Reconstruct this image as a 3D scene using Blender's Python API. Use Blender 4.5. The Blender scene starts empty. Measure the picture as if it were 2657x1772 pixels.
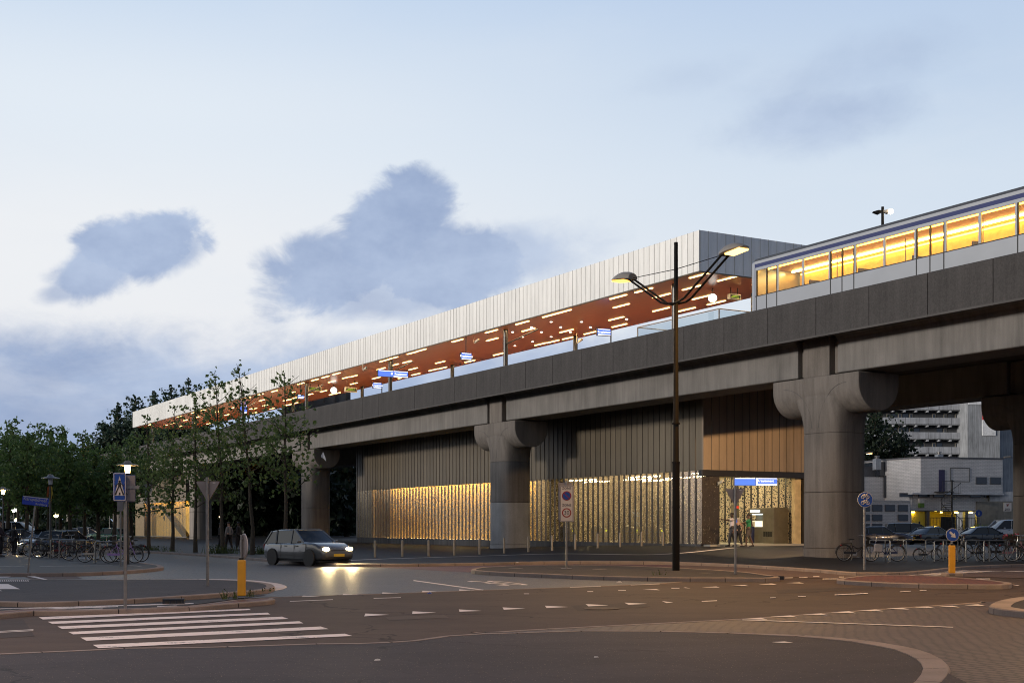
import bpy, bmesh, math, random
from mathutils import Vector, Matrix, Euler
R = random.Random(11)
scn = bpy.context.scene
COL = scn.collection
PI = math.pi
# ---------------------------------------------------------------- camera model
F, VH, UC, H = 3321.0, 1363.0, 1328.5, 1.63      # focal length, horizon row, centre column (photo pixels), eye height
VPX = -572.0
ANG = math.atan((UC - VPX) / F)
CA, SA = math.cos(ANG), math.sin(ANG)
def G(u, v, z=0.0):
    """point of the level z seen at photo pixel u,v"""
    y = (H - z) * F / (v - VH)
    return Vector(((u - UC) * y / F, y, z))
def at(u, v, y):
    return Vector(((u - UC) * y / F, y, H + (VH - v) * y / F))
def P(t, s, z=0.0):
    """station frame: s along the viaduct, t across it"""
    return Vector((t * CA - s * SA, t * SA + s * CA, z))
def ts(p):
    return (p.x * CA + p.y * SA, -p.x * SA + p.y * CA)
def on_plane(u, v, t):
    y = F * t / ((u - VPX) * CA)
    return ((y - t * SA) / CA, H + (VH - v) * y / F)
def on_level(u, v, z):
    y = (z - H) * F / (VH - v)
    return ts(Vector(((u - UC) * y / F, y, z)))
def sstep(a, b, x):
    k = max(0.0, min(1.0, (x - a) / (b - a)))
    return k * k * (3 - 2 * k)
def plaza_z(x, y):
    return 0.12 + 0.36 * sstep(49, 70, y) * sstep(-5, 9, x) * (1 - sstep(76, 96, y))

# ---------------------------------------------------------------- node helpers
class NT:
    def __init__(s, tree):
        s.t = tree; tree.nodes.clear()
    def n(s, typ, **kw):
        nd = s.t.nodes.new(typ)
        for k, v in kw.items():
            setattr(nd, k, v)
        return nd
    def l(s, a, b):
        s.t.links.new(a, b)
    def put(s, sock, v):
        if v is None: return
        if isinstance(v, bpy.types.NodeSocket): s.l(v, sock)
        else: sock.default_value = v
    def m(s, op, a, b=None, c=None, clamp=False):
        nd = s.n('ShaderNodeMath', operation=op, use_clamp=clamp)
        s.put(nd.inputs[0], a); s.put(nd.inputs[1], b); s.put(nd.inputs[2], c)
        return nd.outputs[0]
    def ss(s, x, a, b, lo=0.0, hi=1.0):
        nd = s.n('ShaderNodeMapRange', interpolation_type='SMOOTHSTEP')
        s.put(nd.inputs[0], x); s.put(nd.inputs[1], a); s.put(nd.inputs[2], b); s.put(nd.inputs[3], lo); s.put(nd.inputs[4], hi)
        return nd.outputs[0]
    def mix(s, f, a, b, mode='MIX'):
        nd = s.n('ShaderNodeMix', data_type='RGBA', blend_type=mode)
        s.put(nd.inputs[0], f); s.put(nd.inputs[6], c4(a)); s.put(nd.inputs[7], c4(b))
        return nd.outputs[2]
    def noise(s, vec, scale, detail=4.0, rough=0.55, dist=0.0):
        nd = s.n('ShaderNodeTexNoise')
        s.put(nd.inputs['Vector'], vec); nd.inputs['Scale'].default_value = scale
        nd.inputs['Detail'].default_value = detail; nd.inputs['Roughness'].default_value = rough
        nd.inputs['Distortion'].default_value = dist
        return nd.outputs[0]
    def mapv(s, vec, scale=(1, 1, 1), rot=(0, 0, 0), loc=(0, 0, 0)):
        nd = s.n('ShaderNodeMapping')
        s.l(vec, nd.inputs[0]); nd.inputs[1].default_value = loc; nd.inputs[2].default_value = rot; nd.inputs[3].default_value = scale
        return nd.outputs[0]
def c4(c):
    if isinstance(c, (tuple, list)) and len(c) == 3: return (c[0], c[1], c[2], 1.0)
    return c
def newmat(name):
    m = bpy.data.materials.new(name); m.use_nodes = True
    return m, NT(m.node_tree)
def finish(nt, bsdf):
    o = nt.n('ShaderNodeOutputMaterial'); nt.l(bsdf.outputs[0], o.inputs[0])
def pbsdf(nt, col, rough, metal=0.0, spec=0.5):
    b = nt.n('ShaderNodeBsdfPrincipled')
    nt.put(b.inputs['Base Color'], c4(col)); nt.put(b.inputs['Roughness'], rough); nt.put(b.inputs['Metallic'], metal)
    b.inputs['Specular IOR Level'].default_value = spec
    return b
def bump(nt, b, h, strength=0.3, dist=0.02):
    bp = nt.n('ShaderNodeBump'); bp.inputs['Strength'].default_value = strength; bp.inputs['Distance'].default_value = dist
    nt.l(h, bp.inputs['Height']); nt.l(bp.outputs[0], b.inputs['Normal'])
MATS = {}
def mat(name, col, rough=0.6, metal=0.0, amt=0.18, scale=3.0, fine=0.0, fscale=60.0, streak=0.0, bmp=0.0, spec=0.5, world=False):
    if name in MATS: return MATS[name]
    m, nt = newmat(name)
    tc = nt.n('ShaderNodeTexCoord') if not world else None
    vec = tc.outputs['Object'] if tc else nt.n('ShaderNodeNewGeometry').outputs['Position']
    k = nt.noise(vec, scale, 5.0)
    f = nt.m('MULTIPLY', nt.m('SUBTRACT', k, 0.5), 2 * amt * 2)
    if fine:
        k2 = nt.noise(vec, fscale, 3.0, 0.7)
        f = nt.m('ADD', f, nt.m('MULTIPLY', nt.m('SUBTRACT', k2, 0.5), 4 * fine))
    if streak:
        k3 = nt.noise(nt.mapv(vec, (2.2, 2.2, 0.16)), 1.6, 5.0, 0.65)
        f = nt.m('ADD', f, nt.m('MULTIPLY', nt.m('SUBTRACT', k3, 0.5), 4 * streak))
    f = nt.m('ADD', f, 1.0)
    f = nt.m('MAXIMUM', f, 0.12)
    mx = nt.n('ShaderNodeVectorMath', operation='SCALE'); mx.inputs[0].default_value = col; nt.l(f, mx.inputs['Scale'])
    b = pbsdf(nt, mx.outputs[0], rough, metal, spec)
    if bmp: bump(nt, b, nt.noise(vec, fscale, 4.0, 0.7), bmp, 0.01)
    finish(nt, b); MATS[name] = m
    return m
def emis(name, col, strength):
    if name in MATS: return MATS[name]
    m, nt = newmat(name)
    e = nt.n('ShaderNodeEmission'); e.inputs[0].default_value = c4(col); e.inputs[1].default_value = strength
    finish(nt, e); MATS[name] = m
    return m

# ---------------------------------------------------------------- mesh helper
class MB:
    def __init__(s): s.v = []; s.f = []; s.mi = []; s.cur = 0
    def add(s, vs, fs):
        o = len(s.v); s.v += [tuple(v) for v in vs]
        for f in fs: s.f.append([i + o for i in f]); s.mi.append(s.cur)
        return s
    def box(s, cx, cy, cz, sx, sy, sz, rz=0.0, rx=0.0, ry=0.0):
        M = Matrix.Translation((cx, cy, cz)) @ Euler((rx, ry, rz)).to_matrix().to_4x4()
        vs = [M @ Vector((x * sx / 2, y * sy / 2, z * sz / 2)) for z in (-1, 1) for y in (-1, 1) for x in (-1, 1)]
        return s.add(vs, [(0, 2, 3, 1), (4, 5, 7, 6), (0, 1, 5, 4), (2, 6, 7, 3), (0, 4, 6, 2), (1, 3, 7, 5)])
    def bb(s, x0, x1, y0, y1, z0, z1):
        return s.box((x0 + x1) / 2, (y0 + y1) / 2, (z0 + z1) / 2, x1 - x0, y1 - y0, z1 - z0)
    def tube(s, pts, r, n=8, cap=True):
        pts = [Vector(p) for p in pts]; k = len(pts)
        rs = r if isinstance(r, (list, tuple)) else [r] * k
        vs = []; up = None
        for i, p in enumerate(pts):
            d = (pts[min(i + 1, k - 1)] - pts[max(i - 1, 0)]).normalized()
            a = Vector((0, 0, 1)) if abs(d.z) < 0.95 else Vector((1, 0, 0))
            if up is None: x = d.cross(a).normalized()
            else:
                x = (up - d * up.dot(d))
                x = x.normalized() if x.length > 1e-6 else d.cross(a).normalized()
            up = x; y = d.cross(x)
            for j in range(n):
                an = 2 * PI * j / n
                vs.append(p + (x * math.cos(an) + y * math.sin(an)) * rs[i])
        fs = [(i * n + j, i * n + (j + 1) % n, (i + 1) * n + (j + 1) % n, (i + 1) * n + j) for i in range(k - 1) for j in range(n)]
        if cap: fs += [tuple(range(n))[::-1], tuple((k - 1) * n + j for j in range(n))]
        return s.add(vs, fs)
    def lathe(s, prof, n=16, c=(0, 0, 0), axis='z'):
        vs = []
        for r, h in prof:
            for j in range(n):
                a = 2 * PI * j / n
                p = (r * math.cos(a), r * math.sin(a), h)
                if axis == 'y': p = (p[0], p[2], p[1])
                elif axis == 'x': p = (p[2], p[0], p[1])
                vs.append((p[0] + c[0], p[1] + c[1], p[2] + c[2]))
        k = len(prof)
        fs = [(i * n + j, i * n + (j + 1) % n, (i + 1) * n + (j + 1) % n, (i + 1) * n + j) for i in range(k - 1) for j in range(n)]
        fs += [tuple(range(n))[::-1], tuple((k - 1) * n + j for j in range(n))]
        return s.add(vs, fs)
    def torus(s, c, Rr, r, axis='y', n=24, k=6):
        vs = []
        for i in range(n):
            a = 2 * PI * i / n
            for j in range(k):
                b = 2 * PI * j / k
                q = Rr + r * math.cos(b); h = r * math.sin(b)
                p = (q * math.cos(a), h, q * math.sin(a)) if axis == 'y' else (q * math.cos(a), q * math.sin(a), h)
                vs.append((p[0] + c[0], p[1] + c[1], p[2] + c[2]))
        return s.add(vs, [(i * k + j, i * k + (j + 1) % k, ((i + 1) % n) * k + (j + 1) % k, ((i + 1) % n) * k + j) for i in range(n) for j in range(k)])
    def ball(s, c, rx, ry=None, rz=None, n=12, k=8):
        ry = rx if ry is None else ry; rz = rx if rz is None else rz
        vs = [(c[0], c[1], c[2] - rz)]
        for i in range(1, k):
            th = -PI / 2 + PI * i / k
            for j in range(n):
                a = 2 * PI * j / n
                vs.append((c[0] + rx * math.cos(th) * math.cos(a), c[1] + ry * math.cos(th) * math.sin(a), c[2] + rz * math.sin(th)))
        vs.append((c[0], c[1], c[2] + rz)); L = len(vs) - 1
        fs = [(0, 1 + (j + 1) % n, 1 + j) for j in range(n)]
        for i in range(k - 2):
            fs += [(1 + i * n + j, 1 + i * n + (j + 1) % n, 1 + (i + 1) * n + (j + 1) % n, 1 + (i + 1) * n + j) for j in range(n)]
        fs += [(1 + (k - 2) * n + j, 1 + (k - 2) * n + (j + 1) % n, L) for j in range(n)]
        return s.add(vs, fs)
    def loft(s, rings, cap=True):
        n = len(rings[0]); vs = [p for r in rings for p in r]
        fs = [(i * n + j, i * n + (j + 1) % n, (i + 1) * n + (j + 1) % n, (i + 1) * n + j) for i in range(len(rings) - 1) for j in range(n)]
        if cap: fs += [tuple(range(n))[::-1], tuple((len(rings) - 1) * n + j for j in range(n))]
        return s.add(vs, fs)
    def prism(s, poly, a0, a1, axis='z'):
        def mk(p, h):
            return {'z': (p[0], p[1], h), 'y': (p[0], h, p[1]), 'x': (h, p[0], p[1])}[axis]
        n = len(poly)
        vs = [mk(p, a0) for p in poly] + [mk(p, a1) for p in poly]
        fs = [tuple(range(n))[::-1], tuple(range(n, 2 * n))] + [(i, (i + 1) % n, n + (i + 1) % n, n + i) for i in range(n)]
        return s.add(vs, fs)
    def quad(s, a, b, c, d): return s.add([a, b, c, d], [(0, 1, 2, 3)])
    def build(s, name, m, parent=None, smooth=False, fix=True, bevel=0.0):
        me = bpy.data.meshes.new(name); me.from_pydata(s.v, [], s.f)
        ms = m if isinstance(m, (list, tuple)) else [m]
        for x in ms: me.materials.append(x)
        if len(ms) > 1: me.polygons.foreach_set('material_index', s.mi)
        if fix:
            bm = bmesh.new(); bm.from_mesh(me); bmesh.ops.recalc_face_normals(bm, faces=bm.faces)
            bm.to_mesh(me); bm.free()
        if smooth:
            me.polygons.foreach_set('use_smooth', [True] * len(me.polygons))
            try: me.set_sharp_from_angle(angle=math.radians(46))
            except Exception: pass
        o = bpy.data.objects.new(name, me); COL.objects.link(o)
        if parent: o.parent = parent
        if bevel:
            b = o.modifiers.new('bevel', 'BEVEL'); b.width = bevel; b.segments = 2; b.limit_method = 'ANGLE'
        return o
def tag(o, label=None, cat=None, group=None, kind=None):
    if label: o['label'] = label
    if cat: o['category'] = cat
    if group: o['group'] = group
    if kind: o['kind'] = kind
    return o
def thing(name, label, cat, loc=(0, 0, 0), rz=0.0, group=None):
    o = bpy.data.objects.new(name, None); COL.objects.link(o); o.empty_display_size = 0.2
    o.location = loc; o.rotation_euler = (0, 0, rz)
    return tag(o, label, cat, group)
def kids(o): return [c for c in bpy.data.objects if c.parent == o]
def dup(root, label, loc=None, rz=None, parent=None, recolor=None, scale=None):
    r = root.copy(); COL.objects.link(r)
    if parent: r.parent = parent
    if loc is not None: r.location = loc
    if rz is not None: r.rotation_euler = (0, 0, rz)
    if scale: r.scale = scale
    if label: r['label'] = label
    base = root.name.split('.')[0]
    for c in list(root.children):
        d = dup(c, None, parent=r, recolor=recolor)
    if recolor and base in recolor and r.type == 'MESH':
        r.material_slots[0].link = 'OBJECT'; r.material_slots[0].material = recolor[base]
    return r
def text(name, body, size, m, parent, loc, rot, align='CENTER', ext=0.004):
    cu = bpy.data.curves.new(name, 'FONT'); cu.body = body; cu.size = size; cu.align_x = align; cu.align_y = 'CENTER'; cu.extrude = ext
    cu.resolution_u = 3
    tmp = bpy.data.objects.new(name, cu); COL.objects.link(tmp)
    bpy.context.view_layer.update()
    me = bpy.data.meshes.new_from_object(tmp.evaluated_get(bpy.context.evaluated_depsgraph_get()))
    bpy.data.objects.remove(tmp); me.materials.clear(); me.materials.append(m)
    o = bpy.data.objects.new(name, me); COL.objects.link(o); o.parent = parent; o.location = loc; o.rotation_euler = rot
    return o
def lamp(name, kind, loc, energy, col, parent=None, **kw):
    d = bpy.data.lights.new(name, kind); d.energy = energy; d.color = col
    for k, v in kw.items(): setattr(d, k, v)
    o = bpy.data.objects.new(name, d); COL.objects.link(o); o.location = loc
    if parent: o.parent = parent
    return o
ORD = ['first', 'second', 'third', 'fourth', 'fifth', 'sixth', 'seventh', 'eighth', 'ninth', 'tenth', 'eleventh', 'twelfth', 'thirteenth', 'fourteenth', 'fifteenth', 'sixteenth']

# ---------------------------------------------------------------- camera
cam = bpy.data.cameras.new('camera'); co = bpy.data.objects.new('camera', cam); COL.objects.link(co)
co.location = (0, 0, H); co.rotation_euler = (PI / 2, 0, 0)
cam.sensor_width = 36; cam.lens = 36 * F / 2657; cam.shift_y = (VH - 886) / 2657; cam.clip_end = 5000
scn.camera = co
scn.view_settings.view_transform = 'Standard'; scn.view_settings.look = 'None'; scn.view_settings.exposure = 0; scn.view_settings.gamma = 1
scn.render.engine = 'CYCLES'
cy = scn.cycles
cy.use_denoising = True; cy.denoising_prefilter = 'NONE'; cy.pixel_filter_type = 'BLACKMAN_HARRIS'; cy.filter_width = 1.05; cy.max_bounces = 6; cy.transparent_max_bounces = 24; cy.sample_clamp_indirect = 4.0; cy.use_light_tree = True
cy.caustics_reflective = False; cy.caustics_refractive = False
# ---------------------------------------------------------------- sky
w = bpy.data.worlds.new('World'); scn.world = w; w.use_nodes = True
nt = NT(w.node_tree)
tc = nt.n('ShaderNodeTexCoord'); sep = nt.n('ShaderNodeSeparateXYZ'); nt.l(tc.outputs['Generated'], sep.inputs[0])
dx, dy, dz = sep.outputs
az = nt.m('ARCTAN2', dx, dy)
el = nt.m('ARCSINE', dz)
cmb = nt.n('ShaderNodeCombineXYZ'); nt.l(az, cmb.inputs[0]); nt.l(el, cmb.inputs[1])
V = cmb.outputs[0]
def ramp(x, stops):
    r = nt.n('ShaderNodeValToRGB'); r.color_ramp.interpolation = 'B_SPLINE' if False else 'EASE'
    e = r.color_ramp.elements
    e[0].position = stops[0][0]; e[0].color = c4(stops[0][1]); e[1].position = stops[-1][0]; e[1].color = c4(stops[-1][1])
    for p, c in stops[1:-1]:
        k = e.new(p); k.color = c4(c)
    nt.l(x, r.inputs[0]); return r.outputs[0]
eln = nt.m('MULTIPLY', el, 2 / PI)      # 0..1, 22 deg = .245
left = ramp(eln, [(0.0, (.50, .58, .74)), (.06, (.83, .84, .87)), (.13, (.85, .87, .90)), (.19, (.76, .83, .91)), (.27, (.55, .68, .86)), (.42, (.20, .31, .52)), (.65, (.09, .15, .29)), (1.0, (.06, .10, .21))])
right = ramp(eln, [(0.0, (.50, .58, .72)), (.10, (.70, .78, .87)), (.16, (.64, .74, .86)), (.21, (.53, .65, .82)), (.27, (.46, .59, .81)), (.42, (.17, .27, .48)), (.65, (.08, .14, .27)), (1.0, (.05, .09, .20))])
base = nt.mix(nt.ss(az, -.30, .42), left, right)
# veils of thin cloud
veil = nt.noise(nt.mapv(V, (2.0, 6.0, 1)), 2.2, 6.0, 0.55, 0.4)
base = nt.mix(nt.m('MULTIPLY', nt.ss(veil, .45, .75), .22), base, (.74, .80, .88))
n1 = nt.noise(nt.mapv(V, (1.0, 1.4, 1)), 19.0, 11.0, 0.60, 0.35)
n2 = nt.noise(nt.mapv(V, (1.0, 1.3, 1), loc=(3, 1, 0)), 7.0, 5.0, 0.55)
nn = nt.m('ADD', nt.m('MULTIPLY', nt.m('SUBTRACT', n1, .5), 1.9), nt.m('MULTIPLY', nt.m('SUBTRACT', n2, .5), 1.0))
def blob(u, v, hw, hh, rot=0.0, soft=0.5, gain=1.0):
    a = math.atan((u - UC) / F); e = math.atan((VH - v) / F * math.cos(a))
    A, E = hw / F * math.cos(a), hh / F
    x = nt.m('SUBTRACT', az, a); y = nt.m('SUBTRACT', el, e)
    c, s_ = math.cos(rot), math.sin(rot)
    xr = nt.m('DIVIDE', nt.m('ADD', nt.m('MULTIPLY', x, c), nt.m('MULTIPLY', y, s_)), A)
    yr = nt.m('DIVIDE', nt.m('SUBTRACT', nt.m('MULTIPLY', y, c), nt.m('MULTIPLY', x, s_)), E)
    d = nt.m('SQRT', nt.m('ADD', nt.m('MULTIPLY', xr, xr), nt.m('MULTIPLY', yr, yr)))
    d = nt.m('ADD', d, nt.m('MULTIPLY', nn, .8))
    return nt.m('MULTIPLY', nt.ss(d, 1.0 + soft * .5, 1.0 - soft), gain)
masks = [blob(360, 635, 165, 88, .2, .26, .97), blob(245, 705, 135, 72, .5, .34, .92), blob(170, 755, 80, 32, .3, .5, .7), blob(465, 650, 75, 50, .6, .5, .8),
         blob(1020, 580, 190, 120, .35, .26, .97), blob(890, 690, 215, 110, .40, .34, .94), blob(1120, 670, 250, 125, -.1, .34, .94), blob(1340, 655, 220, 75, .08, .7, .75), blob(1010, 770, 240, 65, .1, .6, .75), blob(1200, 840, 260, 50, .2, .8, .4), blob(800, 745, 100, 50, .2, .5, .7),
         blob(2130, 310, 250, 70, .12, .8, .60), blob(2260, 165, 300, 70, .2, .9, .35), blob(1780, 200, 180, 40, .15, .9, .18)]
cl = masks[0]
for k in masks[1:]: cl = nt.m('MAXIMUM', cl, k)
# low bank along the horizon, higher on the left
bank = nt.ss(nt.m('ADD', el, nt.m('MULTIPLY', nn, .030)), .160, .116, 0.0, .98)
bank2 = nt.m('MULTIPLY', nt.ss(nt.noise(nt.mapv(V, (1, 2.6, 1)), 6.0, 7.0, .6, .5), .42, .68), nt.ss(el, .03, .13, 0, .28))
bank = nt.m('SUBTRACT', bank, nt.m('MULTIPLY', bank2, nt.ss(el, .16, .12)), clamp=True)
cl = nt.m('MAXIMUM', cl, bank)
shade = nt.noise(nt.mapv(V, (1, 1.6, 1), loc=(7, 0, 0)), 7.0, 6.0, .6)
ccol = nt.mix(nt.ss(shade, .3, .7), (.29, .38, .58), (.47, .57, .76))
sky = nt.mix(cl, base, ccol)
bk_ = nt.n('ShaderNodeVectorMath', operation='SCALE'); nt.l(sky, bk_.inputs[0]); nt.l(nt.ss(dy, -.25, .62, .48, 1.0), bk_.inputs['Scale']); sky = bk_.outputs[0]
# afterglow behind the camera's left shoulder, outside the picture
gx = nt.m('ADD', az, 1.95); gd = nt.m('ADD', nt.m('MULTIPLY', gx, gx), nt.m('MULTIPLY', nt.m('MULTIPLY', el, el), 4.0))
glow = nt.m('EXPONENT', nt.m('MULTIPLY', gd, -2.2))
mx = nt.n('ShaderNodeVectorMath', operation='SCALE'); mx.inputs[0].default_value = (1.25, 1.12, .95); nt.l(glow, mx.inputs['Scale'])
ad = nt.n('ShaderNodeVectorMath', operation='ADD'); nt.l(sky, ad.inputs[0]); nt.l(mx.outputs[0], ad.inputs[1])
fin = nt.mix(nt.ss(el, -.02, .0), (.06, .06, .065), ad.outputs[0])
bg = nt.n('ShaderNodeBackground'); nt.l(fin, bg.inputs[0]); bg.inputs[1].default_value = 1.0
wo = nt.n('ShaderNodeOutputWorld'); nt.l(bg.outputs[0], wo.inputs[0])
try: w.cycles.sampling_method = 'MANUAL'; w.cycles.sample_map_resolution = 512
except Exception: pass
# the last soft light of the sunset, from the left behind the camera
sun = lamp('sun', 'SUN', (-60, -40, 30), 3.3, (1.0, .93, .85)); sun.data.angle = math.radians(10)
sun.rotation_euler = Vector((.88, .46, -.13)).to_track_quat('-Z', 'Y').to_euler()
# ---------------------------------------------------------------- ground materials
def asphalt(name, col, speck=0.0, speckcol=(.30, .22, .16), rough=0.75, big=0.16, tiles=None):
    m, nt = newmat(name)
    pos = nt.n('ShaderNodeNewGeometry').outputs['Position']
    big_ = nt.noise(pos, .35, 5.0, .6); mid = nt.noise(pos, 3.5, 5.0, .65); fine = nt.noise(pos, 55.0, 3.0, .8)
    tr = nt.noise(nt.mapv(pos, (.10, 1.6, 1), (0, 0, -.55)), 1.0, 4.0, .6)      # wheel tracks along the road
    f = nt.m('ADD', 1.0, nt.m('MULTIPLY', nt.m('SUBTRACT', big_, .5), big * 4))
    f = nt.m('ADD', f, nt.m('MULTIPLY', nt.m('SUBTRACT', mid, .5), .40))
    f = nt.m('ADD', f, nt.m('MULTIPLY', nt.m('SUBTRACT', fine, .5), 1.0))
    f = nt.m('ADD', f, nt.m('MULTIPLY', nt.m('SUBTRACT', tr, .5), .5))
    if tiles:
        bk = nt.n('ShaderNodeTexBrick'); nt.l(nt.mapv(pos, (1, 1, 1), (0, 0, -.57)), bk.inputs['Vector'])
        bk.offset = 0.5; bk.inputs['Scale'].default_value = 1.0; bk.inputs['Brick Width'].default_value = tiles; bk.inputs['Row Height'].default_value = tiles
        bk.inputs['Mortar Size'].default_value = .006; bk.inputs['Color1'].default_value = (1, 1, 1, 1); bk.inputs['Color2'].default_value = (.86, .86, .86, 1); bk.inputs['Mortar'].default_value = (.62, .55, .5, 1)
        f = nt.m('MULTIPLY', f, bk.outputs[0])
    nzc = nt.n('ShaderNodeTexNoise'); nt.l(pos, nzc.inputs['Vector']); nzc.inputs['Scale'].default_value = .8; nzc.inputs['Detail'].default_value = 6
    adc = nt.n('ShaderNodeVectorMath', operation='MULTIPLY_ADD'); nt.l(nzc.outputs['Color'], adc.inputs[0]); adc.inputs[1].default_value = (2.2, 2.2, 0); nt.l(pos, adc.inputs[2])
    vc = nt.n('ShaderNodeTexVoronoi', feature='DISTANCE_TO_EDGE'); nt.l(adc.outputs[0], vc.inputs['Vector']); vc.inputs['Scale'].default_value = .16
    crack = nt.m('MULTIPLY', nt.m('LESS_THAN', vc.outputs['Distance'], .0035), nt.ss(nt.noise(pos, .2, 2.0), .45, .55))
    f = nt.m('MULTIPLY', f, nt.m('SUBTRACT', 1.0, nt.m('MULTIPLY', crack, .6)))
    stain = nt.ss(nt.noise(nt.mapv(pos, (1, 1, 1), loc=(9, 3, 0)), 1.3, 6.0, .7), .60, .72, 0, .35)
    f = nt.m('MULTIPLY', f, nt.m('SUBTRACT', 1.0, stain))
    f = nt.m('MAXIMUM', f, .15)
    sc = nt.n('ShaderNodeVectorMath', operation='SCALE'); sc.inputs[0].default_value = col; nt.l(f, sc.inputs['Scale'])
    c = sc.outputs[0]
    if speck:
        vo = nt.n('ShaderNodeTexVoronoi'); nt.l(pos, vo.inputs['Vector']); vo.inputs['Scale'].default_value = 26.0
        k = nt.m('MULTIPLY', nt.m('LESS_THAN', vo.outputs['Distance'], .17), nt.m('LESS_THAN', nt.noise(nt.mapv(pos, loc=(5, 5, 0)), 19.0, 1.0), speck))
        c = nt.mix(k, c, speckcol)
    b = pbsdf(nt, c, rough, 0, .18); bump(nt, b, fine, .35, .008); finish(nt, b); return m
def bricks(name, c1, c2, mortar, rot=-.55, bw=.24, bh=.12, ms=.012, rough=.6, wig=.05, bmp=.5):
    m, nt = newmat(name)
    pos = nt.n('ShaderNodeNewGeometry').outputs['Position']
    nz = nt.n('ShaderNodeTexNoise'); nt.l(pos, nz.inputs['Vector']); nz.inputs['Scale'].default_value = .35
    off = nt.n('ShaderNodeVectorMath', operation='SCALE'); nt.l(nz.outputs['Color'], off.inputs[0]); off.inputs['Scale'].default_value = wig * 10
    ad = nt.n('ShaderNodeVectorMath', operation='ADD'); nt.l(pos, ad.inputs[0]); nt.l(off.outputs[0], ad.inputs[1])
    bk = nt.n('ShaderNodeTexBrick'); nt.l(nt.mapv(ad.outputs[0], (1, 1, 1), (0, 0, rot)), bk.inputs['Vector'])
    bk.inputs['Scale'].default_value = 1; bk.inputs['Brick Width'].default_value = bw; bk.inputs['Row Height'].default_value = bh
    bk.inputs['Mortar Size'].default_value = ms; bk.inputs['Mortar Smooth'].default_value = .3
    bk.inputs['Color1'].default_value = c4(c1); bk.inputs['Color2'].default_value = c4(c2); bk.inputs['Mortar'].default_value = c4(mortar)
    f = nt.m('ADD', .72, nt.m('MULTIPLY', nt.noise(pos, .5, 6.0, .65), .56))
    f = nt.m('ADD', f, nt.m('MULTIPLY', nt.m('SUBTRACT', nt.noise(pos, 40, 3.0, .7), .5), .5))
    sc = nt.n('ShaderNodeVectorMath', operation='SCALE'); nt.l(bk.outputs[0], sc.inputs[0]); nt.l(f, sc.inputs['Scale'])
    b = pbsdf(nt, sc.outputs[0], rough, 0, .45)
    h = nt.m('SUBTRACT', 1.0, bk.outputs['Fac']); bump(nt, b, h, bmp, .012); finish(nt, b); return m
def paint(name, col=(.80, .73, .70), wear=.36, under=(.06, .05, .048)):
    m, nt = newmat(name)
    pos = nt.n('ShaderNodeNewGeometry').outputs['Position']
    k = nt.m('ADD', nt.m('MULTIPLY', nt.noise(nt.mapv(pos, (.7, 2.4, 1), (0, 0, -.57)), 2.0, 7.0, .7), .7), nt.m('MULTIPLY', nt.noise(pos, 30, 3, .7), .3))
    wv = nt.ss(k, wear, wear + .05)
    c = nt.mix(wv, under, nt.mix(nt.noise(pos, 9, 4), (col[0] * .8, col[1] * .8, col[2] * .8), col))
    b = pbsdf(nt, c, .6, 0, .4); finish(nt, b); return m
M_ASPH = asphalt('road asphalt', (.078, .057, .047), big=.20)
M_DARKASPH = asphalt('side asphalt', (.050, .049, .052))
M_WALK = asphalt('dark pavement', (.050, .042, .046), speck=.44, tiles=1.2, rough=.7)
M_PLAZA = asphalt('plaza paving', (.027, .027, .030), tiles=.30, rough=.6)
M_ISLE = asphalt('island paving', (.050, .046, .047), speck=.36, tiles=.3)
M_BRICK = bricks('brown clinkers', (.098, .070, .060), (.075, .054, .047), (.010, .008, .008), ms=.018)
M_GREYBRICK = bricks('grey clinkers', (.085, .078, .080), (.060, .056, .060), (.012, .012, .014), ms=.016, rot=.35, rough=.5, wig=.08)
M_REDBRICK = bricks('red clinkers', (.135, .060, .056), (.105, .048, .046), (.03, .02, .02), rot=.2)
M_ISLERED = bricks('red island clinkers', (.16, .055, .036), (.12, .042, .03), (.03, .02, .018), rot=-.5)
M_PINK = asphalt('cycle path', (.115, .085, .078), big=.10)
M_KERB = mat('kerb stone', (.25, .20, .175), .8, amt=.22, scale=1.3, fine=.14, fscale=40, world=True)
M_JOINT = mat('kerb joint', (.03, .026, .024), .9)
M_PAINT = paint('road paint', wear=.27); M_WORN = paint('worn road paint', wear=.44)
M_WHITEKERB = mat('white kerb band', (.62, .57, .57), .8, amt=.2, scale=2, fine=.1, fscale=30, world=True)
M_GRASS = mat('grass ground', (.035, .05, .02), .9, amt=.4, scale=.6, fine=.3, fscale=20, world=True)

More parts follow.
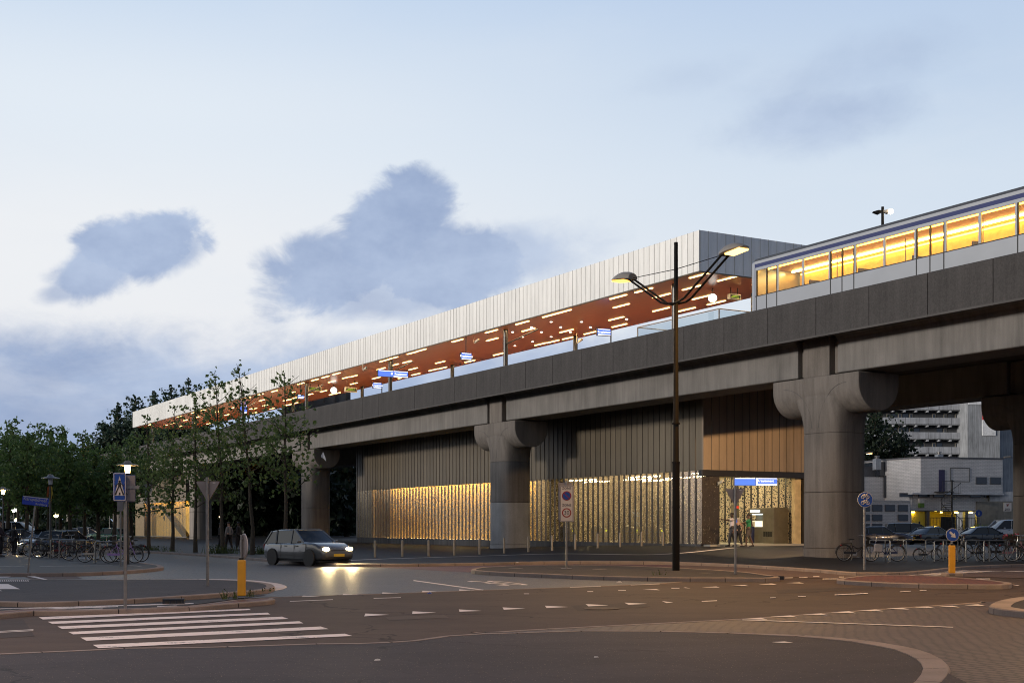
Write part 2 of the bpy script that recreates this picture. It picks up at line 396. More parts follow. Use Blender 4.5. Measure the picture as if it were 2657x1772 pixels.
def ngon(name, pts, z, m, kind='structure', skirt=0.0):
    bm = bmesh.new(); vs = [bm.verts.new((p[0], p[1], z)) for p in pts]
    f = bm.faces.new(vs)
    if f.calc_center_median() and f.normal.z < 0: f.normal_flip()
    bm.normal_update()
    if f.normal.z < 0: f.normal_flip()
    bmesh.ops.triangulate(bm, faces=[f])
    if skirt:
        n = len(pts)
        lo = [bm.verts.new((p[0], p[1], z - skirt)) for p in pts]
        for i in range(n): bm.faces.new((vs[i], vs[(i + 1) % n], lo[(i + 1) % n], lo[i]))
    me = bpy.data.meshes.new(name); bm.to_mesh(me); bm.free(); me.materials.append(m)
    o = bpy.data.objects.new(name, me); COL.objects.link(o)
    if kind: o['kind'] = kind
    return o
def catmull(pts, step=.5, closed=True):
    out = []; n = len(pts); P_ = [Vector((p[0], p[1])) for p in pts]
    for i in range(n if closed else n - 1):
        if closed: a, b, c, d = P_[(i - 1) % n], P_[i], P_[(i + 1) % n], P_[(i + 2) % n]
        else: a, b, c, d = P_[max(i - 1, 0)], P_[i], P_[i + 1], P_[min(i + 2, n - 1)]
        # centripetal-ish: clamp tangents so uneven spacing does not overshoot
        L = (c - b).length
        def tan(p, q, r):
            t = r - p; l = t.length
            return t / l * L if l > 1e-6 else Vector((0, 0))
        t1, t2 = tan(a, b, c), tan(b, c, d)
        k = max(1, int(round(L / step)))
        for j in range(k):
            t = j / k
            h1, h2, h3, h4 = 2 * t**3 - 3 * t**2 + 1, t**3 - 2 * t**2 + t, -2 * t**3 + 3 * t**2, t**3 - t**2
            out.append(b * h1 + t1 * h2 * .8 + c * h3 + t2 * h4 * .8)
    if not closed: out.append(P_[-1])
    return out
def offset(pts, d, closed=True):
    n = len(pts); out = []
    area = sum(pts[i].x * pts[(i + 1) % n].y - pts[(i + 1) % n].x * pts[i].y for i in range(n))
    sg = 1 if area > 0 else -1
    for i in range(n):
        a = pts[(i - 1) % n] if closed or i else pts[i]; b = pts[(i + 1) % n] if closed or i < n - 1 else pts[i]
        t = (b - a); t = t.normalized() if t.length > 1e-9 else Vector((1, 0))
        nr = Vector((-t.y, t.x)) * (sg if closed else 1)
        out.append(pts[i] + nr * d)
    return out
def kerb_strip(name, outer, inner, zf, h=.16, closed=True, m=None, joint=.99):
    """kerb stones between two matched outlines, split by dark joints; zf(x, y) gives the top"""
    mb = MB(); n = len(outer); acc = 0.0
    for i in range(n if closed else n - 1):
        j = (i + 1) % n
        a, b, c, d = outer[i], outer[j], inner[j], inner[i]
        L = (b - a).length; acc += L
        cuts = [(0, 1, 0)]
        if acc > joint and L > .06:
            acc = 0; e = .022 / L; cuts = [(0, 1 - e, 0), (1 - e, 1, 1)]
        for q0, q1, mi in cuts:
            A, B, C, D = a.lerp(b, q0), a.lerp(b, q1), d.lerp(c, q1), d.lerp(c, q0)
            za, zb = zf(A.x, A.y), zf(B.x, B.y); mb.cur = mi
            dz = .012 if mi else 0
            bv = .02
            A2, B2 = A.lerp(D, min(.5, bv / max(.01, (A - D).length))), B.lerp(C, min(.5, bv / max(.01, (B - C).length)))
            mb.add([(A.x, A.y, za - h), (B.x, B.y, zb - h), (B.x, B.y, zb - bv - dz), (A.x, A.y, za - bv - dz),
                    (A2.x, A2.y, za - dz), (B2.x, B2.y, zb - dz), (C.x, C.y, zb - dz), (D.x, D.y, za - dz), (C.x, C.y, zb - h), (D.x, D.y, za - h)],
                   [(0, 1, 2, 3), (3, 2, 5, 4), (4, 5, 6, 7), (7, 6, 8, 9)])
    o = mb.build(name, [m or M_KERB, M_JOINT]); o['kind'] = 'structure'; return o
def island(name, pts, z, kerbw, m, zf=None, kerbname='kerb', step=.45):
    out = catmull(pts, step); inn = offset(out, kerbw)
    zf = zf or (lambda x, y: z)
    kerb_strip(kerbname, out, inn, zf, h=z + .02)
    o = ngon(name, offset(out, kerbw * .8), z - .006, m); return o

# ---------------------------------------------------------------- sheets
ngon('ground', [(-2500, -300), (2500, -300), (2500, 3000), (-2500, 3000)], -.06, M_DARKASPH)
ngon('road', [(-90, -20), (90, -20), (90, 75), (-90, 75)], 0, M_ASPH)
# grey clinker side road on the left
side = [G(-700, 1560), G(430, 1556), G(712, 1549), G(1037, 1539), G(1251, 1531), G(1420, 1525.6), G(1552, 1521), G(1711, 1514), G(1812, 1505), G(1600, 1490), G(1224, 1476),
        G(1150, 1480), G(1040, 1473.5), G(930, 1467.5), G(700, 1452), G(340, 1430), G(100, 1428), G(-900, 1450)]
ngon('side_road', [(p.x, p.y) for p in side], .004, M_GREYBRICK)
red = [G(930, 1469), G(1040, 1475.5), G(1150, 1481.5), G(1226, 1485), G(1310, 1479), G(1475, 1466), G(1751, 1472), G(1752, 1455), G(1506, 1452), G(1220, 1457)]
ngon('cycle_path', [(p.x, p.y) for p in red], .008, M_REDBRICK)
pink = [G(1751, 1474), G(1920, 1484), G(2010, 1495), G(2180, 1503), G(2260, 1494), G(2480, 1496), G(2657, 1500), G(3000, 1500), G(3000, 1466), G(2480, 1474), G(2222, 1487), G(1920, 1462), G(1752, 1452)]
ngon('cycle_path', [(p.x, p.y) for p in pink], .012, M_PINK)
# brown clinkers in the mouth of the street on the right
mouth = [G(1225, 1643), G(1338, 1635), G(1567, 1623), G(1920, 1605), G(2222, 1583.6), G(2560, 1561), G(3100, 1535), G(3600, 1700), G(3300, 2600), G(1500, 2600), G(1500, 1660), G(1338, 1644)]
ngon('brick_road', [(p.x, p.y) for p in mouth], .004, M_BRICK)
edge = catmull([G(1238, 1642.5), G(1338, 1635.5), G(1567, 1623.5), G(1920, 1605.5), G(2222, 1584), G(2560, 1561.5)], .5, False)
kerb_strip('kerb', edge, offset(edge, -.16), lambda x, y: .010, h=.03, closed=False)
edge2 = catmull([G(640, 1552), G(712, 1549.5), G(1037, 1539.3), G(1251, 1531.3), G(1420, 1525.9), G(1552, 1521.3), G(1711, 1514.3), G(1800, 1507)], .5, False)
kerb_strip('kerb', edge2, offset(edge2, .1), lambda x, y: .010, h=.03, closed=False)

# ---------------------------------------------------------------- foreground pavement
def fz(x, y): return .022 + .085 * sstep(1.2, 6.5, x)
fo = [(-900, 1750), (-300, 1712), (0, 1694), (214, 1685), (322, 1679), (480, 1678), (700, 1672), (822, 1668), (930, 1667), (1010, 1664), (1068, 1660), (1153, 1648), (1251, 1642), (1338, 1640), (1506, 1635), (1720, 1636),
      (1900, 1640), (2093, 1647), (2254, 1661), (2383, 1683), (2447, 1709), (2467, 1735), (2444, 1769), (2340, 1830), (2100, 1950), (1500, 2300)]
fo2 = []
for u, v in fo:
    z = .022
    for _ in range(3):
        g = G(u, v, z); z = fz(g.x, g.y)
    fo2.append(Vector((g.x, g.y)))
fout = catmull(fo2, .5, False)
def kw(p): return .13 + .20 * sstep(2.0, 6.0, p.x)
fn = offset(fout, -1.0, False); finn = [a.lerp(b, kw(a)) for a, b in zip(fout, fn)]
kerb_strip('kerb', fout, finn, fz, h=.14, closed=False)
def strips(name, front, back, zf, rows, m):
    mb = MB(); n = len(front)
    vs = []
    for r in rows:
        for i in range(n):
            p = front[i].lerp(back[i], r); vs.append((p.x, p.y, zf(p.x, p.y) - .006))
    fs = [(r * n + i, r * n + i + 1, (r + 1) * n + i + 1, (r + 1) * n + i) for r in range(len(rows) - 1) for i in range(n - 1)]
    mb.add(vs, fs); o = mb.build(name, m, fix=False, smooth=True); o['kind'] = 'structure'
    return o
fin2 = [a.lerp(b, kw(a) * .85) for a, b in zip(fout, fn)]
strips('pavement', fin2, [Vector((min(p.x, 6.0) * .75, 4.0)) for p in fin2], fz, [0, .1, .25, .5, .75, 1], M_WALK)

# ---------------------------------------------------------------- station plaza
pk = [(-900, 1418), (-300, 1421), (100, 1424), (340, 1428), (551, 1439), (656, 1447), (740, 1454), (830, 1460), (945, 1463), (1220, 1460), (1370, 1456.5), (1506, 1454.5), (1620, 1454.7), (1720, 1456), (1820, 1459.5), (1920, 1464),
      (2010, 1469.5), (2109, 1475.7), (2170, 1481), (2222, 1484.4), (2302, 1485), (2360, 1483), (2415, 1479), (2480, 1471.5), (2570, 1466), (2657, 1463), (2900, 1459), (3300, 1459)]
pl = []
for u, v in pk:
    z = .12
    for _ in range(4):
        g = G(u, v, z); z = plaza_z(g.x, g.y)
    pl.append(Vector((g.x, g.y)))
pout = catmull(pl, .7, False); pin = offset(pout, .22, False)
kerb_strip('kerb', pout, pin, plaza_z, h=.2, closed=False)
pin2 = offset(pout, .18, False)
strips('plaza', pin2, [Vector((p.x * 1.0, 260.0)) for p in pin2], plaza_z, [0, .01, .025, .04, .06, .08, .1, .125, .15, .18, .22, .27, .34, .45, .7, 1], M_PLAZA)
# painted line across the plaza
def Gp(u, v, dz=0):
    z = .12
    for _ in range(6):
        g = G(u, v, z); z = plaza_z(g.x, g.y)
    g.z = z + dz; return g
MARK = MB()
def band(pts, w, zf, dz=.006, mb=None):
    mb = mb or MARK; ps = catmull(pts, 1.0, False); ins = offset(ps, w, False)
    for i in range(len(ps) - 1):
        a, b, c, d = ps[i], ps[i + 1], ins[i + 1], ins[i]
        mb.add([(q.x, q.y, zf(q.x, q.y) + dz) for q in (a, b, c, d)], [(0, 1, 2, 3)])
pm = MB(); band([Gp(880, 1455), Gp(1000, 1449.5), Gp(1200, 1443.5), Gp(1420, 1436.5), Gp(1700, 1428), Gp(1920, 1421.5)], .30, plaza_z, .002, pm)
pm.build('plaza_line', M_PAINT)['kind'] = 'structure'

# ---------------------------------------------------------------- islands and the left pavement
def GL(l, z): return [G(u, v, z) for u, v in l]
island('traffic_island', GL([(1224, 1478), (1249, 1471), (1340, 1467), (1475, 1465), (1620, 1467), (1751, 1472), (1920, 1482), (1996, 1491), (2024, 1496), (1985, 1498.5), (1920, 1498), (1751, 1497.5), (1537, 1493), (1384, 1487), (1290, 1483)], .13), .13, .16, M_ISLE)
island('traffic_island', GL([(2172, 1503), (2200, 1496.5), (2254, 1492), (2340, 1491), (2450, 1495), (2560, 1503), (2625, 1511), (2600, 1516), (2510, 1515.5), (2383, 1513.5), (2260, 1509)], .12), .12, .2, M_ISLERED)
island('traffic_island', GL([(2566, 1572), (2592, 1557), (2657, 1546), (2800, 1530), (3100, 1530), (3100, 1610), (2800, 1590), (2657, 1585), (2600, 1579)], .13), .13, .38, M_ISLE)
lo = [(-500, 1500), (-200, 1501), (92, 1502.5), (352, 1502.5), (520, 1502), (640, 1506), (700, 1513), (713, 1520), (700, 1526), (674, 1530), (551, 1540), (429, 1548), (306, 1555), (92, 1562), (0, 1560), (-500, 1556)]
island('traffic_island', GL(lo, .11), .11, .2, M_WALK)
ko = [(-500, 1590), (0, 1584), (86, 1577), (214, 1582), (306, 1578), (490, 1571), (582, 1562), (660, 1557), (706, 1553), (712, 1557.5), (700, 1560), (582, 1565), (490, 1574), (306, 1582.5), (214, 1587), (86, 1584), (0, 1592), (-500, 1606)]
island('traffic_island', GL([(-500, 1588), (0, 1584), (86, 1577), (180, 1580), (306, 1578), (490, 1570), (600, 1556), (660, 1552), (706, 1550), (714, 1553), (690, 1558), (582, 1566), (490, 1574), (306, 1580), (180, 1584), (86, 1584), (0, 1591), (-500, 1606)], .09), .09, .14, M_ISLERED)
ngon('cycle_path', [(p.x, p.y) for p in [G(-500, 1560), G(0, 1564), G(92, 1567), G(306, 1561), G(429, 1554), G(551, 1545), G(640, 1538), G(690, 1545), G(600, 1556), G(490, 1571), G(306, 1580), G(180, 1584), G(0, 1588), G(-500, 1600)]], .012, M_DARKASPH)
wb = catmull([G(349, 1505, .03), G(430, 1502, .03), G(520, 1500.5, .03), G(643, 1503.5, .03), G(720, 1512, .03), G(744, 1519, .03), G(735, 1525, .03), G(712, 1529, .03)], .4, False)
kerb_strip('kerb', wb, offset(wb, -.55, False), lambda x, y: .026, h=.04, closed=False, m=M_WHITEKERB)
L_ = [(-600, 1497), (-200, 1490), (0, 1486.5), (199, 1485), (321, 1480), (400, 1474), (424, 1470), (418, 1465.5), (390, 1461.5), (330, 1456), (200, 1448), (0, 1438), (-600, 1420)]
island('left_pavement', GL(L_, .12), .12, .22, M_PLAZA)
lp = MB(); band([G(-60, 1470, .12), G(64, 1468, .12)], .14, lambda x, y: .116, .004, lp); band([G(105, 1469, .12), G(180, 1467.5, .12), G(292, 1467, .12)], .14, lambda x, y: .116, .004, lp)
band([G(330, 1466.5, .12), G(362, 1468, .12)], .12, lambda x, y: .116, .004, lp); band([G(178, 1457.5, .12), G(210, 1457.3, .12)], .12, lambda x, y: .116, .004, lp)
lp.build('pavement_line', M_PAINT)['kind'] = 'structure'
ngon('ramp_paving', [(p.x, p.y) for p in [G(46, 1489), G(180, 1489), G(216, 1502), G(80, 1503)]], .008, M_PINK)

# ---------------------------------------------------------------- road markings
def c1(x, y): return (x * .30625, 1440 + y * .30625)
def c2(x, y): return (700 + x * .30625, 1400 + y * .30625)
def c3(x, y): return (1200 + x * .30625, 1400 + y * .30625)
def c4b(x, y): return (1900 + x * .322, 1400 + y * .322)
def poly(conv, *pts, z=.008, mb=None):
    (mb or MARK).add([tuple(G(*conv(*p), z)) for p in pts], [tuple(range(len(pts)))])
I = lambda x, y: (x, y)
ZEB = MB()
zs = [((327, 523), (363, 543), (646, 1578.4), (651, 1581.5)), ((405, 562), (445, 581), (694, 1588.5), (701.5, 1593)), ((487, 602), (527, 623), (732, 1599), (749, 1604.6)),
      ((578, 648), (620, 669), (776.6, 1610.7), (787, 1616)), ((682, 696), (733, 723), (832, 1624.5), (852.5, 1631)), ((787, 757), (835, 785), (894.5, 1643), (914, 1648.7))]
for a, b, c, d in zs: poly(I, c1(*a), c1(*b), d, c, mb=ZEB)
ZEB.build('zebra_crossing', paint('zebra paint', (.86, .76, .74), .385))['kind'] = 'structure'
for t in [((810, 623), (800, 647), (1010, 633)), ((1210, 604), (1206, 627), (1410, 615)), ((1602, 588), (1607, 608), (1795, 600)), ((1972, 571), (1983, 591), (2165, 581)),
          ((285, 472), (270, 482), (430, 480)), ((622, 457), (615, 468), (760, 465)), ((955, 444), (950, 457), (1095, 454)), ((1293, 430), (1290, 443), (1430, 438)), ((1605, 418), (1605, 430), (1740, 430)),
          ((1220, 340), (1215, 347), (1800, 427), (1817, 422)), ((170, 518), (170, 522), (535, 507), (535, 503)), ((880, 492), (880, 496), (1110, 490), (1110, 486))]: poly(c2, *t)
for t in [((698, 557), (712, 577), (895, 567)), ((1043, 543), (1068, 562), (1238, 553)), ((1372, 531), (1408, 549), (1565, 540)), ((1690, 518), (1730, 534), (1785, 529)),
          ((1530, 421), (1672, 425), (1640, 415)), ((2027, 401), (2180, 403), (2150, 394)), ((2270, 388), (2400, 390), (2400, 384)), ((910, 404), (1172, 394), (1172, 389), (910, 399)), ((1425, 384), (1670, 374), (1670, 370), (1425, 380)),
          ((1058, 435), (1058, 440), (1107, 440), (1107, 435)), ((1320, 426), (1320, 431), (1385, 431), (1385, 426)), ((2027, 517), (2027, 523), (2157, 517), (2157, 511)), ((1770, 406), (1770, 411), (1838, 411), (1838, 406)), ((1870, 405), (1933, 411), (1890, 402)), ((520, 454), (520, 458), (564, 458), (564, 454))]: poly(c3, *t)
for t in [((212, 358), (360, 360), (320, 351)), ((430, 347), (580, 350), (540, 342)), ((0, 369), (133, 371), (100, 363)),
          ((825, 439), (825, 445), (1095, 433), (1095, 427)), ((305, 463), (305, 468), (350, 467), (350, 462)), ((530, 453), (530, 458), (592, 457), (592, 452)), ((1350, 415), (1350, 419), (1440, 414), (1440, 410)), ((1510, 405), (1510, 410), (1565, 409), (1565, 404)),
          ((728, 312), (728, 317), (855, 316), (855, 311)), ((2243, 358), (2300, 370), (2315, 366)), ((425, 303), (425, 308), (488, 307), (488, 302)), ((540, 298), (540, 302), (607, 302), (607, 298)), ((652, 293), (652, 298), (702, 298), (702, 293)), ((860, 296), (860, 301), (900, 300), (900, 296)),
          ((1560, 299), (1560, 304), (1668, 305), (1668, 299)), ((1965, 311), (1965, 317), (2078, 317), (2078, 311)), ((1100, 284), (1100, 289), (1195, 288), (1195, 283))]: poly(c4b, *t, z=.016)
for t in [((80, 638), (285, 641), (230, 626)), ((305, 617), (528, 622), (470, 608)), ((565, 600), (770, 606), (715, 592)), ((795, 583), (998, 590), (940, 573)), ((1010, 570), (1220, 574), (1160, 560)), ((1240, 553), (1430, 561), (1370, 546)), ((1460, 542), (1640, 549), (1580, 537)), ((1665, 536), (1835, 542), (1775, 530)), ((1870, 526), (2040, 531), (1980, 518)),
          ((80, 641), (80, 646), (850, 672), (1780, 705), (1780, 700), (850, 667))]: poly(c4b, *t, z=.014)
poly(c4b, (315, 822), (400, 829), (490, 826), (420, 817), z=.062)
for yy in (0, 9): poly(c1, (-400, 648 + yy + 14), (-400, 651 + yy + 14), (285, 630 + yy), (280, 626 + yy))
for t in [((-300, 180), (-300, 188), (70, 187), (95, 180)), ((150, 162), (380, 207), (415, 207), (240, 163))]: poly(c1, *t, z=.02)
o_ = MARK.build('road_marking', M_PAINT); o_['kind'] = 'structure'
lm = MB()
for t in [((0, 450), (0, 456), (700, 440), (1640, 411), (1640, 404), (700, 430)), ((300, 452), (300, 459), (1000, 437), (1000, 431)), ((1330, 432), (1330, 437), (1500, 429), (1500, 424)), ((650, 457), (650, 461), (870, 454), (870, 450))]: poly(c1, *t, z=.018, mb=lm)
lm.build('cycle_path_marking', M_WORN)['kind'] = 'structure'
pt = MB()
for k, (x0, y0) in enumerate([(-150, 240), (-130, 292)]):
    pt.add([tuple(G(*c1(*q), .112)) for q in ((-300, y0), (-300, y0 + (46 if k == 0 else 10)), (170 if k == 0 else 20, y0 + (46 if k == 0 else 10)), (70 if k == 0 else 0, y0 + 3))], [(0, 1, 2, 3)])
for i in range(16):
    x0 = -40 + i * 18
    pt.add([tuple(G(*c1(*q), .112)) for q in ((x0, 211), (x0 + 4, 220), (x0 + 15, 220), (x0 + 10, 211))], [(0, 1, 2, 3)])
pt.build('pavement_marking', M_PAINT)['kind'] = 'structure'
zz = MB()   # zebra on the cycle path at the right
for t in [((1040, 278), (1240, 282), (2000, 247), (1850, 245)), ((1230, 284), (1400, 288), (2190, 252), (2060, 248)), ((1480, 283), (1640, 286), (1900, 273), (1800, 268)), ((2180, 253), (2250, 257), (2500, 250), (2450, 246))]: poly(c4b, *t, z=.02, mb=zz)
zz.build('zebra_crossing', M_WORN)['kind'] = 'structure'
t30 = text('speed_marking', '30', 1.0, paint('fresh road paint', wear=.1), None, tuple(G(1298, 1512.5, .012)), (0, 0, math.radians(22)), ext=0.0)
t30.scale = (1.05, 4.2, 1); t30['kind'] = 'structure'
M_PATCH = asphalt('road repair', (.058, .045, .040), big=.1); M_PATCH2 = asphalt('pale road repair', (.10, .078, .066), big=.1)
for q, m_ in (([(1480, 1571), (1660, 1562), (1690, 1574), (1500, 1585)], M_PATCH), ([(430, 1650), (760, 1632), (790, 1646), (440, 1667)], M_PATCH2), ([(2010, 1530), (2290, 1522), (2300, 1529), (2020, 1539)], M_PATCH), ([(1000, 1600), (1150, 1594), (1165, 1602), (1010, 1609)], M_PATCH2), ([(-60, 1610), (60, 1606), (90, 1650), (-40, 1658)], M_PATCH)):
    pts_ = [G(u, v) for u, v in q]; ngon('road_patch', [(p.x, p.y) for p in pts_], .0035, m_)
ngon('grass', [(-400, 150), (-40, 170), (-20, 230), (-400, 700)], .13, M_GRASS)
# ---------------------------------------------------------------- station frame: things placed as (t, s, z)
OFF = {}
def sthing(name, label, cat, t, s, z, group=None):
    o = thing(name, label, cat, P(t, s, z), ANG, group); OFF[o.name] = (t, s, z); return o
def part(mb, name, m, root, smooth=False, bevel=0.0, sub=None):
    a, b, c = OFF[root.name]; mb.v = [(x - a, y - b, z - c) for x, y, z in mb.v]
    return mb.build(name, m, sub or root, smooth, bevel=bevel)

M_PARAPET = mat('exposed aggregate parapet', (.056, .051, .049), .9, amt=.20, scale=.7, fine=.30, fscale=14, streak=.22, bmp=.4)
M_CONC = mat('viaduct concrete', (.185, .172, .160), .85, amt=.18, scale=.6, fine=.10, fscale=25, streak=.26, bmp=.15)
M_CONCD = mat('dark stained concrete', (.11, .105, .105), .9, amt=.2, scale=.6, fine=.10, fscale=20, streak=.35)
M_CONCL = mat('painted pier base', (.25, .26, .275), .85, amt=.14, scale=.9, fine=.10, fscale=14, streak=.14)
M_CONCP = mat('pier concrete', (.170, .148, .130), .85, amt=.15, scale=.5, fine=.10, fscale=18, streak=.34, bmp=.2)  # warm tone carries some orange street light in the base colour
M_DARK = mat('dark gap', (.02, .02, .02), .9)
M_DECK = mat('deck concrete', (.085, .078, .074), .9, amt=.2, scale=.4)
M_STEEL = mat('dark steel', (.05, .048, .047), .4, .6, amt=.1)
M_GALV = mat('galvanised steel', (.25, .24, .235), .45, .7, amt=.2, scale=9)
M_STAIN = mat('stainless steel', (.28, .27, .25), .32, .9, amt=.1, scale=6)
M_BLACK = mat('black paint', (.018, .017, .017), .4, amt=.1)
M_GLASS_D = None
def glassmat(name, tint=(.8, .85, .88), mixf=.05, rough=.03):
    m, nt = newmat(name)
    tr = nt.n('ShaderNodeBsdfTransparent'); tr.inputs[0].default_value = c4(tint)
    gl = nt.n('ShaderNodeBsdfGlossy'); gl.inputs['Roughness'].default_value = rough
    fr = nt.n('ShaderNodeLayerWeight'); fr.inputs[0].default_value = .5
    mx = nt.n('ShaderNodeMixShader'); nt.l(nt.m('ADD', nt.m('MULTIPLY', nt.m('POWER', fr.outputs[1], 4.0), .75), mixf, clamp=True), mx.inputs[0]); nt.l(tr.outputs[0], mx.inputs[1]); nt.l(gl.outputs[0], mx.inputs[2])
    finish(nt, mx); return m
M_GLASS = glassmat('clear glass')
def cladding(name, col, pitch, axis, rough=.45, metal=.0, var=.12, spec=.5, streak=.1):
    """metal panels with standing seams; axis 0 = across (t), 1 = along (s)"""
    m, nt = newmat(name)
    tcn = nt.n('ShaderNodeTexCoord'); sp = nt.n('ShaderNodeSeparateXYZ'); nt.l(tcn.outputs['Object'], sp.inputs[0])
    q = nt.m('DIVIDE', sp.outputs[axis], pitch)
    wn = nt.n('ShaderNodeTexWhiteNoise', noise_dimensions='1D'); nt.l(nt.m('FLOOR', q), wn.inputs['W'])
    f = nt.m('ADD', 1 - var, nt.m('MULTIPLY', wn.outputs[0], 2 * var))
    k = nt.noise(nt.mapv(tcn.outputs['Object'], (2, 2, .35)), 1.5, 5.0, .6)
    f = nt.m('ADD', f, nt.m('MULTIPLY', nt.m('SUBTRACT', k, .5), 4 * streak))
    f = nt.m('ADD', f, nt.m('MULTIPLY', nt.m('SUBTRACT', nt.noise(tcn.outputs['Object'], 9.0, 4.0, .7), .5), .18))
    sc = nt.n('ShaderNodeVectorMath', operation='SCALE'); sc.inputs[0].default_value = col; nt.l(f, sc.inputs['Scale'])
    b = pbsdf(nt, sc.outputs[0], rough, metal, spec); finish(nt, b); return m
M_ZINC = cladding('pale zinc fascia', (.67, .66, .635), .52, 1, rough=.5, metal=.0, var=.05)
M_ZINC2 = cladding('zinc end panels', (.74, .74, .76), .62, 0, rough=.45, metal=.2, var=.05)
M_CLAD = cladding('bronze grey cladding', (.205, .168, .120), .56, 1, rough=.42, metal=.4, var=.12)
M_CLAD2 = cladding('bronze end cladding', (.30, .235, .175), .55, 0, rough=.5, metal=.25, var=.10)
M_SEAM = mat('seam', (.12, .105, .09), .5, .3)
M_SOFFIT = None
def soffit():
    m, nt = newmat('red varnished soffit')
    tcn = nt.n('ShaderNodeTexCoord')
    k = nt.noise(nt.mapv(tcn.outputs['Object'], (3, .35, 1)), 2.0, 5.0, .6)
    c = nt.mix(k, (.42, .10, .028), (.60, .175, .048))
    b = pbsdf(nt, c, .28, 0, .55); finish(nt, b); return m
M_SOFFIT = soffit()
E_STRIP = emis('strip light', (1.0, .70, .26), 6.0)
E_SPOT = emis('spot light glass', (1.0, .90, .70), 5.0)
E_WARM = emis('hall tube', (1.0, .72, .30), 40.0)

# ---- near viaduct
S0, S1 = 2.0, 262.0
PIERS = [42.6, 71.9, 106.5, 142.0, 180.0, 213.0, 245.0]
def viaduct(label, t_face, sgn, t_in, group):
    """sgn = +1: parapet on the low-t side; the girder face stands at t_face"""
    r = sthing('viaduct', label, 'viaduct', t_face + sgn * 1.0, S0, 0)
    X = lambda d: t_face + sgn * d                       # d measured inwards from the girder face
    mb = MB()
    edges = [S0] + [q for p in PIERS for q in (p - 1.25, p + 1.25)] + [S1]
    for a, b in zip(edges[0::2], edges[1::2]):
        prof = [(X(0), 8.30), (X(.06), 8.27), (X(1.94), 8.27), (X(2.0), 8.30), (X(2.0), 9.95), (X(-.30), 9.93), (X(-.14), 9.86), (X(-.04), 9.72), (X(0), 9.5)]
        mb.prism(prof, a, b, 'y'); mb.v = mb.v
    part(mb, 'girder', M_CONC, r, bevel=.03)
    mb = MB(); mb.prism([(X(-1.42), 9.70), (X(-1.42), 9.78), (X(-.3), 9.97), (X(0), 9.98), (X(t_in), 9.98), (X(t_in), 10.3), (X(-1.2), 10.3), (X(-1.2), 9.70)], S0, S1, 'y')
    part(mb, 'deck', M_DECK, r)
    for p in PIERS:
        mb = MB(); mb.bb(min(X(-.08), X(1.9)), max(X(-.08), X(1.9)), p - .82, p + .82, 8.2, 9.93)
        for q in (-1, 1): mb.bb(min(X(.25), X(1.8)), max(X(.25), X(1.8)), p + q * 1.03 - .22, p + q * 1.03 + .22, 8.3, 9.92)
        part(mb, 'bearing_block', M_CONCP, r, bevel=.05)
    return r, X
near, XN = viaduct('grey concrete metro viaduct with panelled parapet, the one nearer the road', 40.0, 1, 3.8, None)
proto = None
mbp = MB(); L = 3.08
prof = [(38.6, 9.72), (38.62, 9.70), (38.87, 9.70), (38.87, 11.40), (38.85, 11.43), (38.64, 11.43), (38.6, 11.38)]
mbp.prism(prof, 0.012 - L / 2, L / 2 - .012, 'y')
a, b, c = OFF[near.name]
mbp.v = [(x - a, y, z - c) for x, y, z in mbp.v]
proto = mbp.build('parapet_panel', M_PARAPET, near, bevel=.012)
ys = [31.96 + L * k for k in range(-9, 75)]
for i, y in enumerate(ys):
    o = proto if i == 0 else proto.copy()
    if i: COL.objects.link(o)
    o.location = (R.uniform(-.004, .004), y + L / 2 - b, R.uniform(-.004, .004))
mb = MB(); mb.bb(38.88, 38.95, S0, S1, 9.9, 11.2); part(mb, 'parapet_back', M_DARK, near)
far, XF = viaduct('dark concrete viaduct standing behind the station, seen under the near one', 56.0, -1, 3.8, None)
mb = MB(); mb.bb(57.1, 57.4, S0, S1, 9.72, 11.43); part(mb, 'parapet', M_PARAPET, far)

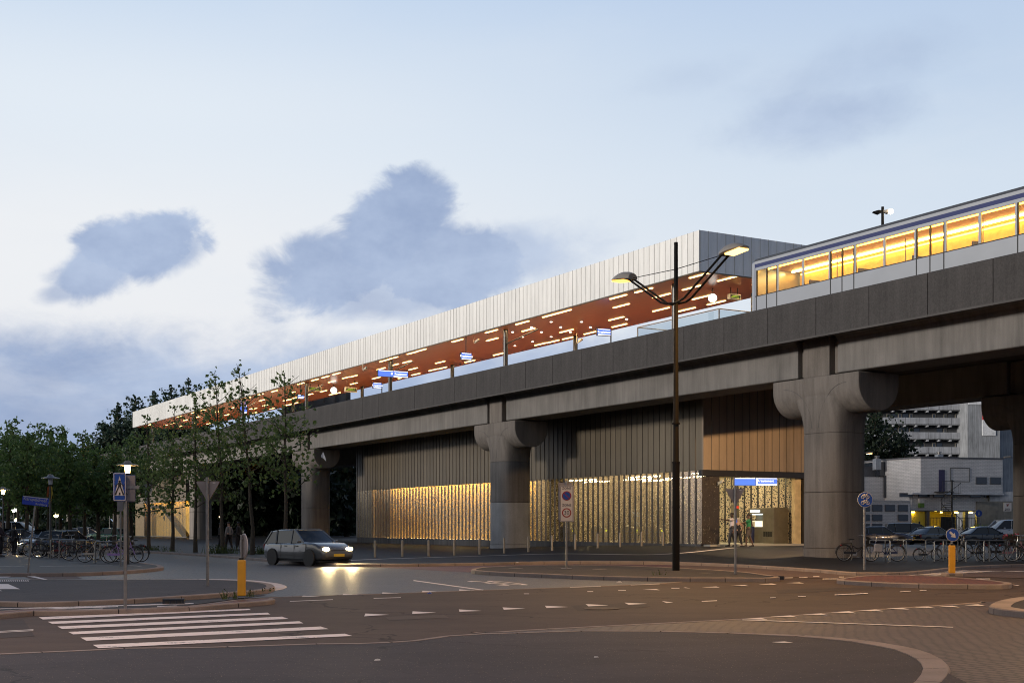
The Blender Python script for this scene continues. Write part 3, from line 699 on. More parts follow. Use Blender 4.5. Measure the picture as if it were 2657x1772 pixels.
# ---- piers
def pier(t, s, label, base=0.0, light=False):
    r = sthing('viaduct_pier', label, 'pier', t, s, base, 'concrete piers carrying the viaducts')
    def ring(z, a, b, n=40, e=3.2):
        out = []
        for j in range(n):
            th = 2 * PI * j / n; cs, sn = math.cos(th), math.sin(th)
            out.append((t + b * math.copysign(abs(cs) ** (2 / e), cs), s + a * math.copysign(abs(sn) ** (2 / e), sn), z))
        return out
    j1, j2 = 3.1, 5.72
    def drum(z0, z1, top=True):
        q = [ring(z0, 1.15, 1.1), ring(z0 + .02, 1.18, 1.13), ring(z1 - .02, 1.18, 1.13), ring(z1, 1.15, 1.1)]
        return MB().loft(q)
    part(drum(base + .32, j1), 'base_drum', M_CONCL if light else M_CONCP, r, True)
    part(drum(j1 + .004, j2), 'shaft_drum', M_CONCP if not light else M_CONCD, r, True)
    mb = MB().loft([ring(base - .5, 1.2, 1.15), ring(base + .30, 1.2, 1.15), ring(base + .32, 1.17, 1.12)]); part(mb, 'plinth', M_CONCP if not light else M_CONCL, r, True)
    mb = MB(); rings = []
    for i in range(13):
        k = i / 12.0; a_ = 1.18 + 1.15 * (1 - math.sqrt(max(0, 1 - k * k))); rings.append(ring(j2 + .004 + 1.55 * k, a_, 1.13 + .02 * k, e=3.2))
    rings.append(ring(8.0, 2.33, 1.15)); mb.loft(rings)
    part(mb, 'flared_neck', M_CONCP, r, True)
    mb = MB(); pr = [(t - 1.2, 8.2)]
    for i in range(19):
        th = PI + PI * i / 18; pr.append((t + 1.2 * math.cos(th), 7.72 + 1.17 * math.sin(th)))
    pr.append((t + 1.2, 8.2))
    mb.prism(pr, s - 2.7, s + 2.7, 'y')
    part(mb, 'capital', M_CONCP, r, True, bevel=.04)
    mb = MB()
    for sg in (-1, 1):
        pts = []
        for k in range(13):
            th = PI / 2 * k / 12; q = sg * (.22 + 1.75 * (1 - math.cos(th))); z = 5.95 + 1.85 * math.sin(th)
            e = max(0.0, 1 - max(0.0, (7.72 - z) / 1.17) ** 2); pts.append((t - max(1.2 * math.sqrt(e), 1.128) - .002, s + q, z))
        mb.tube(pts, .011, 4)
    part(mb, 'flare_crease', M_CONCD, r)  # dark strips draw the shading along the crease of neck and capital
    return r
pz = {0: .30, 1: .10}
plab = ['broad concrete pier beside the station entrance with parked bicycles by its foot', 'concrete pier with pale painted base in front of the lit perforated wall', 'concrete pier just left of the lit perforated wall, behind the moving car',
        'slender looking concrete pier between the two lit walls, behind young trees', 'concrete pier beside the small lit stair wall on the left', 'distant concrete pier behind the car park trees', 'farthest concrete pier at the left, half hidden by trees']
for i, s in enumerate(PIERS): pier(41.0, s, plab[i], pz.get(i, 0.0), i == 1)
pier(55.0, 42.6, 'dark concrete pier of the rear viaduct cut by the right edge of the picture', .15)
pier(55.0, 176.0, 'dark pier of the rear viaduct seen past the young trees', 0)

# ---- station canopy
cn = sthing('station_canopy', 'long station canopy with pale zinc fascia and red lit soffit above the platform', 'canopy', 48, 56.1, 11.4)
TC0, TC1, SC0, SC1, ZC0, ZC1 = 44.0, 52.1, 56.1, 186.5, 15.66, 17.9
mb = MB(); mb.bb(TC0, TC0 + .12, SC0 + .0, SC1, ZC0, ZC1); part(mb, 'fascia', M_ZINC, cn)
mb = MB(); k = 0
while SC0 + k * .52 < SC1:
    y = SC0 + k * .52 ; mb.bb(TC0 - .018, TC0, y - .009, y + .009, ZC0 + .01, ZC1 + .02); k += 1
part(mb, 'seam_ribs', mat('zinc seam', (.36, .355, .34), .5), cn)
mb = MB(); mb.bb(TC0 + .12, TC1, SC0, SC0 + .12, ZC0, ZC1); part(mb, 'end_fascia', M_ZINC2, cn)
mb = MB()
for k in range(1, 14): mb.bb(TC0 + k * .62 - .009, TC0 + k * .62 + .009, SC0 - .018, SC0, ZC0 + .01, ZC1 + .02)
part(mb, 'end_seam_ribs', mat('zinc seam', (.36, .355, .34), .5), cn)
mb = MB(); mb.bb(TC0 + .12, TC1, SC0 + .12, SC1, ZC0 + .02, ZC0 + .12); part(mb, 'soffit', M_SOFFIT, cn)
mb = MB(); mb.bb(TC0 + .12, TC1, SC0 + .12, SC1, ZC1 - .25, ZC1 - .1); mb.bb(TC1 - .1, TC1, SC0 + .12, SC1, ZC0 + .12, ZC1 - .25); part(mb, 'roof', M_STEEL, cn)
mb = MB(); mb.bb(TC0 - .01, TC0 + .14, SC0 - .01, SC1, ZC0 - .05, ZC0 - .003); mb.bb(TC0 + .14, TC1, SC0 - .01, SC0 + .12, ZC0 - .05, ZC0 - .003); part(mb, 'drip_edge', M_SEAM, cn)
a, b, c = OFF[cn.name]
first = None
def canopy_part(mb, name, m, loc):
    o = mb.build(name, m, cn); o.location = loc; return o
strip_uv = [(1275, 861), (1355, 839), (1426, 820), (1463, 810), (1277, 882), (1371, 857), (1470, 860), (1476, 878), (1403, 894), (1434, 887.5), (1294, 920), (1533, 864.6), (1612, 795), (1604, 772), (1599, 828), (1607, 846), (1670, 755), (1716, 769), (1715, 804.5),
            (1814.5, 716.5), (1795, 748), (1820, 773), (1858.5, 787), (1782, 804.5), (1979, 735), (1888, 724.5), (1186.7, 885), (1069, 917), (1092.7, 910), (1142, 941), (1056, 940), (1071.7, 958), (1124, 960.6), (1147, 956), (1219, 938.5), (997, 936.7), (1020, 930), (1022.6, 948), (989, 957.8),
            (1078.7, 972), (1043.6, 980.6), (976, 981.6), (873, 970.7), (844, 979), (817, 986.5), (898, 980.6), (916.7, 977), (861, 991), (918, 996), (839.5, 1015.6), (874.6, 1021), (804, 1024), (780.6, 996), (749, 1038), (712, 1015.6), (644, 1033), (676, 1024), (660, 1061), (749, 1051)]
pos = []
for u, v in strip_uv:
    t, s = on_level(u, v, ZC0 - .02)
    if TC0 + .35 < t < TC1 - .2 and SC0 + .9 < s < SC1: pos.append((t, s))
s = 128.0
while s < SC1 - 2 and len(pos) < 96:
    for t in (44.8, 47.0, 49.3, 51.4):
        if R.random() < .72 and len(pos) < 96: pos.append((t, s + R.uniform(-1.5, 1.5)))
    s += 5.2
st = MB(); st.bb(-.065, .065, -.88, .88, -.012, .02)
for i, (t, s) in enumerate(pos):
    if i == 0: first = canopy_part(st, 'strip_light', E_STRIP, (t - a, s - b, ZC0 - c)); o = first
    else:
        o = first.copy(); COL.objects.link(o); o.location = (t - a, s - b, ZC0 - c)
sp = MB(); sp.lathe([(.0, -.012), (.085, -.012), (.09, .02), (0, .02)], 10); fs = None
for u, v in [(1430, 836), (1509, 836), (1379, 850), (1455, 850), (1532, 850), (1330, 862.5), (1405, 862.5), (1480, 862.5), (1356, 875), (1430, 874.5), (1382, 887), (1336, 897.5), (1626, 829)]:
    t, s = on_level(u, v, ZC0)
    if fs is None: fs = canopy_part(sp, 'spot_light', E_SPOT, (t - a, s - b, ZC0 - c))
    else: o = fs.copy(); COL.objects.link(o); o.location = (t - a, s - b, ZC0 - c)
po = MB(); po.tube([(0, 0, 0), (0, 0, ZC0 + .02 - 11.4)], .17, 14); fpo = None
for s in range(60, 186, 20):
    for t in (45.25, 51.2):
        if fpo is None: fpo = canopy_part(po, 'post', M_STEEL, (t - a, s - b, 0))
        else: o = fpo.copy(); COL.objects.link(o); o.location = (t - a, s - b, 0)
for s in range(80, 186, 20):
    mb = MB(); mb.tube([(45.2, s, 14.6), (45.2, s - 4.6, 15.1)], .05, 6); part(mb, 'bracket_arm', M_STEEL, cn)
    mb = MB(); mb.tube([(51.2, s, 12.9), (51.2, s - 5, 13.1)], .05, 6); part(mb, 'bracket_arm', M_STEEL, cn)
pf = sthing('station_platform', 'island platform slab between the two viaducts, under the canopy', 'platform', 48, 30, 9.9)
mb = MB(); mb.bb(43.2, 52.8, 30, 192, 10.32, 11.38); part(mb, 'slab', M_DECK, pf)
mb = MB(); mb.bb(43.0, 53.0, 30, 192, 11.38, 11.42); part(mb, 'paving', mat('platform paving', (.52, .49, .45), .7), pf)

for t_, s_ in [(45.2, 88), (45.2, 154), (47.5, 88), (47.5, 154), (49.5, 88), (49.5, 154), (51.4, 88), (51.4, 154)]:
    L_ = lamp('strip_row_light', 'AREA', P(t_, s_, ZC0 - .06), 720, (1.0, .70, .36), None, shape='RECTANGLE', size=.2, size_y=64.0); L_.rotation_euler = (0, 0, ANG)
# ---- platform fittings
E_SIGNW = emis('sign white', (1, 1, 1), 2.2); E_SIGNB = emis('sign blue', (.10, .19, .80), 1.5); E_CLOCK = emis('clock dial', (1, .97, .88), 2.6); E_LED = emis('led green', (.55, .75, .05), 1.2)
M_CREAM = mat('cream casing', (.55, .50, .38), .5)
def face_cam(p, extra=0.0): return math.atan2(p.y, p.x) - PI / 2 + extra
def hang_sign(label, u, v, Y, wdt, hgt, body, rot=None, drop=True, halves=1, cat='sign', group='blue lit station signs'):
    p = at(u, v, Y); rz = ANG if rot is None else rot
    r = thing('station_sign', label, cat, p, rz, group)
    MB().box(0, .06, 0, wdt + .06, .14, hgt + .06).build('casing', M_STEEL, r)
    for h in range(halves):
        x0 = -wdt / 2 + wdt * h / halves; x1 = x0 + wdt / halves
        MB().box((x0 + x1) / 2, -.022, -.0, wdt / halves - .03, .016, hgt).build('face', E_SIGNB, r)
        MB().box((x0 + x1) / 2, -.030, hgt * .42, wdt / halves - .08, .01, hgt * .08).build('top_line', E_SIGNW, r)
        if h == halves - 1:
            text('lettering', body, hgt * .46, E_SIGNW, r, ((x0 + x1) / 2, -.036, .0), (PI / 2, 0, 0))
            MB().box((x0 + x1) / 2, -.030, -hgt * .42, wdt / halves - .06, .01, hgt * .14).build('bottom_line', E_SIGNW, r)
        else: MB().box(x0 + wdt / halves * .9, -.030, 0, wdt / halves * .1, .01, hgt * .3).build('arrow', E_SIGNW, r)
    if drop: MB().tube([(0, .06, hgt / 2), (0, .06, ZC0 + .02 - p.z)], .035, 6).build('hanger', M_STEEL, r)
    else: MB().tube([(wdt / 2 + .06, .06, hgt / 2), (wdt / 2 + .06, .06, 11.42 - p.z)], .045, 6).build('post', M_STEEL, r)
    return r
hang_sign('small blue lit station name sign hung below the canopy, left of the middle post', 1210, 924.5, 95, .85, .48, 'Kraaiennest')
hang_sign('wide two part blue lit sign beside a canopy post', 1020, 970, 106, 2.7, .5, 'Kraaiennest', halves=2)
hang_sign('blue and white lit sign on a thin post at the far platform edge', 979, 1000, 106, .75, .42, 'Kraaiennest', drop=False)
hang_sign('small lit sign partly behind the canopy post near the tree tops', 780, 1029, 124, .6, .36, 'Kraaiennest')
hang_sign('blue station name sign on a post left of the glass shelter', 1567, 862, 84, .95, .42, 'Kraaiennest', drop=False, rot=ANG - .15)
hang_sign('small blue sign glimpsed between the tree leaves on the platform', 632, 1062, 150, .8, .9, 'K')
def clock(label, u, v, t, rad, h, m_):
    s, z = on_plane(u, v, t); p = P(t, s, z)
    r = thing('platform_clock', label, 'clock', p, face_cam(p), 'round lit platform clocks')
    MB().lathe([(0, .09), (rad * 1.06, .09), (rad * 1.06, -.07), (rad, -.085), (rad, -.06), (0, -.06)], 28, axis='y').build('case', M_STEEL, r, True)
    MB().lathe([(0, -.05), (rad * .99, -.05), (rad * .99, -.064), (0, -.064)], 28, axis='y').build('dial', E_CLOCK, r)
    for nm, ang, ln, wd in (('hour_hand', h, .55, .05), ('minute_hand', m_, .85, .035)):
        an = PI / 2 - 2 * PI * ang
        MB().tube([(0, -.075, 0), (math.cos(an) * rad * ln, -.075, math.sin(an) * rad * ln)], rad * wd, 6).build(nm, M_BLACK, r)
    mb = MB()
    for k in range(12):
        an = 2 * PI * k / 12; mb.tube([(math.cos(an) * rad * .82, -.068, math.sin(an) * rad * .82), (math.cos(an) * rad * .93, -.068, math.sin(an) * rad * .93)], rad * .03, 4)
    mb.build('hour_marks', M_BLACK, r)
    MB().tube([(0, .03, rad), (0, .03, max(rad + .05, ZC0 + .02 - z))], .03, 6).build('hanger', M_STEEL, r)
clock('round lit platform clock hanging right of the glass shelter', 1849, 774, 48, .26, 9.75 / 12, 48 / 60)
clock('round lit platform clock between two departure boards', 866, 1013, 48, .33, 9.75 / 12, 48 / 60)
def board(label, u, v, t, wdt, hgt, rot=ANG):
    s, z = on_plane(u, v, t); p = P(t, s, min(z, ZC0 - hgt))
    r = thing('departure_board', label, 'departure board', p, rot, 'departure boards under the canopy')
    MB().box(0, .1, 0, wdt, .24, hgt).build('casing', M_CREAM, r, bevel=.02)
    MB().box(0, -.026, 0, wdt * .86, .01, hgt * .6).build('screen', M_BLACK, r)
    text('departure_text', 'Gaasperplas  3', hgt * .26, E_LED, r, (0, -.034, hgt * .12), (PI / 2, 0, 0))
    MB().box(-wdt * .05, -.033, -hgt * .14, wdt * .7, .006, hgt * .06).build('led_line', E_LED, r)
    for x in (-wdt * .3, wdt * .3): MB().tube([(x, .1, hgt / 2), (x, .1, ZC0 + .02 - p.z)], .03, 6).build('hanger', M_STEEL, r)
board('departure board with green letters left of the far clock', 817, 1008, 46.2, 1.4, .46)
board('departure board with green letters right of the far clock', 911, 1011, 48, 1.25, .46)
board('departure board with green letters beside the near clock and train', 1908, 770, 49, .85, .32)
def camera_fix(label, u, v, Y, parent=None):
    p = at(u, v, Y); r = thing('security_camera', label, 'camera', p, .6, 'security cameras of the station')
    MB().box(0, 0, 0, .16, .42, .15, rx=-.3).build('housing', M_CREAM, r, bevel=.02); MB().tube([(0, .1, .05), (0, .25, -.16), (0, .45, -.1), (0, .45, .6)], .03, 6).build('bracket', M_CREAM, r)
    MB().lathe([(0, -.23), (.05, -.23), (.05, -.2), (0, -.2)], 10, axis='y').build('lens', M_BLACK, r)
camera_fix('small security camera on a bracket below the fascia, left of the posts', 948, 956, 108)
camera_fix('small security camera on a bracket below the middle of the fascia', 1238, 884, 95)
camera_fix('small security camera on the far post right of the middle', 1506, 883, 92)
camera_fix('white security camera at the left jamb of the entrance', 1871, 1251, 71.2)
# glass shelter
sh = sthing('glass_shelter', 'framed glass windbreak shelter on the platform near the train', 'shelter', 48, 62, 11.42)
fr = MB(); g = MB()
s0, s1, t0, t1, z0, z1 = 57.6, 65.6, 46.6, 49.4, 11.42, 14.0
for t in (t0, t1):
    for s in (s0, (s0 + s1) / 2, s1): fr.tube([(t, s, z0), (t, s, z1)], .045, 6)
    for z in (12.35, 12.5, z1): fr.tube([(t, s0, z), (t, s1, z)], .035, 6)
for s in (s0, s1):
    for z in (12.35, z1): fr.tube([(t0, s, z), (t1, s, z)], .035, 6)
g.bb(t0 - .01, t0 + .01, s0 + .06, s1 - .06, 12.52, z1 - .06); g.bb(t1 - .01, t1 + .01, s0 + .06, s1 - .06, 12.52, z1 - .06); g.bb(t0 + .06, t1 - .06, s0 - .01, s0 + .01, 12.4, z1 - .06)
part(fr, 'frame', M_GALV, sh); part(g, 'glazing', M_GLASS, sh)
mb = MB(); mb.bb(t0 + .4, t1 - .4, s0 + 1, s1 - 1, 11.42, 12.5); part(mb, 'bench_block', M_CREAM, sh, bevel=.03)

# ---- entrance hall under the viaducts
SW0, SW1, TW0, TW1 = 56.4, 105.3, 44.4, 51.9
ZP0, ZP1 = .60, 4.70
SD = 76.0
hall = sthing('station_hall', 'station hall clad in bronze panels above a gold lit perforated screen', 'building', 48, 56.4, 0)
def perforated(name, metal=(.30, .26, .20), hole=.52, scale=12.0, rough=.35, opaque=None, met=.75):
    m, nt = newmat(name)
    tcn = nt.n('ShaderNodeTexCoord'); vec = tcn.outputs['UV'] if False else tcn.outputs['Object']
    nz = nt.n('ShaderNodeTexNoise'); nt.l(vec, nz.inputs['Vector']); nz.inputs['Scale'].default_value = 3.2; nz.inputs['Detail'].default_value = 1
    ad = nt.n('ShaderNodeVectorMath', operation='MULTIPLY_ADD'); nt.l(nz.outputs['Color'], ad.inputs[0]); ad.inputs[1].default_value = (.16, .16, .16); nt.l(vec, ad.inputs[2])
    vo = nt.n('ShaderNodeTexVoronoi'); nt.l(ad.outputs[0], vo.inputs['Vector']); vo.inputs['Scale'].default_value = scale * .45
    rings = nt.m('SINE', nt.m('MULTIPLY', vo.outputs['Distance'], 22.0))
    v2 = nt.n('ShaderNodeTexVoronoi', feature='DISTANCE_TO_EDGE'); nt.l(ad.outputs[0], v2.inputs['Vector']); v2.inputs['Scale'].default_value = scale
    val = nt.m('ADD', nt.m('MULTIPLY', rings, .10), v2.outputs['Distance'])
    h = nt.m('GREATER_THAN', val, .22 * (1 - hole) + .06)
    p_ = pbsdf(nt, metal, rough, met)
    other = nt.n('ShaderNodeBsdfTransparent') if opaque is None else pbsdf(nt, opaque, .5, 0)
    mx = nt.n('ShaderNodeMixShader'); nt.l(h, mx.inputs[0]); nt.l(p_.outputs[0], mx.inputs[1]); nt.l(other.outputs[0], mx.inputs[2])
    finish(nt, mx); return m
M_PERF = perforated('perforated steel', hole=.74)
M_PERF2 = perforated('dimmed perforated steel', (.22, .155, .075), hole=.44)  # right bay's dim warm light put into a darker, less open copy
M_PERFD = perforated('dark perforated steel', (.15, .12, .095), hole=.12)  # darker, nearly closed copy: shade of turned-away folds put into the metal
M_PERFW = perforated('ornament wall', (.58, .50, .36), hole=.42, scale=7.0, opaque=(.030, .032, .050), met=.1)
M_LIT = mat('gold lit wall', (.78, .50, .14), .8, amt=.10, scale=1.2)
M_HALLW = mat('hall wall', (.62, .50, .30), .7)
M_FLOOR = mat('hall floor', (.42, .40, .35), .55, amt=.08, scale=2)
# upper cladding
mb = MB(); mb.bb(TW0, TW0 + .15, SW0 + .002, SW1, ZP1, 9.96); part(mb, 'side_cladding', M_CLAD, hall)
mb = MB(); k = 1
while SW0 + k * .56 < SW1: mb.bb(TW0 - .03, TW0, SW0 + k * .56 - .012, SW0 + k * .56 + .012, ZP1, 9.95); k += 1
part(mb, 'side_seams', M_SEAM, hall)
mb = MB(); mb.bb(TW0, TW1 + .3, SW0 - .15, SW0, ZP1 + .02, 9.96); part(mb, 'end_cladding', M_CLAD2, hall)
mb = MB()
for k in range(1, 14): mb.bb(TW0 + k * .55 - .012, TW0 + k * .55 + .012, SW0 - .18, SW0 - .15, ZP1 + .02, 9.95)
part(mb, 'end_seams', M_SEAM, hall)
mb = MB(); mb.bb(TW0, TW0 + .15, SW1, SW1 + .1, ZP0, 9.96); mb.bb(TW0 + .15, TW1, SW1, SW1 + .1, -.3, 9.96); part(mb, 'rear_cladding', M_CLAD, hall)
# folded perforated screen
def folded(t, s0, s1, z0, z1, p=.57, d=.16, wide=.60, n0=1):
    mb = MB(); n = int((s1 - s0) / p); p = (s1 - s0) / n; pts = []
    for i in range(n):
        a_ = s0 + i * p; pts += [((t + d, a_), 0), ((t, a_ + p * wide), 1), ((t, a_ + p * .97), 1)]
    pts.append(((t + d, s1), 0))
    for i in range(len(pts) - 1):
        (t_a, s_a), m_ = pts[i]; (t_b, s_b), _ = pts[i + 1]
        mb.cur = m_
        mb.add([(t_a, s_a, z0), (t_b, s_b, z0), (t_b, s_b, z1), (t_a, s_a, z1)], [(0, 1, 2, 3)])
    return mb
def folded2(t, s0, s1, z0, z1, **k): return folded(t, s0, s1, z0, z1, **k)
part(folded(TW0 - .02, SD, SW1, ZP0, ZP1 - .02), 'perforated_screen', [M_PERF, M_PERFD], hall); part(folded(TW0 - .02, 59.4, SD, ZP0, ZP1 - .02), 'perforated_screen', [M_PERF2, M_PERFD], hall)
part(folded(TW0 - .02, SW0 + .02, 59.4, ZP0, ZP1 - .02), 'corner_screen', [M_PERFD, M_PERFD], hall)
mb = MB(); mb.bb(TW0 - .02, 45.6, SW0 - .06, SW0 - .02, ZP0, ZP1); part(mb, 'end_screen', M_PERFD, hall)
mb = MB(); mb.bb(TW0 + .02, TW0 + .2, SW0 + .1, SW1, -.5, ZP0); mb.bb(TW0 + .2, 45.6, SW0 + .05, SW0 + .1, -.3, ZP0); part(mb, 'plinth', M_CONCD, hall)
mb = MB(); mb.bb(TW0, TW1 + .3, SW0 - .12, SW0 + .3, ZP1 - .32, ZP1 + .018); mb.bb(TW1 - .05, TW1 + .3, SW0 - .1, SW0 + .2, .2, ZP1 - .32); part(mb, 'door_frame', M_BLACK, hall)
# lit cavity behind the screen
mb = MB(); mb.bb(TW0 + 1.75, TW0 + 1.85, SD, 102.0, ZP0 - .1, ZP1 + .9); part(mb, 'lit_inner_wall', M_LIT, hall)
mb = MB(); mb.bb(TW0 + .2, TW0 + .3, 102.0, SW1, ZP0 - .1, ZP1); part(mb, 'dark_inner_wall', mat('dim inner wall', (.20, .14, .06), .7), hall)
mb = MB(); mb.tube([(TW0 + 1.0, SD + .3, ZP1 + .30), (TW0 + 1.0, 101.6, ZP1 + .30)], .09, 8); part(mb, 'cavity_tube', E_WARM, hall)
mb = MB(); mb.tube([(TW0 + .9, SD + .3, ZP0 - .06), (TW0 + .9, 101.6, ZP0 - .06)], .05, 8); part(mb, 'floor_tube', emis('floor tube', (1, .66, .26), 14.0), hall)
# interior of the hall
mb = MB(); mb.bb(TW0 + .2, TW1, SW0 - .5, 80, ZP0 - .25, ZP0 - .02); part(mb, 'floor', M_FLOOR, hall)
mb = MB(); mb.bb(TW0 + .16, TW1, SW0 + .3, SD, ZP1 - .03, ZP1 + .05); mb.bb(TW0 + .16, TW0 + 1.75, SD, SW1, ZP1 + .85, ZP1 + .9); part(mb, 'ceiling', M_HALLW, hall)
mb = MB(); mb.bb(TW1 + .12, TW1 + .2, SW0 + .02, SW1, -.3, 9.96); part(mb, 'back_wall', M_BLACK, hall)
part(folded(TW1 - .1, SW0 + .9, 76, ZP0, ZP1 - .05, p=.62, d=.12, wide=.72), 'ornament_wall', [M_PERFW, M_BLACK], hall)
mb = MB(); mb.bb(TW1 - .55, TW1 - .1, SW0 + .12, SW0 + .42, ZP0 - .05, ZP1 - .05); part(mb, 'concrete_jamb', M_HALLW, hall)
mb = MB(); mb.bb(TW0 + 1.2, TW1, SD + .1, SD + .2, ZP0 - .1, ZP1); part(mb, 'cross_wall', M_HALLW, hall)
E_CEIL = emis('hall ceiling light', (1.0, .82, .46), 22.0)
for k, (t, s, L_) in enumerate([(46.3, 57.0, 2.6), (48.7, 59.5, 3.0), (46.3, 63, 3.0), (50.6, 58.6, 2.2), (48.7, 67, 3), (46.3, 70, 3), (49.5, 63.5, 3), (50.8, 68, 3), (48.7, 72, 3)]):
    mb = MB(); mb.bb(t - .14, t + .14, s, s + L_, ZP1 - .10, ZP1 - .035); part(mb, 'ceiling_light', E_CEIL, hall)
# gates and machines in the hall
def sbox(t, s, label, name, cat, group=None, z=ZP0 - .02): return sthing(name, label, cat, t, s, z, group)
def gate(label, t, s):
    r = sbox(t, s, label, 'ticket_gate', 'ticket gate', 'row of ticket gates in the hall'); z = ZP0 - .02
    mb = MB(); mb.prism([(s - .8, z), (s + .8, z), (s + .8, z + .9), (s + .2, z + 1.02), (s - .75, z + .8)], t - .14, t + .14, 'x'); part(mb, 'cabinet', M_STAIN, r, bevel=.03)
    mb = MB(); mb.prism([(s - .72, z + .83), (s + .15, z + 1.04), (s + .15, z + 1.07), (s - .74, z + .86)], t - .12, t + .12, 'x'); part(mb, 'reader_top', M_CREAM, r)
    mb = MB(); mb.lathe([(0, 0), (.07, 0), (.07, .02), (0, .02)], 12, (t, s - .81, z + .72), 'y'); part(mb, 'arrow_light', emis('yellow arrow', (.9, .9, .02), 1.6), r)
    fr = MB(); fr.tube([(t + .12, s + .1, z + .9), (t + .12, s + .1, z + 1.95), (t + .2, s + .1, z + 2.05), (t + .92, s + .1, z + 2.05), (t + 1.0, s + .1, z + 1.95), (t + 1.0, s + .1, z + .3)], .035, 6); part(fr, 'door_frame', M_CREAM, r)
    g = MB(); g.bb(t + .16, t + .96, s + .09, s + .11, z + .3, z + 1.98); part(g, 'door_leaf', M_GLASS, r)
gate('steel ticket gate with glass door nearest the entrance jamb', 45.9, 65.5); gate('steel ticket gate with glass door behind the woman in black', 47.3, 64.8); gate('steel ticket gate seen through the perforated screen, nearer the lamp post', 46.0, 69.0); gate('steel ticket gate seen through the perforated screen, farther in', 46.0, 73.0)
tm = sbox(51.2, 58.6, 'grey ticket machine with lit screen beside the concrete jamb', 'ticket_machine', 'ticket machine'); z = ZP0 - .02
M_TM = mat('machine grey', (.17, .155, .12), .45, .3)
mb = MB(); mb.bb(50.8, 51.7, 58.5, 60.0, z, z + .95); mb.bb(50.8, 51.7, 58.5, 58.62, z + .95, z + 2.1); mb.bb(51.35, 51.7, 58.62, 60, z + .95, z + 2.1); mb.bb(50.8, 51.7, 58.62, 60, z + 1.75, z + 2.1); part(mb, 'cabinet', M_TM, tm, bevel=.02)
mb = MB(); mb.box(51.0, 59.3, z + 1.15, .03, 1.0, .36, ry=-.35); part(mb, 'screen', emis('machine screen', (.9, .85, .6), 1.6), tm)
mb = MB(); mb.bb(50.77, 50.80, 59.0, 59.8, z + 1.86, z + 1.98); mb.bb(50.9, 51.2, 58.8, 59.8, z + 1.70, z + 1.75); part(mb, 'top_light', emis('machine lamp', (.8, .95, 1.0), 4.0), tm)
mb = MB(); mb.bb(50.5, 51.6, 57.4, 58.4, z, z + 2.1); cb = sbox(51.0, 57.9, 'dark equipment cabinet between ticket machine and jamb', 'cabinet', 'cabinet'); part(mb, 'body', M_TM, cb, bevel=.02)
mb = MB()
for k in range(4): mb.bb(50.48, 50.5, 57.55 + k * .2, 57.7 + k * .2, z + .4, z + .7)
part(mb, 'vents', M_BLACK, cb)
ip = sbox(51.0, 61.6, 'slim grey help point pillar with red and blue labels', 'help_point', 'help point'); mb = MB(); mb.bb(50.85, 51.25, 61.4, 61.75, z, z + 2.3); mb.lathe([(0, 0), (.2, 0), (.2, .36), (0, .36)], 14, (51.05, 61.4, z + 2.3), 'y'); part(mb, 'pillar', M_TM, ip, bevel=.02)
mb = MB(); mb.bb(50.84, 51.2, 61.38, 61.4, z + 2.1, z + 2.25); part(mb, 'red_label', emis('red label', (.8, .08, .03), 1.0), ip); mb = MB(); mb.bb(50.95, 51.1, 61.38, 61.4, z + 1.2, z + 1.4); part(mb, 'blue_button', emis('blue label', (.1, .2, .9), 1.0), ip)
bp = sbox(50.6, 59.4, 'short blue check-in post in front of the ticket machine', 'card_reader', 'card reader'); mb = MB(); mb.bb(50.5, 50.66, 59.3, 59.45, z, z + 1.25); part(mb, 'post', mat('blue post', (.02, .025, .09), .5), bp); mb = MB(); mb.bb(50.48, 50.66, 59.26, 59.3, z + 1.0, z + 1.3); part(mb, 'reader', M_CREAM, bp)
ic = sbox(48.9, 64.4, 'tall grey steel cabinet at the end of the gate row', 'cabinet', 'cabinet'); mb = MB(); mb.bb(48.6, 49.3, 64.2, 64.8, z, z + 2.0); part(mb, 'body', M_TM, ic, bevel=.02); mb = MB(); mb.bb(48.58, 48.6, 64.35, 64.5, z + 1.2, z + 1.4); part(mb, 'keyhole', M_BLACK, ic)
gs = thing('station_sign', 'wide blue lit station sign over the entrance opening', 'sign', at(1961, 1249.5, 71.5), .12, 'blue lit station signs')
MB().box(0, .1, 0, 2.5, .16, .44).build('casing', M_STEEL, gs)
MB().box(-.61, .01, 0, 1.20, .02, .40).build('blank_face', emis('sign pale blue', (.13, .26, .85), 1.15), gs); MB().box(.63, .01, .05, 1.20, .02, .30).build('face', E_SIGNB, gs); MB().box(.63, .01, -.155, 1.20, .02, .09).build('bottom_line', E_SIGNW, gs); MB().box(.07, -.004, 0, .09, .01, .40).build('end_line', E_SIGNW, gs)
MB().box(-.61, -.004, .18, 1.16, .01, .03).build('top_line', E_SIGNW, gs); MB().box(.63, -.004, .18, 1.16, .01, .03).build('top_line', E_SIGNW, gs)
text('lettering', 'Kraaiennest', .20, E_SIGNW, gs, (.56, -.01, .05), (PI / 2, 0, 0))
for x in (-1.1, 1.1): MB().tube([(x, .1, .2), (x, .1, .45)], .02, 6).build('hanger', M_BLACK, gs)

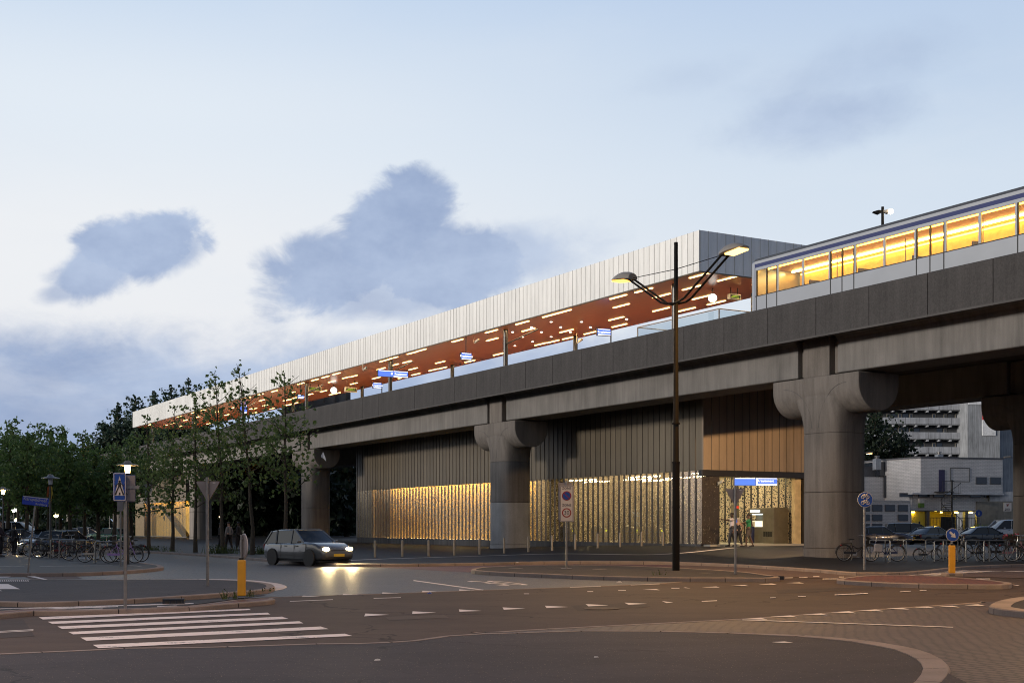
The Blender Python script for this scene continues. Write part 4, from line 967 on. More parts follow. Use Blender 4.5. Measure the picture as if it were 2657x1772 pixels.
# ---- small lit stair enclosure at the far end
se = sthing('stair_enclosure', 'far stair enclosure with dark cladding over a small gold lit screen', 'building', 48, 158.8, 0)
mb = MB(); mb.bb(TW0, TW0 + .15, 160.5, 186.5, ZP1, 9.9); mb.bb(TW0, TW1, 160.3, 160.5, ZP1, 9.9); part(mb, 'cladding', M_CLAD, se)
part(folded(TW0 - .02, 160.4, 181.5, .2, ZP1, p=1.5, d=.06, wide=.90), 'perforated_screen', [M_PERF, M_PERFD], se)
mb = MB(); mb.bb(TW0 - .02, TW0, 181.5, 186.5, .2, ZP1); part(mb, 'dim_screen', mat('dim screen', (.20, .15, .09), .6, .3, fine=.3, fscale=6), se)
mb = MB(); mb.bb(TW0 + .95, TW0 + 1.05, 160.6, 186, 0, ZP1 + .6); part(mb, 'lit_inner_wall', M_LIT, se)
mb = MB(); mb.tube([(TW0 + .5, 161, ZP1 + .35), (TW0 + .5, 185.5, ZP1 + .35)], .10, 8); mb.tube([(TW0 + .5, 161, .08), (TW0 + .5, 185.5, .08)], .05, 8); part(mb, 'cavity_tube', emis('stair tube', (1, .64, .17), 14.0), se)
mb = MB(); mb.prism([(161, .2), (163, .2), (174, 4.0), (180, 4.0), (180, 4.4), (173, 4.4)], TW0 + .3, TW0 + .42, 'x'); part(mb, 'stair_flight', M_BLACK, se)
mb = MB(); mb.bb(TW0, TW1, 160, 187, -.2, .2); part(mb, 'plinth', M_CONCD, se)

# assumed full cut-off lamp, unseen, hung under the deck behind the right pier: added to light the end wall of the hall
fl = sthing('assumed_deck_lamp', 'assumed unseen shaded lamp hung under the deck behind the right pier', 'lamp', 44.3, 45.2, 7.3)
mb = MB(); mb.lathe([(0, 7.36), (.26, 7.34), (.26, 7.38), (.1, 7.5), (0, 7.52)], 16, (44.3, 45.2, 0)); part(mb, 'shade', M_BLACK, fl); mb = MB(); mb.bb(43.6, 45.0, 44.84, 44.86, 6.6, 7.36); mb.bb(45.1, 45.12, 44.87, 45.8, 6.6, 7.36); mb.bb(43.6, 43.62, 44.87, 46.1, 6.6, 7.36); part(mb, 'side_shield', M_BLACK, fl); mb = MB(); mb.tube([(44.3, 45.2, 7.5), (44.3, 45.2, 9.98)], .03, 6); part(mb, 'rod', M_BLACK, fl)
L_ = lamp('assumed_deck_light', 'SPOT', P(44.3, 45.2, 7.25), 5200, (1.0, .63, .32), None, spot_size=math.radians(174), spot_blend=.03, shadow_soft_size=.04)
L_.rotation_euler = (P(46.0 + .13, 45.2, 0.0) - P(46.0, 45.2, 1.0)).to_track_quat('-Z', 'Y').to_euler()
# ---------------------------------------------------------------- metro train, standing at the platform edge
TT0, TT1, TS0, TS1 = 39.75, 42.55, -12.0, 47.0
tr = sthing('metro_train', 'silver metro train with blue roof stripe and glowing window band on the viaduct', 'train', 41.15, TS1, 10.35)
M_TSIL = mat('train silver', (.36, .37, .39), .32, .55, amt=.05, scale=.8)
M_TBLUE = mat('train blue', (.018, .026, .11), .35, amt=.05)
M_TROOF = mat('train roof', (.06, .062, .068), .6)
M_TINT = mat('train interior', (.66, .42, .14), .7)
E_TLIGHT = emis('train light tube', (1.0, .60, .10), 12.0)
E_TLIGHT2 = emis('train bright tube', (1.0, .88, .45), 24.0)
Z0, ZW0, ZW1 = 10.5, 12.38, 13.56
def side(tx, sg, rt):
    # lower wall, upper wall, window posts
    mb = MB(); mb.bb(tx, tx + sg * .06, TS0, TS1, Z0, ZW0) if sg > 0 else mb.bb(tx - .06, tx, TS0, TS1, Z0, ZW0)
    return mb
def span(tx, sg): return (tx, tx + .06) if sg > 0 else (tx - .06, tx)
for tx, sg in ((TT0, 1), (TT1, -1)):
    a, b = span(tx, sg)
    mb = MB(); mb.bb(a, b, TS0, TS1 - .5, Z0, ZW0 - .04); part(mb, 'lower_panel', M_TSIL, tr)
    mb = MB(); mb.bb(a, b, TS0, TS1 - .5, ZW1, 13.70); mb.bb(a, b, TS0, TS1 - .5, 13.87, 14.0); part(mb, 'upper_panel', M_TSIL, tr)
    mb = MB(); mb.bb(a - .002 * sg, b, TS0, TS1 - .5, 13.70, 13.87); part(mb, 'blue_stripe', M_TBLUE, tr)
    mb = MB(); mb.bb(a - .006 * sg, b, TS0, TS1 - .5, ZW0 - .04, ZW0); part(mb, 'dark_rail', M_BLACK, tr)
    s = TS1 - .5; mb = MB(); g = MB(); doors = MB(); i = 0
    while s > TS0 + 2:
        wl = 1.55 if i % 3 else 1.4
        mb = MB(); mb.bb(a, b, s - .12, s, ZW0, ZW1); part(mb, 'window_post', M_TSIL, tr)
        g.bb((a + b) / 2 - .01, (a + b) / 2 + .01, s - .12 - wl, s - .12, ZW0, ZW1)
        if i % 3 == 0:
            for q in (0, .5, 1): doors.bb(a - .008, b + .008, s - .12 - wl * q - .025, s - .12 - wl * q + .025, 11.38, ZW1)
        s -= wl + .12; i += 1
    part(g, 'window_band', glassmat('train glass', (.97, .90, .74), .04), tr); part(doors, 'door_seam', M_BLACK, tr)
mb = MB(); prof = [(TT0, 14.0), (TT0 + .10, 14.14), (TT0 + .5, 14.26), (TT1 - .5, 14.26), (TT1 - .10, 14.14), (TT1, 14.0)]
mb.prism(prof, TS0, TS1 - .45, 'y'); part(mb, 'roof', M_TROOF, tr)
mb = MB(); mb.bb(TT0 + .06, TT1 - .06, TS0, TS1 - .6, 13.72, 13.76); mb.bb(TT0 + .06, TT1 - .06, TS0, TS1 - .6, 11.35, 11.4); mb.bb(TT1 - .10, TT1 - .07, TS0, TS1 - .6, 11.4, 13.7); part(mb, 'interior_lining', M_TINT, tr)
mb = MB(); mb.tube([(TT0 + .55, TS0, 13.66), (TT0 + .55, TS1 - .8, 13.66)], .035, 8); mb.tube([(TT1 - .2, TS0, 13.60), (TT1 - .2, TS1 - .8, 13.60)], .04, 8); part(mb, 'ceiling_tube', E_TLIGHT, tr)
mb = MB(); mb.tube([(TT1 - .75, TS0, 13.66), (TT1 - .75, TS1 - .8, 13.66)], .045, 8); part(mb, 'bright_tube', E_TLIGHT2, tr)
mb = MB()
for s in range(-8, 46, 3):
    mb.bb(TT0 + .2, TT0 + .95, s, s + 1.0, 11.8, 11.9); mb.bb(TT0 + .2, TT0 + .95, s, s + .08, 11.8, 12.6)
part(mb, 'seats', M_TBLUE, tr)
# rounded end with windscreen
def nose(k):
    return [(TT0 + k * .25, 10.5), (TT0 + k * .25, 14.0 - k * .1), (TT0 + .35 + k * .2, 14.22 - k * .2), (TT1 - .35 - k * .2, 14.22 - k * .2), (TT1 - k * .25, 14.0 - k * .1), (TT1 - k * .25, 10.5)]
mb = MB(); mb.loft([[(t, TS1 - .5, z) for t, z in nose(0)], [(t, TS1 - .2, z) for t, z in nose(.35)], [(t, TS1, z) for t, z in nose(1)]]); part(mb, 'cab_end', M_TSIL, tr, bevel=.03)
mb = MB(); mb.bb(TT0 + .5, TT1 - .5, TS1 + .002, TS1 + .02, 12.2, 13.6); part(mb, 'windscreen', M_BLACK, tr)
mb = MB()
for q in (TT0 + .6, TT1 - .6): mb.lathe([(0, 0), (.1, 0), (.1, .03), (0, .03)], 12, (q, TS1, 11.2), 'y')
part(mb, 'tail_light', emis('tail light', (.9, .05, .02), 2.0), tr)
mb = MB(); mb.bb(TT0 - .01, TT0 + .0, TS1 - .52, TS1 - .5, Z0, 13.9); part(mb, 'cab_edge', M_TBLUE, tr)
mb = MB()
for s in (42, 38, 26, 22, 8, 4): 
    for q in (TT0 + .7, TT1 - .7): mb.lathe([(0, -.06), (.38, -.06), (.38, .06), (0, .06)], 16, (q, s, 10.72), 'x')
part(mb, 'wheels', M_STEEL, tr)

for s in range(-10, 46, 4):
    mb = MB(); mb.tube([(41.1, s + .5, 11.4), (41.1, s + .5, 13.7)], .022, 6); part(mb, 'grab_pole', M_GALV, tr)
# ---------------------------------------------------------------- lamps
M_POLE = mat('dark brown pole', (.008, .0065, .006), .7, 0, spec=.15)
M_SHELL = mat('lamp shell', (.25, .22, .19), .5)
SOD = (1.0, .52, .14)
def double_lamp(name, label, x, y, z, ang, H_=11.0, energy=(900, 900), colr=((1, .62, .24), (1, .50, .10))):
    r = thing(name, label, 'street lamp', (x, y, z), ang)
    MB().tube([(0, 0, 0), (0, 0, 3.6)], .125, 12).build('pole_base', M_POLE, r, True)
    MB().tube([(0, 0, 3.6), (0, 0, 3.66), (0, 0, 7.8), (0, 0, H_)], [.125, .10, .075, .065], 12).build('pole', M_POLE, r, True)
    mb = MB()
    for zz in (3.6, 2.1, 4.9): mb.lathe([(0, zz), (.135, zz), (.135, zz + .05), (0, zz + .05)], 12)
    mb.build('pole_collar', M_GALV if False else M_POLE, r)
    for sg, e, cl in ((1, energy[0], colr[0]), (-1, energy[1], colr[1])):
        mb = MB()
        for q in (-.14, .14):
            mb.tube([(0, q * .6, 8.95), (sg * .35, q, 8.97), (sg * .62, q, 9.06), (sg * 2.35, q, 10.12), (sg * 2.5, q * .9, 10.16)], .038, 6)
        mb.build('arm', M_POLE, r, True)
        MB().tube([(0, 0, 9.95 if False else 10.1), (sg * 2.45, 0, 10.18)], .014, 5).build('stay_cable', M_POLE, r)
        # hood: arched shell, flat lit underside
        rings = []
        for i in range(9):
            k = i / 8; x_ = sg * (2.30 + 1.05 * k); wv = .28 * math.sin(PI * (.18 + .72 * k)) ** .7 + .02; hh = .24 * math.sin(PI * min(1, .22 + .78 * k)) ** .8 + .02
            rings.append([(x_, wv * math.cos(a), 10.16 + .10 * k + hh * max(0, math.sin(a))) for a in [PI * j / 10 for j in range(11)]] + [(x_, -wv * .8, 10.13 + .10 * k), (x_, wv * .8, 10.13 + .10 * k)])
        MB().loft(rings).build('hood', M_SHELL, r, True)
        g = MB(); g.box(sg * 2.92, 0, 10.165, .66, .40, .05, ry=-sg * .1); o = g.build('lit_lens', emis('sodium lens %d' % sg, (1, .45, .07) if sg > 0 else (1, .58, .16), 4.5), r)
        L = lamp('lamp_light', 'SPOT', (sg * 2.95, 0, 10.06), e, cl, r, spot_size=math.radians(165), spot_blend=.6, shadow_soft_size=.2)
    return r
p = G(1754, 1479, .13)
double_lamp('street_lamp', 'tall dark two armed street lamp standing on the kerbed island in front of the station', p.x, p.y, .12, math.atan2(2.4, -1.575), 11.0, (2600, 3200))
double_lamp('street_lamp', 'assumed unseen tall two armed street lamp at the edge of the brick street', 14.2, 23.0, .1, math.radians(62), 11.0, (3000, 3000))  # assumed lamp out of view, added for the warm light on the right road
double_lamp('street_lamp', 'assumed unseen tall two armed street lamp beside the zebra crossing on the near pavement', -9.6, 14.6, .05, math.radians(118), 11.0, (1700, 1700), ((1, .70, .46), (1, .70, .46)))  # also assumed and out of view, added to brighten the crossing and left asphalt
E_LANT = emis('lantern glow', (1.0, .66, .22), 40.0); E_LANTOFF = mat('unlit lantern glass', (.45, .47, .52), .3)
def lantern(label, u, vhead, Y, on=True, z0=.12):
    p = at(u, vhead, Y); zt = p.z - z0
    r = thing('street_lantern', label, 'street lamp', (p.x, p.y, z0), R.random(), 'hat shaped lanterns on black posts')
    MB().tube([(0, 0, 0), (0, 0, 1.0), (0, 0, 1.05), (0, 0, zt - .25)], [.07, .07, .05, .042], 10).build('post', M_BLACK, r, True)
    MB().lathe([(0, zt - .28), (.07, zt - .28), (.09, zt - .2), (.09, zt - .18), (0, zt - .18)], 12).build('collar', M_BLACK, r)
    MB().lathe([(0, zt - .18), (.085, zt - .18), (.12, zt + .10), (0, zt + .10)], 14).build('lantern_glass', E_LANT if on else E_LANTOFF, r, True)
    MB().lathe([(0, zt + .10), (.42, zt + .11), (.40, zt + .14), (.16, zt + .20), (.10, zt + .30), (0, zt + .31)], 20).build('hat', M_SHELL if on else M_GALV, r, True)
    if on: lamp('lantern_light', 'POINT', (0, 0, zt - .05), 260, (1, .66, .25), r, shadow_soft_size=.12)
    return r
lantern('lit lantern just behind the blue pedestrian crossing sign', 331, 1215, 50.2)
lantern('unlit lantern with coloured ribbons tied below its head, beside the street name sign', 131, 1247, 61, False)
lantern('lit lantern at the left edge of the picture', 8, 1275, 80)
p = at(131, 1262, 61)
rb = thing('ribbon_bundle', 'faded orange and yellow ribbons tied to the unlit lantern post', 'ribbon', (p.x, p.y - .06, p.z - .25))
for nm, cx, cl_ in (('orange_ribbon', -.1, (.35, .10, .03)), ('yellow_ribbon', .1, (.40, .30, .05))):
    mb = MB(); mb.add([(cx * .3, 0, .3), (cx * 1.2, -.05, .2), (cx * 1.7, 0, -.40), (cx * .9, .04, -.05), (cx * .6, 0, -.3)], [(0, 1, 3), (1, 2, 3), (0, 3, 4)]); mb.v += []
    mb.build(nm, mat(nm, cl_, .8), rb)
def far_light(label, u, v, Y, z0, rad=.16, col=(1, .8, .45), st=25.0, post=True, name='street_lamp'):
    p = at(u, v, Y); r = thing(name, label, 'street lamp', (p.x, p.y, z0))
    if post: MB().tube([(0, 0, 0), (0, 0, p.z - z0 - rad)], .05, 6).build('post', M_STEEL, r)
    MB().ball((0, 0, p.z - z0), rad).build('globe', emis('far lamp %.1f%.1f' % (col[1], col[2]), col, st), r)
    MB().lathe([(0, p.z - z0 + rad * .9), (rad * 1.5, p.z - z0 + rad * .9), (0, p.z - z0 + rad * 1.4)], 10).build('cap', M_STEEL, r)
far_light('small star bright lamp above the parked white van', 43.6, 1350, 120, 0, .20, (1, .74, .3), 40)
far_light('left one of a pair of pale lamps between tree trunks', 35.5, 1323, 140, 0, .22, (.95, 1, .8), 10)
far_light('right one of a pair of pale lamps between tree trunks', 45.5, 1323, 140, 0, .22, (.95, 1, .8), 10)
far_light('greenish yellow lamp on a pole left of the crossing sign', 145.5, 1336, 110, 0, .22, (1, .85, .4), 5)
far_light('small pale lamp on a far pole right of the green car', 285, 1320, 130, 0, .14, (1, .85, .6), 10)
far_light('yellow lamp far off in the dark trees behind the pedestrians', 648, 1336, 180, 0, .25, (1, .85, .3), 9)
far_light('tiny orange lamp far off in the dark trees left of the pier', 626, 1336, 185, 0, .22, (1, .6, .25), 3)
far_light('tiny lamp far off between two thin trunks', 571, 1340, 180, 0, .16, (1, .7, .4), 4)
def arm_lamp(label, u, v, Y, z0, armx, on=True, hd=.5):
    p = at(u, v, Y); r = thing('street_lamp', label, 'street lamp', (p.x, p.y, z0)); h = p.z - z0
    MB().tube([(0, 0, 0), (0, 0, h * .5), (0, 0, h)], [.11, .09, .06], 8).build('post', M_GALV, r, True)
    MB().tube([(0, 0, h), (armx * .5, 0, h + .08), (armx, 0, h + .12)], .04, 6).build('arm', M_GALV, r)
    MB().box(armx + math.copysign(hd / 2, armx), 0, h + .14, hd, .22, .14, ry=-.1).build('head', M_SHELL, r, bevel=.03)
    if on: MB().box(armx + math.copysign(hd / 2, armx), 0, h + .055, hd * .8, .18, .05, ry=-.1).build('lens', emis('orange lens', (1, .55, .18), 9.0), r)
    return r
arm_lamp('pale street lamp with orange light beside the big right pier', 2230, 1179, 98, .1, .5)
arm_lamp('pale street lamp with unlit head at the right, partly hidden by the rear pier', 2638, 1190, 100, .1, -.5, False)
ml = thing('mast_lamp', 'lamp mast rising behind the train roof, one head lit', 'street lamp', P(53.2, 51.5, 10.3)); pm_ = P(53.2, 51.5, 10.3); tz = at(2232, 537, pm_.y).z - pm_.z
MB().tube([(0, 0, 0), (0, 0, tz)], [.11, .08], 8).build('mast', M_POLE, ml)
MB().loft([[(-.55, -.12, tz - .32), (-.55, .12, tz - .32), (-.55, .1, tz - .28), (-.55, -.1, tz - .28)], [(-.25, -.16, tz - .42), (-.25, .16, tz - .42), (-.25, .12, tz - .2), (-.25, -.12, tz - .2)], [(0, -.05, tz - .3), (0, .05, tz - .3), (0, .05, tz - .2), (0, -.05, tz - .2)]]).build('unlit_head', M_POLE, ml)
MB().loft([[(.55, -.12, tz - .30), (.55, .12, tz - .30), (.55, .1, tz - .2), (.55, -.1, tz - .2)], [(.25, -.16, tz - .38), (.25, .16, tz - .38), (.25, .12, tz - .18), (.25, -.12, tz - .18)], [(0, -.05, tz - .3), (0, .05, tz - .3), (0, .05, tz - .2), (0, -.05, tz - .2)]]).build('lit_head', M_SHELL, ml)
MB().ball((.42, -.14, tz - .30), .14).build('bulb', emis('mast bulb', (1, .88, .6), 60.0), ml)

# ---------------------------------------------------------------- signs
M_SBLUE = mat('painted sign blue', (.010, .055, .30), .35, amt=.05); M_SWHITE = mat('painted sign white', (.50, .47, .465), .4, amt=.05); M_SRED = mat('painted sign red', (.22, .015, .012), .4, amt=.05); M_SBACK = mat('sign back grey', (.24, .215, .22), .5, .2)
M_YEL = mat('bollard yellow', (.62, .30, .012), .45, amt=.10, scale=5)
def tri(r_, c=(0, 0)): return [(c[0] - r_, c[1] + r_ * .577), (c[0] + r_, c[1] + r_ * .577), (c[0], c[1] - r_ * 1.155)]
def rrect(w_, h_, rad, n=5):
    out = []
    for cx, cz, a0 in ((w_ / 2 - rad, h_ / 2 - rad, 0), (-w_ / 2 + rad, h_ / 2 - rad, 90), (-w_ / 2 + rad, -h_ / 2 + rad, 180), (w_ / 2 - rad, -h_ / 2 + rad, 270)):
        for k in range(n + 1):
            a = math.radians(a0 + 90 * k / n); out.append((cx + rad * math.cos(a), cz + rad * math.sin(a)))
    return out
def rtri(r_, rad=.03):
    T = tri(r_); out = []
    for i in range(3):
        p0, p1, p2 = Vector(T[i - 1]), Vector(T[i]), Vector(T[(i + 1) % 3])
        a, b = (p0 - p1).normalized(), (p2 - p1).normalized()
        for k in range(5):
            q = k / 4; out.append(tuple(p1 + a * rad * 2 * (1 - q) ** 2 + b * rad * 2 * q ** 2 + (a + b) * 0))
    return out
def pole(r, h, rad=.038, m=None): return MB().tube([(0, 0, 0), (0, 0, h)], rad, 10).build('pole', m or M_GALV, r, True)
def yield_sign(label, u, v, z0, hgt, rz):
    p = G(u, v, z0); r = thing('yield_sign', label, 'road sign', p, rz)
    pole(r, hgt)
    MB().prism([(x, z + hgt - .28) for x, z in rtri(.31)], -.062, -.045, 'y').build('plate_back', M_SBACK, r)
    mb = MB(); T = rtri(.315); o_ = rtri(.285); n = len(T)
    for a0, a1, m_ in ((-.075, -.062, 0),):
        mb.prism([(x, z + hgt - .28) for x, z in T], a0, a1, 'y')
    mb.build('red_face', M_SRED, r)
    mb = MB()
    for dz in (.07, .43): mb.box(0, -.03, hgt - dz, .16 if dz < .2 else .11, .06, .035)
    mb.build('clamp', M_GALV, r); MB().box(-.16, -.042, hgt - .14, .07, .004, .03).build('sticker', M_SWHITE, r)
    return r
# the backs of the yield signs face the camera, so the plate stands beyond the pole
r = yield_sign('back of a yield sign on the left traffic island, near the yellow bollard', 538, 1519, .11, 2.74, PI - .02)
yield_sign('back of a yield sign on the lamp island, in front of the station entrance', 1908, 1488, .13, 2.74, PI - .03)
def disc(r, name, rad, y0, y1, z, m, n=28, cx=0): return MB().lathe([(0, y0), (rad, y0), (rad, y1), (0, y1)], n, (cx, 0, z), 'y').build(name, m, r)
# zone sign
p = G(1470, 1475, .13); Y = p.y; k = Y / F
zsgn = thing('zone_sign', 'white zone sign with no parking and 30 limit discs on a thin grey pole', 'road sign', p, .0)
zt = (1475 - 1247) * k; pole(zsgn, zt, .034)
MB().lathe([(0, 0), (.20, 0), (.20, .02), (0, .02)], 16).build('foot_plate', M_GALV, zsgn)
sw, shh, sc_ = 37 * k, 95 * k, (1475 - 1306) * k
bd = MB().prism([(x, z + sc_) for x, z in rrect(sw, shh, .04)], -.07, -.045, 'y').build('board', M_SBACK, zsgn)
MB().prism([(x, z + sc_) for x, z in rrect(sw - .02, shh - .02, .035)], -.077, -.0705, 'y').build('white_face', M_SWHITE, zsgn)
def frame(name, w_, h_, rad, th, cz, y0, y1, m, r):
    a, b = rrect(w_, h_, rad), rrect(w_ - th * 2, h_ - th * 2, max(.005, rad - th)); n = len(a); mb = MB()
    vs = [(x, y0, z + cz) for x, z in a] + [(x, y0, z + cz) for x, z in b] + [(x, y1, z + cz) for x, z in a] + [(x, y1, z + cz) for x, z in b]
    fs = []
    for i in range(n):
        j = (i + 1) % n; fs += [(i, j, n + j, n + i), (2 * n + i, 2 * n + j, j, i), (3 * n + i, n + i, n + j, 3 * n + j)]
    mb.add(vs, fs); return mb.build(name, m, r)
frame('border', sw - .05, shh - .05, .03, .012, sc_, -.082, -.0775, M_BLACK, zsgn)
d1, d2 = (1475 - 1286) * k, (1475 - 1330) * k; rd = 12.2 * k
disc(zsgn, 'red_disc', rd, -.083, -.0775, d1, M_SRED); disc(zsgn, 'blue_disc', rd * .80, -.088, -.0835, d1, M_SBLUE)
MB().box(0, -.0905, d1, rd * 1.7, .004, rd * .16, ry=PI / 4).build('red_bar', M_SRED, zsgn)
disc(zsgn, 'red_disc', rd, -.083, -.0775, d2, M_SRED); disc(zsgn, 'white_disc', rd * .76, -.088, -.0835, d2, M_SWHITE)
text('limit_number', '30', rd * 1.15, M_BLACK, zsgn, (0, -.090, d2), (PI / 2, 0, 0))
for zz in ((1475 - 1266.5) * k, (1475 - 1310.5) * k): text('zone_word', 'ZONE', .115, M_BLACK, zsgn, (0, -.08, zz), (PI / 2, 0, 0))
MB().box(-.05, .035, (1475 - 1300) * k, sw * .96, .02, shh * 1.02).build('rear_board', M_SBACK, zsgn)
# pedestrian crossing sign box
p = G(325, 1577, .11); k = p.y / F
zs_ = thing('crossing_sign', 'blue pedestrian crossing sign box on a thick pole at the zebra crossing', 'road sign', p, .30)
hh = (1577 - 1302) * k; pole(zs_, hh + .02, .031)
w_, h_, zc = 30 * k * 1.06, 74 * k, (1577 - 1263.5) * k
MB().box(-.10, -.02, zc, w_, .16, h_).build('casing', M_SBLUE, zs_, bevel=.03)
MB().box(.085, .17, zc - .02, w_ * .9, .13, h_ * .97).build('rear_casing', mat('sign box dark', (.012, .02, .06), .4), zs_, bevel=.03)
MB().box(.085, .098, zc - .02, w_ * .8, .01, h_ * .9).build('rear_panel', M_SBACK, zs_)
MB().box(.05, .10, zc, .4, .06, .06).build('bracket', M_GALV, zs_)
frame('border', w_ * .93, h_ * .96, .02, .012, zc, -.106, -.1005, M_SWHITE, zs_).location = (-.10, 0, 0)
T = [(-w_ * .40, zc - h_ * .30), (w_ * .40, zc - h_ * .30), (0, zc + h_ * .38)]
MB().prism(T, -.106, -.1005, 'y').build('white_triangle', M_SWHITE, zs_).location = (-.10, 0, 0)
mb = MB(); H2 = h_
mb.lathe([(0, -.111), (.022, -.111), (.022, -.1065), (0, -.1065)], 12, (0, 0, zc + H2 * .19), 'y')
mb.prism([(-.022, zc + H2 * .15), (.022, zc + H2 * .15), (.028, zc + H2 * .0), (-.028, zc + H2 * .0)], -.111, -.1065, 'y')
mb.prism([(-.028, zc), (-.005, zc), (-.05, zc - H2 * .2), (-.075, zc - H2 * .2)], -.111, -.1065, 'y'); mb.prism([(.028, zc), (.005, zc), (.04, zc - H2 * .2), (.065, zc - H2 * .2)], -.111, -.1065, 'y')
mb.prism([(-.022, zc + H2 * .14), (-.022, zc + H2 * .11), (-.075, zc + H2 * .01), (-.085, zc + H2 * .03)], -.111, -.1065, 'y'); mb.prism([(.022, zc + H2 * .14), (.022, zc + H2 * .11), (.07, zc + H2 * .02), (.082, zc + H2 * .04)], -.111, -.1065, 'y')
for q in (-.115, -.06, 0, .055, .11): mb.prism([(q - .012, zc - H2 * .19), (q + .012, zc - H2 * .19), (q * 1.25 + .016, zc - H2 * .28), (q * 1.25 - .016, zc - H2 * .28)], -.111, -.1065, 'y')
o = mb.build('walking_figure', M_BLACK, zs_); o.location = (-.10, 0, 0)
# second thin pole behind it
p = G(313, 1468, .12); r = thing('sign_pole', 'thin grey pole standing by the bicycles, behind the crossing sign', 'pole', p); pole(r, 2.55, .03); MB().box(0, -.05, 2.3, .22, .03, .5).build('plate_back', M_SBACK, r)
# street name sign, pole leaning
p = G(72, 1486, .11); k = p.y / F
sn_ = thing('street_name_sign', 'blue street name sign on a leaning thin pole at the left pavement', 'street sign', p)
top = Vector(((91 - 72) * k, 0, (1486 - 1312) * k)); MB().tube([(0, 0, 0), tuple(top)], .028, 8).build('pole', M_GALV, sn_, True)
cc = Vector(((93 - 72) * k, -.03, (1486 - 1300) * k)); sw_, sh_ = 68 * k, 22 * k
bdm = MB(); bdm.box(0, 0, 0, sw_, .025, sh_); o = bdm.build('board', mat('street sign blue', (.012, .045, .42), .35, amt=.05), sn_); o.location = cc; o.rotation_euler = (0, .11, 0)
for nm, b_, sz, lx, lz, al in (('street_name', 'Karspeldreef', .145, -sw_ * .46, sh_ * .17, 'LEFT'), ('district_name', 'Kruitberg', .095, sw_ * .46, -sh_ * .3, 'RIGHT')):
    t_ = text(nm, b_, sz, M_SWHITE, o, (lx, -.016, lz), (PI / 2, 0, 0), al)
MB().box(0, -.016, sh_ * .44, sw_ * .96, .004, sh_ * .09).build('white_edge', M_SWHITE, o)
# cycle and moped path sign
p = G(2243, 1478, .12); k = p.y / F
cs_ = thing('cycle_path_sign', 'round blue sign with moped and bicycle on a grey pole before the bike racks', 'road sign', p, .05)
pole(cs_, (1478 - 1275) * k, .042); cz = (1478 - 1296) * k; rr = 20 * k
disc(cs_, 'rim', rr, -.075, -.05, cz, M_SWHITE); disc(cs_, 'blue_face', rr * .94, -.081, -.0755, cz, M_SBLUE)
mb = MB()
for zc2, ln in ((cz + rr * .40, 1), (cz - rr * .36, 0)):
    q = rr * .20
    for x in (-rr * .32, rr * .32): mb.torus((x, -.083, zc2 - q * .3), q, q * .20, 'y', 16, 5)
    tb = lambda pts, w_=.018: mb.tube([(rr * x, -.084, zc2 + rr * z) for x, z in pts], w_, 5)
    tb([(-.32, -.06), (-.12, .22), (.18, .22), (.32, -.06)]); tb([(-.12, .22), (0, -.06), (.18, .22)]); tb([(-.32, -.06), (0, -.06)]); tb([(.18, .22), (.22, .36), (.32, .36)]); tb([(-.20, .26), (-.06, .26)], .024)
    if ln: tb([(-.4, .14), (-.05, .14), (.0, -.02)], .032)
mb.build('bicycle_symbols', M_SWHITE, cs_)
# keep-right bollards
def bollard_sign(label, u, v, z0, hy, rd_, face, rz, vtop, vdisc):
    p = G(u, v, z0); k = p.y / F; r = thing('traffic_bollard', label, 'bollard', p, rz, 'yellow traffic bollards with a round sign')
    hy = (v - vtop) * k; wd = 20.5 * k if v > 1520 else 16 * k
    MB().box(0, 0, hy / 2 + .03, wd, wd * .7, hy - .06).build('body', M_YEL, r, bevel=.025)
    MB().box(0, 0, .015, wd * .8, wd * .5, .03).build('foot', M_BLACK, r); MB().box(0, 0, hy + .02, wd * .55, wd * .4, .05).build('cap', M_BLACK, r)
    MB().tube([(0, 0, hy), (0, 0, (v - vdisc) * k + rd_ * .9)], .028, 8).build('stem', M_GALV, r)
    zc2 = (v - vdisc) * k; h = thing('sign_disc', None, None, (0, 0, 0), face); h.parent = r; 
    disc(h, 'rim', rd_, -.06, -.04, zc2, M_SWHITE); disc(h, 'blue_face', rd_ * .94, -.066, -.0605, zc2, M_SBLUE); disc(h, 'disc_back', rd_ * .97, -.0395, -.033, zc2, M_SBACK)
    a = rd_; c_ = math.cos(-PI / 4); pts = [(-.16, .62), (.16, .62), (.16, .02), (.44, .02), (0, -.62), (-.44, .02), (-.16, .02)]
    pts = [((x * math.cos(PI / 4) - z * math.sin(PI / 4)) * a, (x * math.sin(PI / 4) + z * math.cos(PI / 4)) * a + zc2) for x, z in pts]
    MB().prism(pts, -.072, -.0665, 'y').build('white_arrow', M_SWHITE, h)
    MB().box(0, -.015, zc2 + rd_ * .6, .08, .05, .05).build('clamp', M_GALV, h)
    return r
p = G(2470, 1495, .12); bb_ = thing('base_block', 'grey concrete base block under the right traffic bollard', 'base block', p); kk = p.y / F
MB().box(0, 0, .05, 42 * kk, .5, .10).build('block', M_KERB, bb_, bevel=.02)
bollard_sign('yellow bollard with blue keep right arrow on the red island', 2470, 1492, .22, 0, 16.3 * kk, 0, .0, 1414, 1387)
bollard_sign('yellow bollard seen from the side with its round sign edge on, by the zebra crossing', 627, 1553, .10, 0, .26, PI / 2 + .50, 0, 1452, 1416)
pd_ = thing('pedestrian_sign', 'small round blue pedestrian sign on a leaning pole before the brick building', 'road sign', at(2552, 1372, 104))
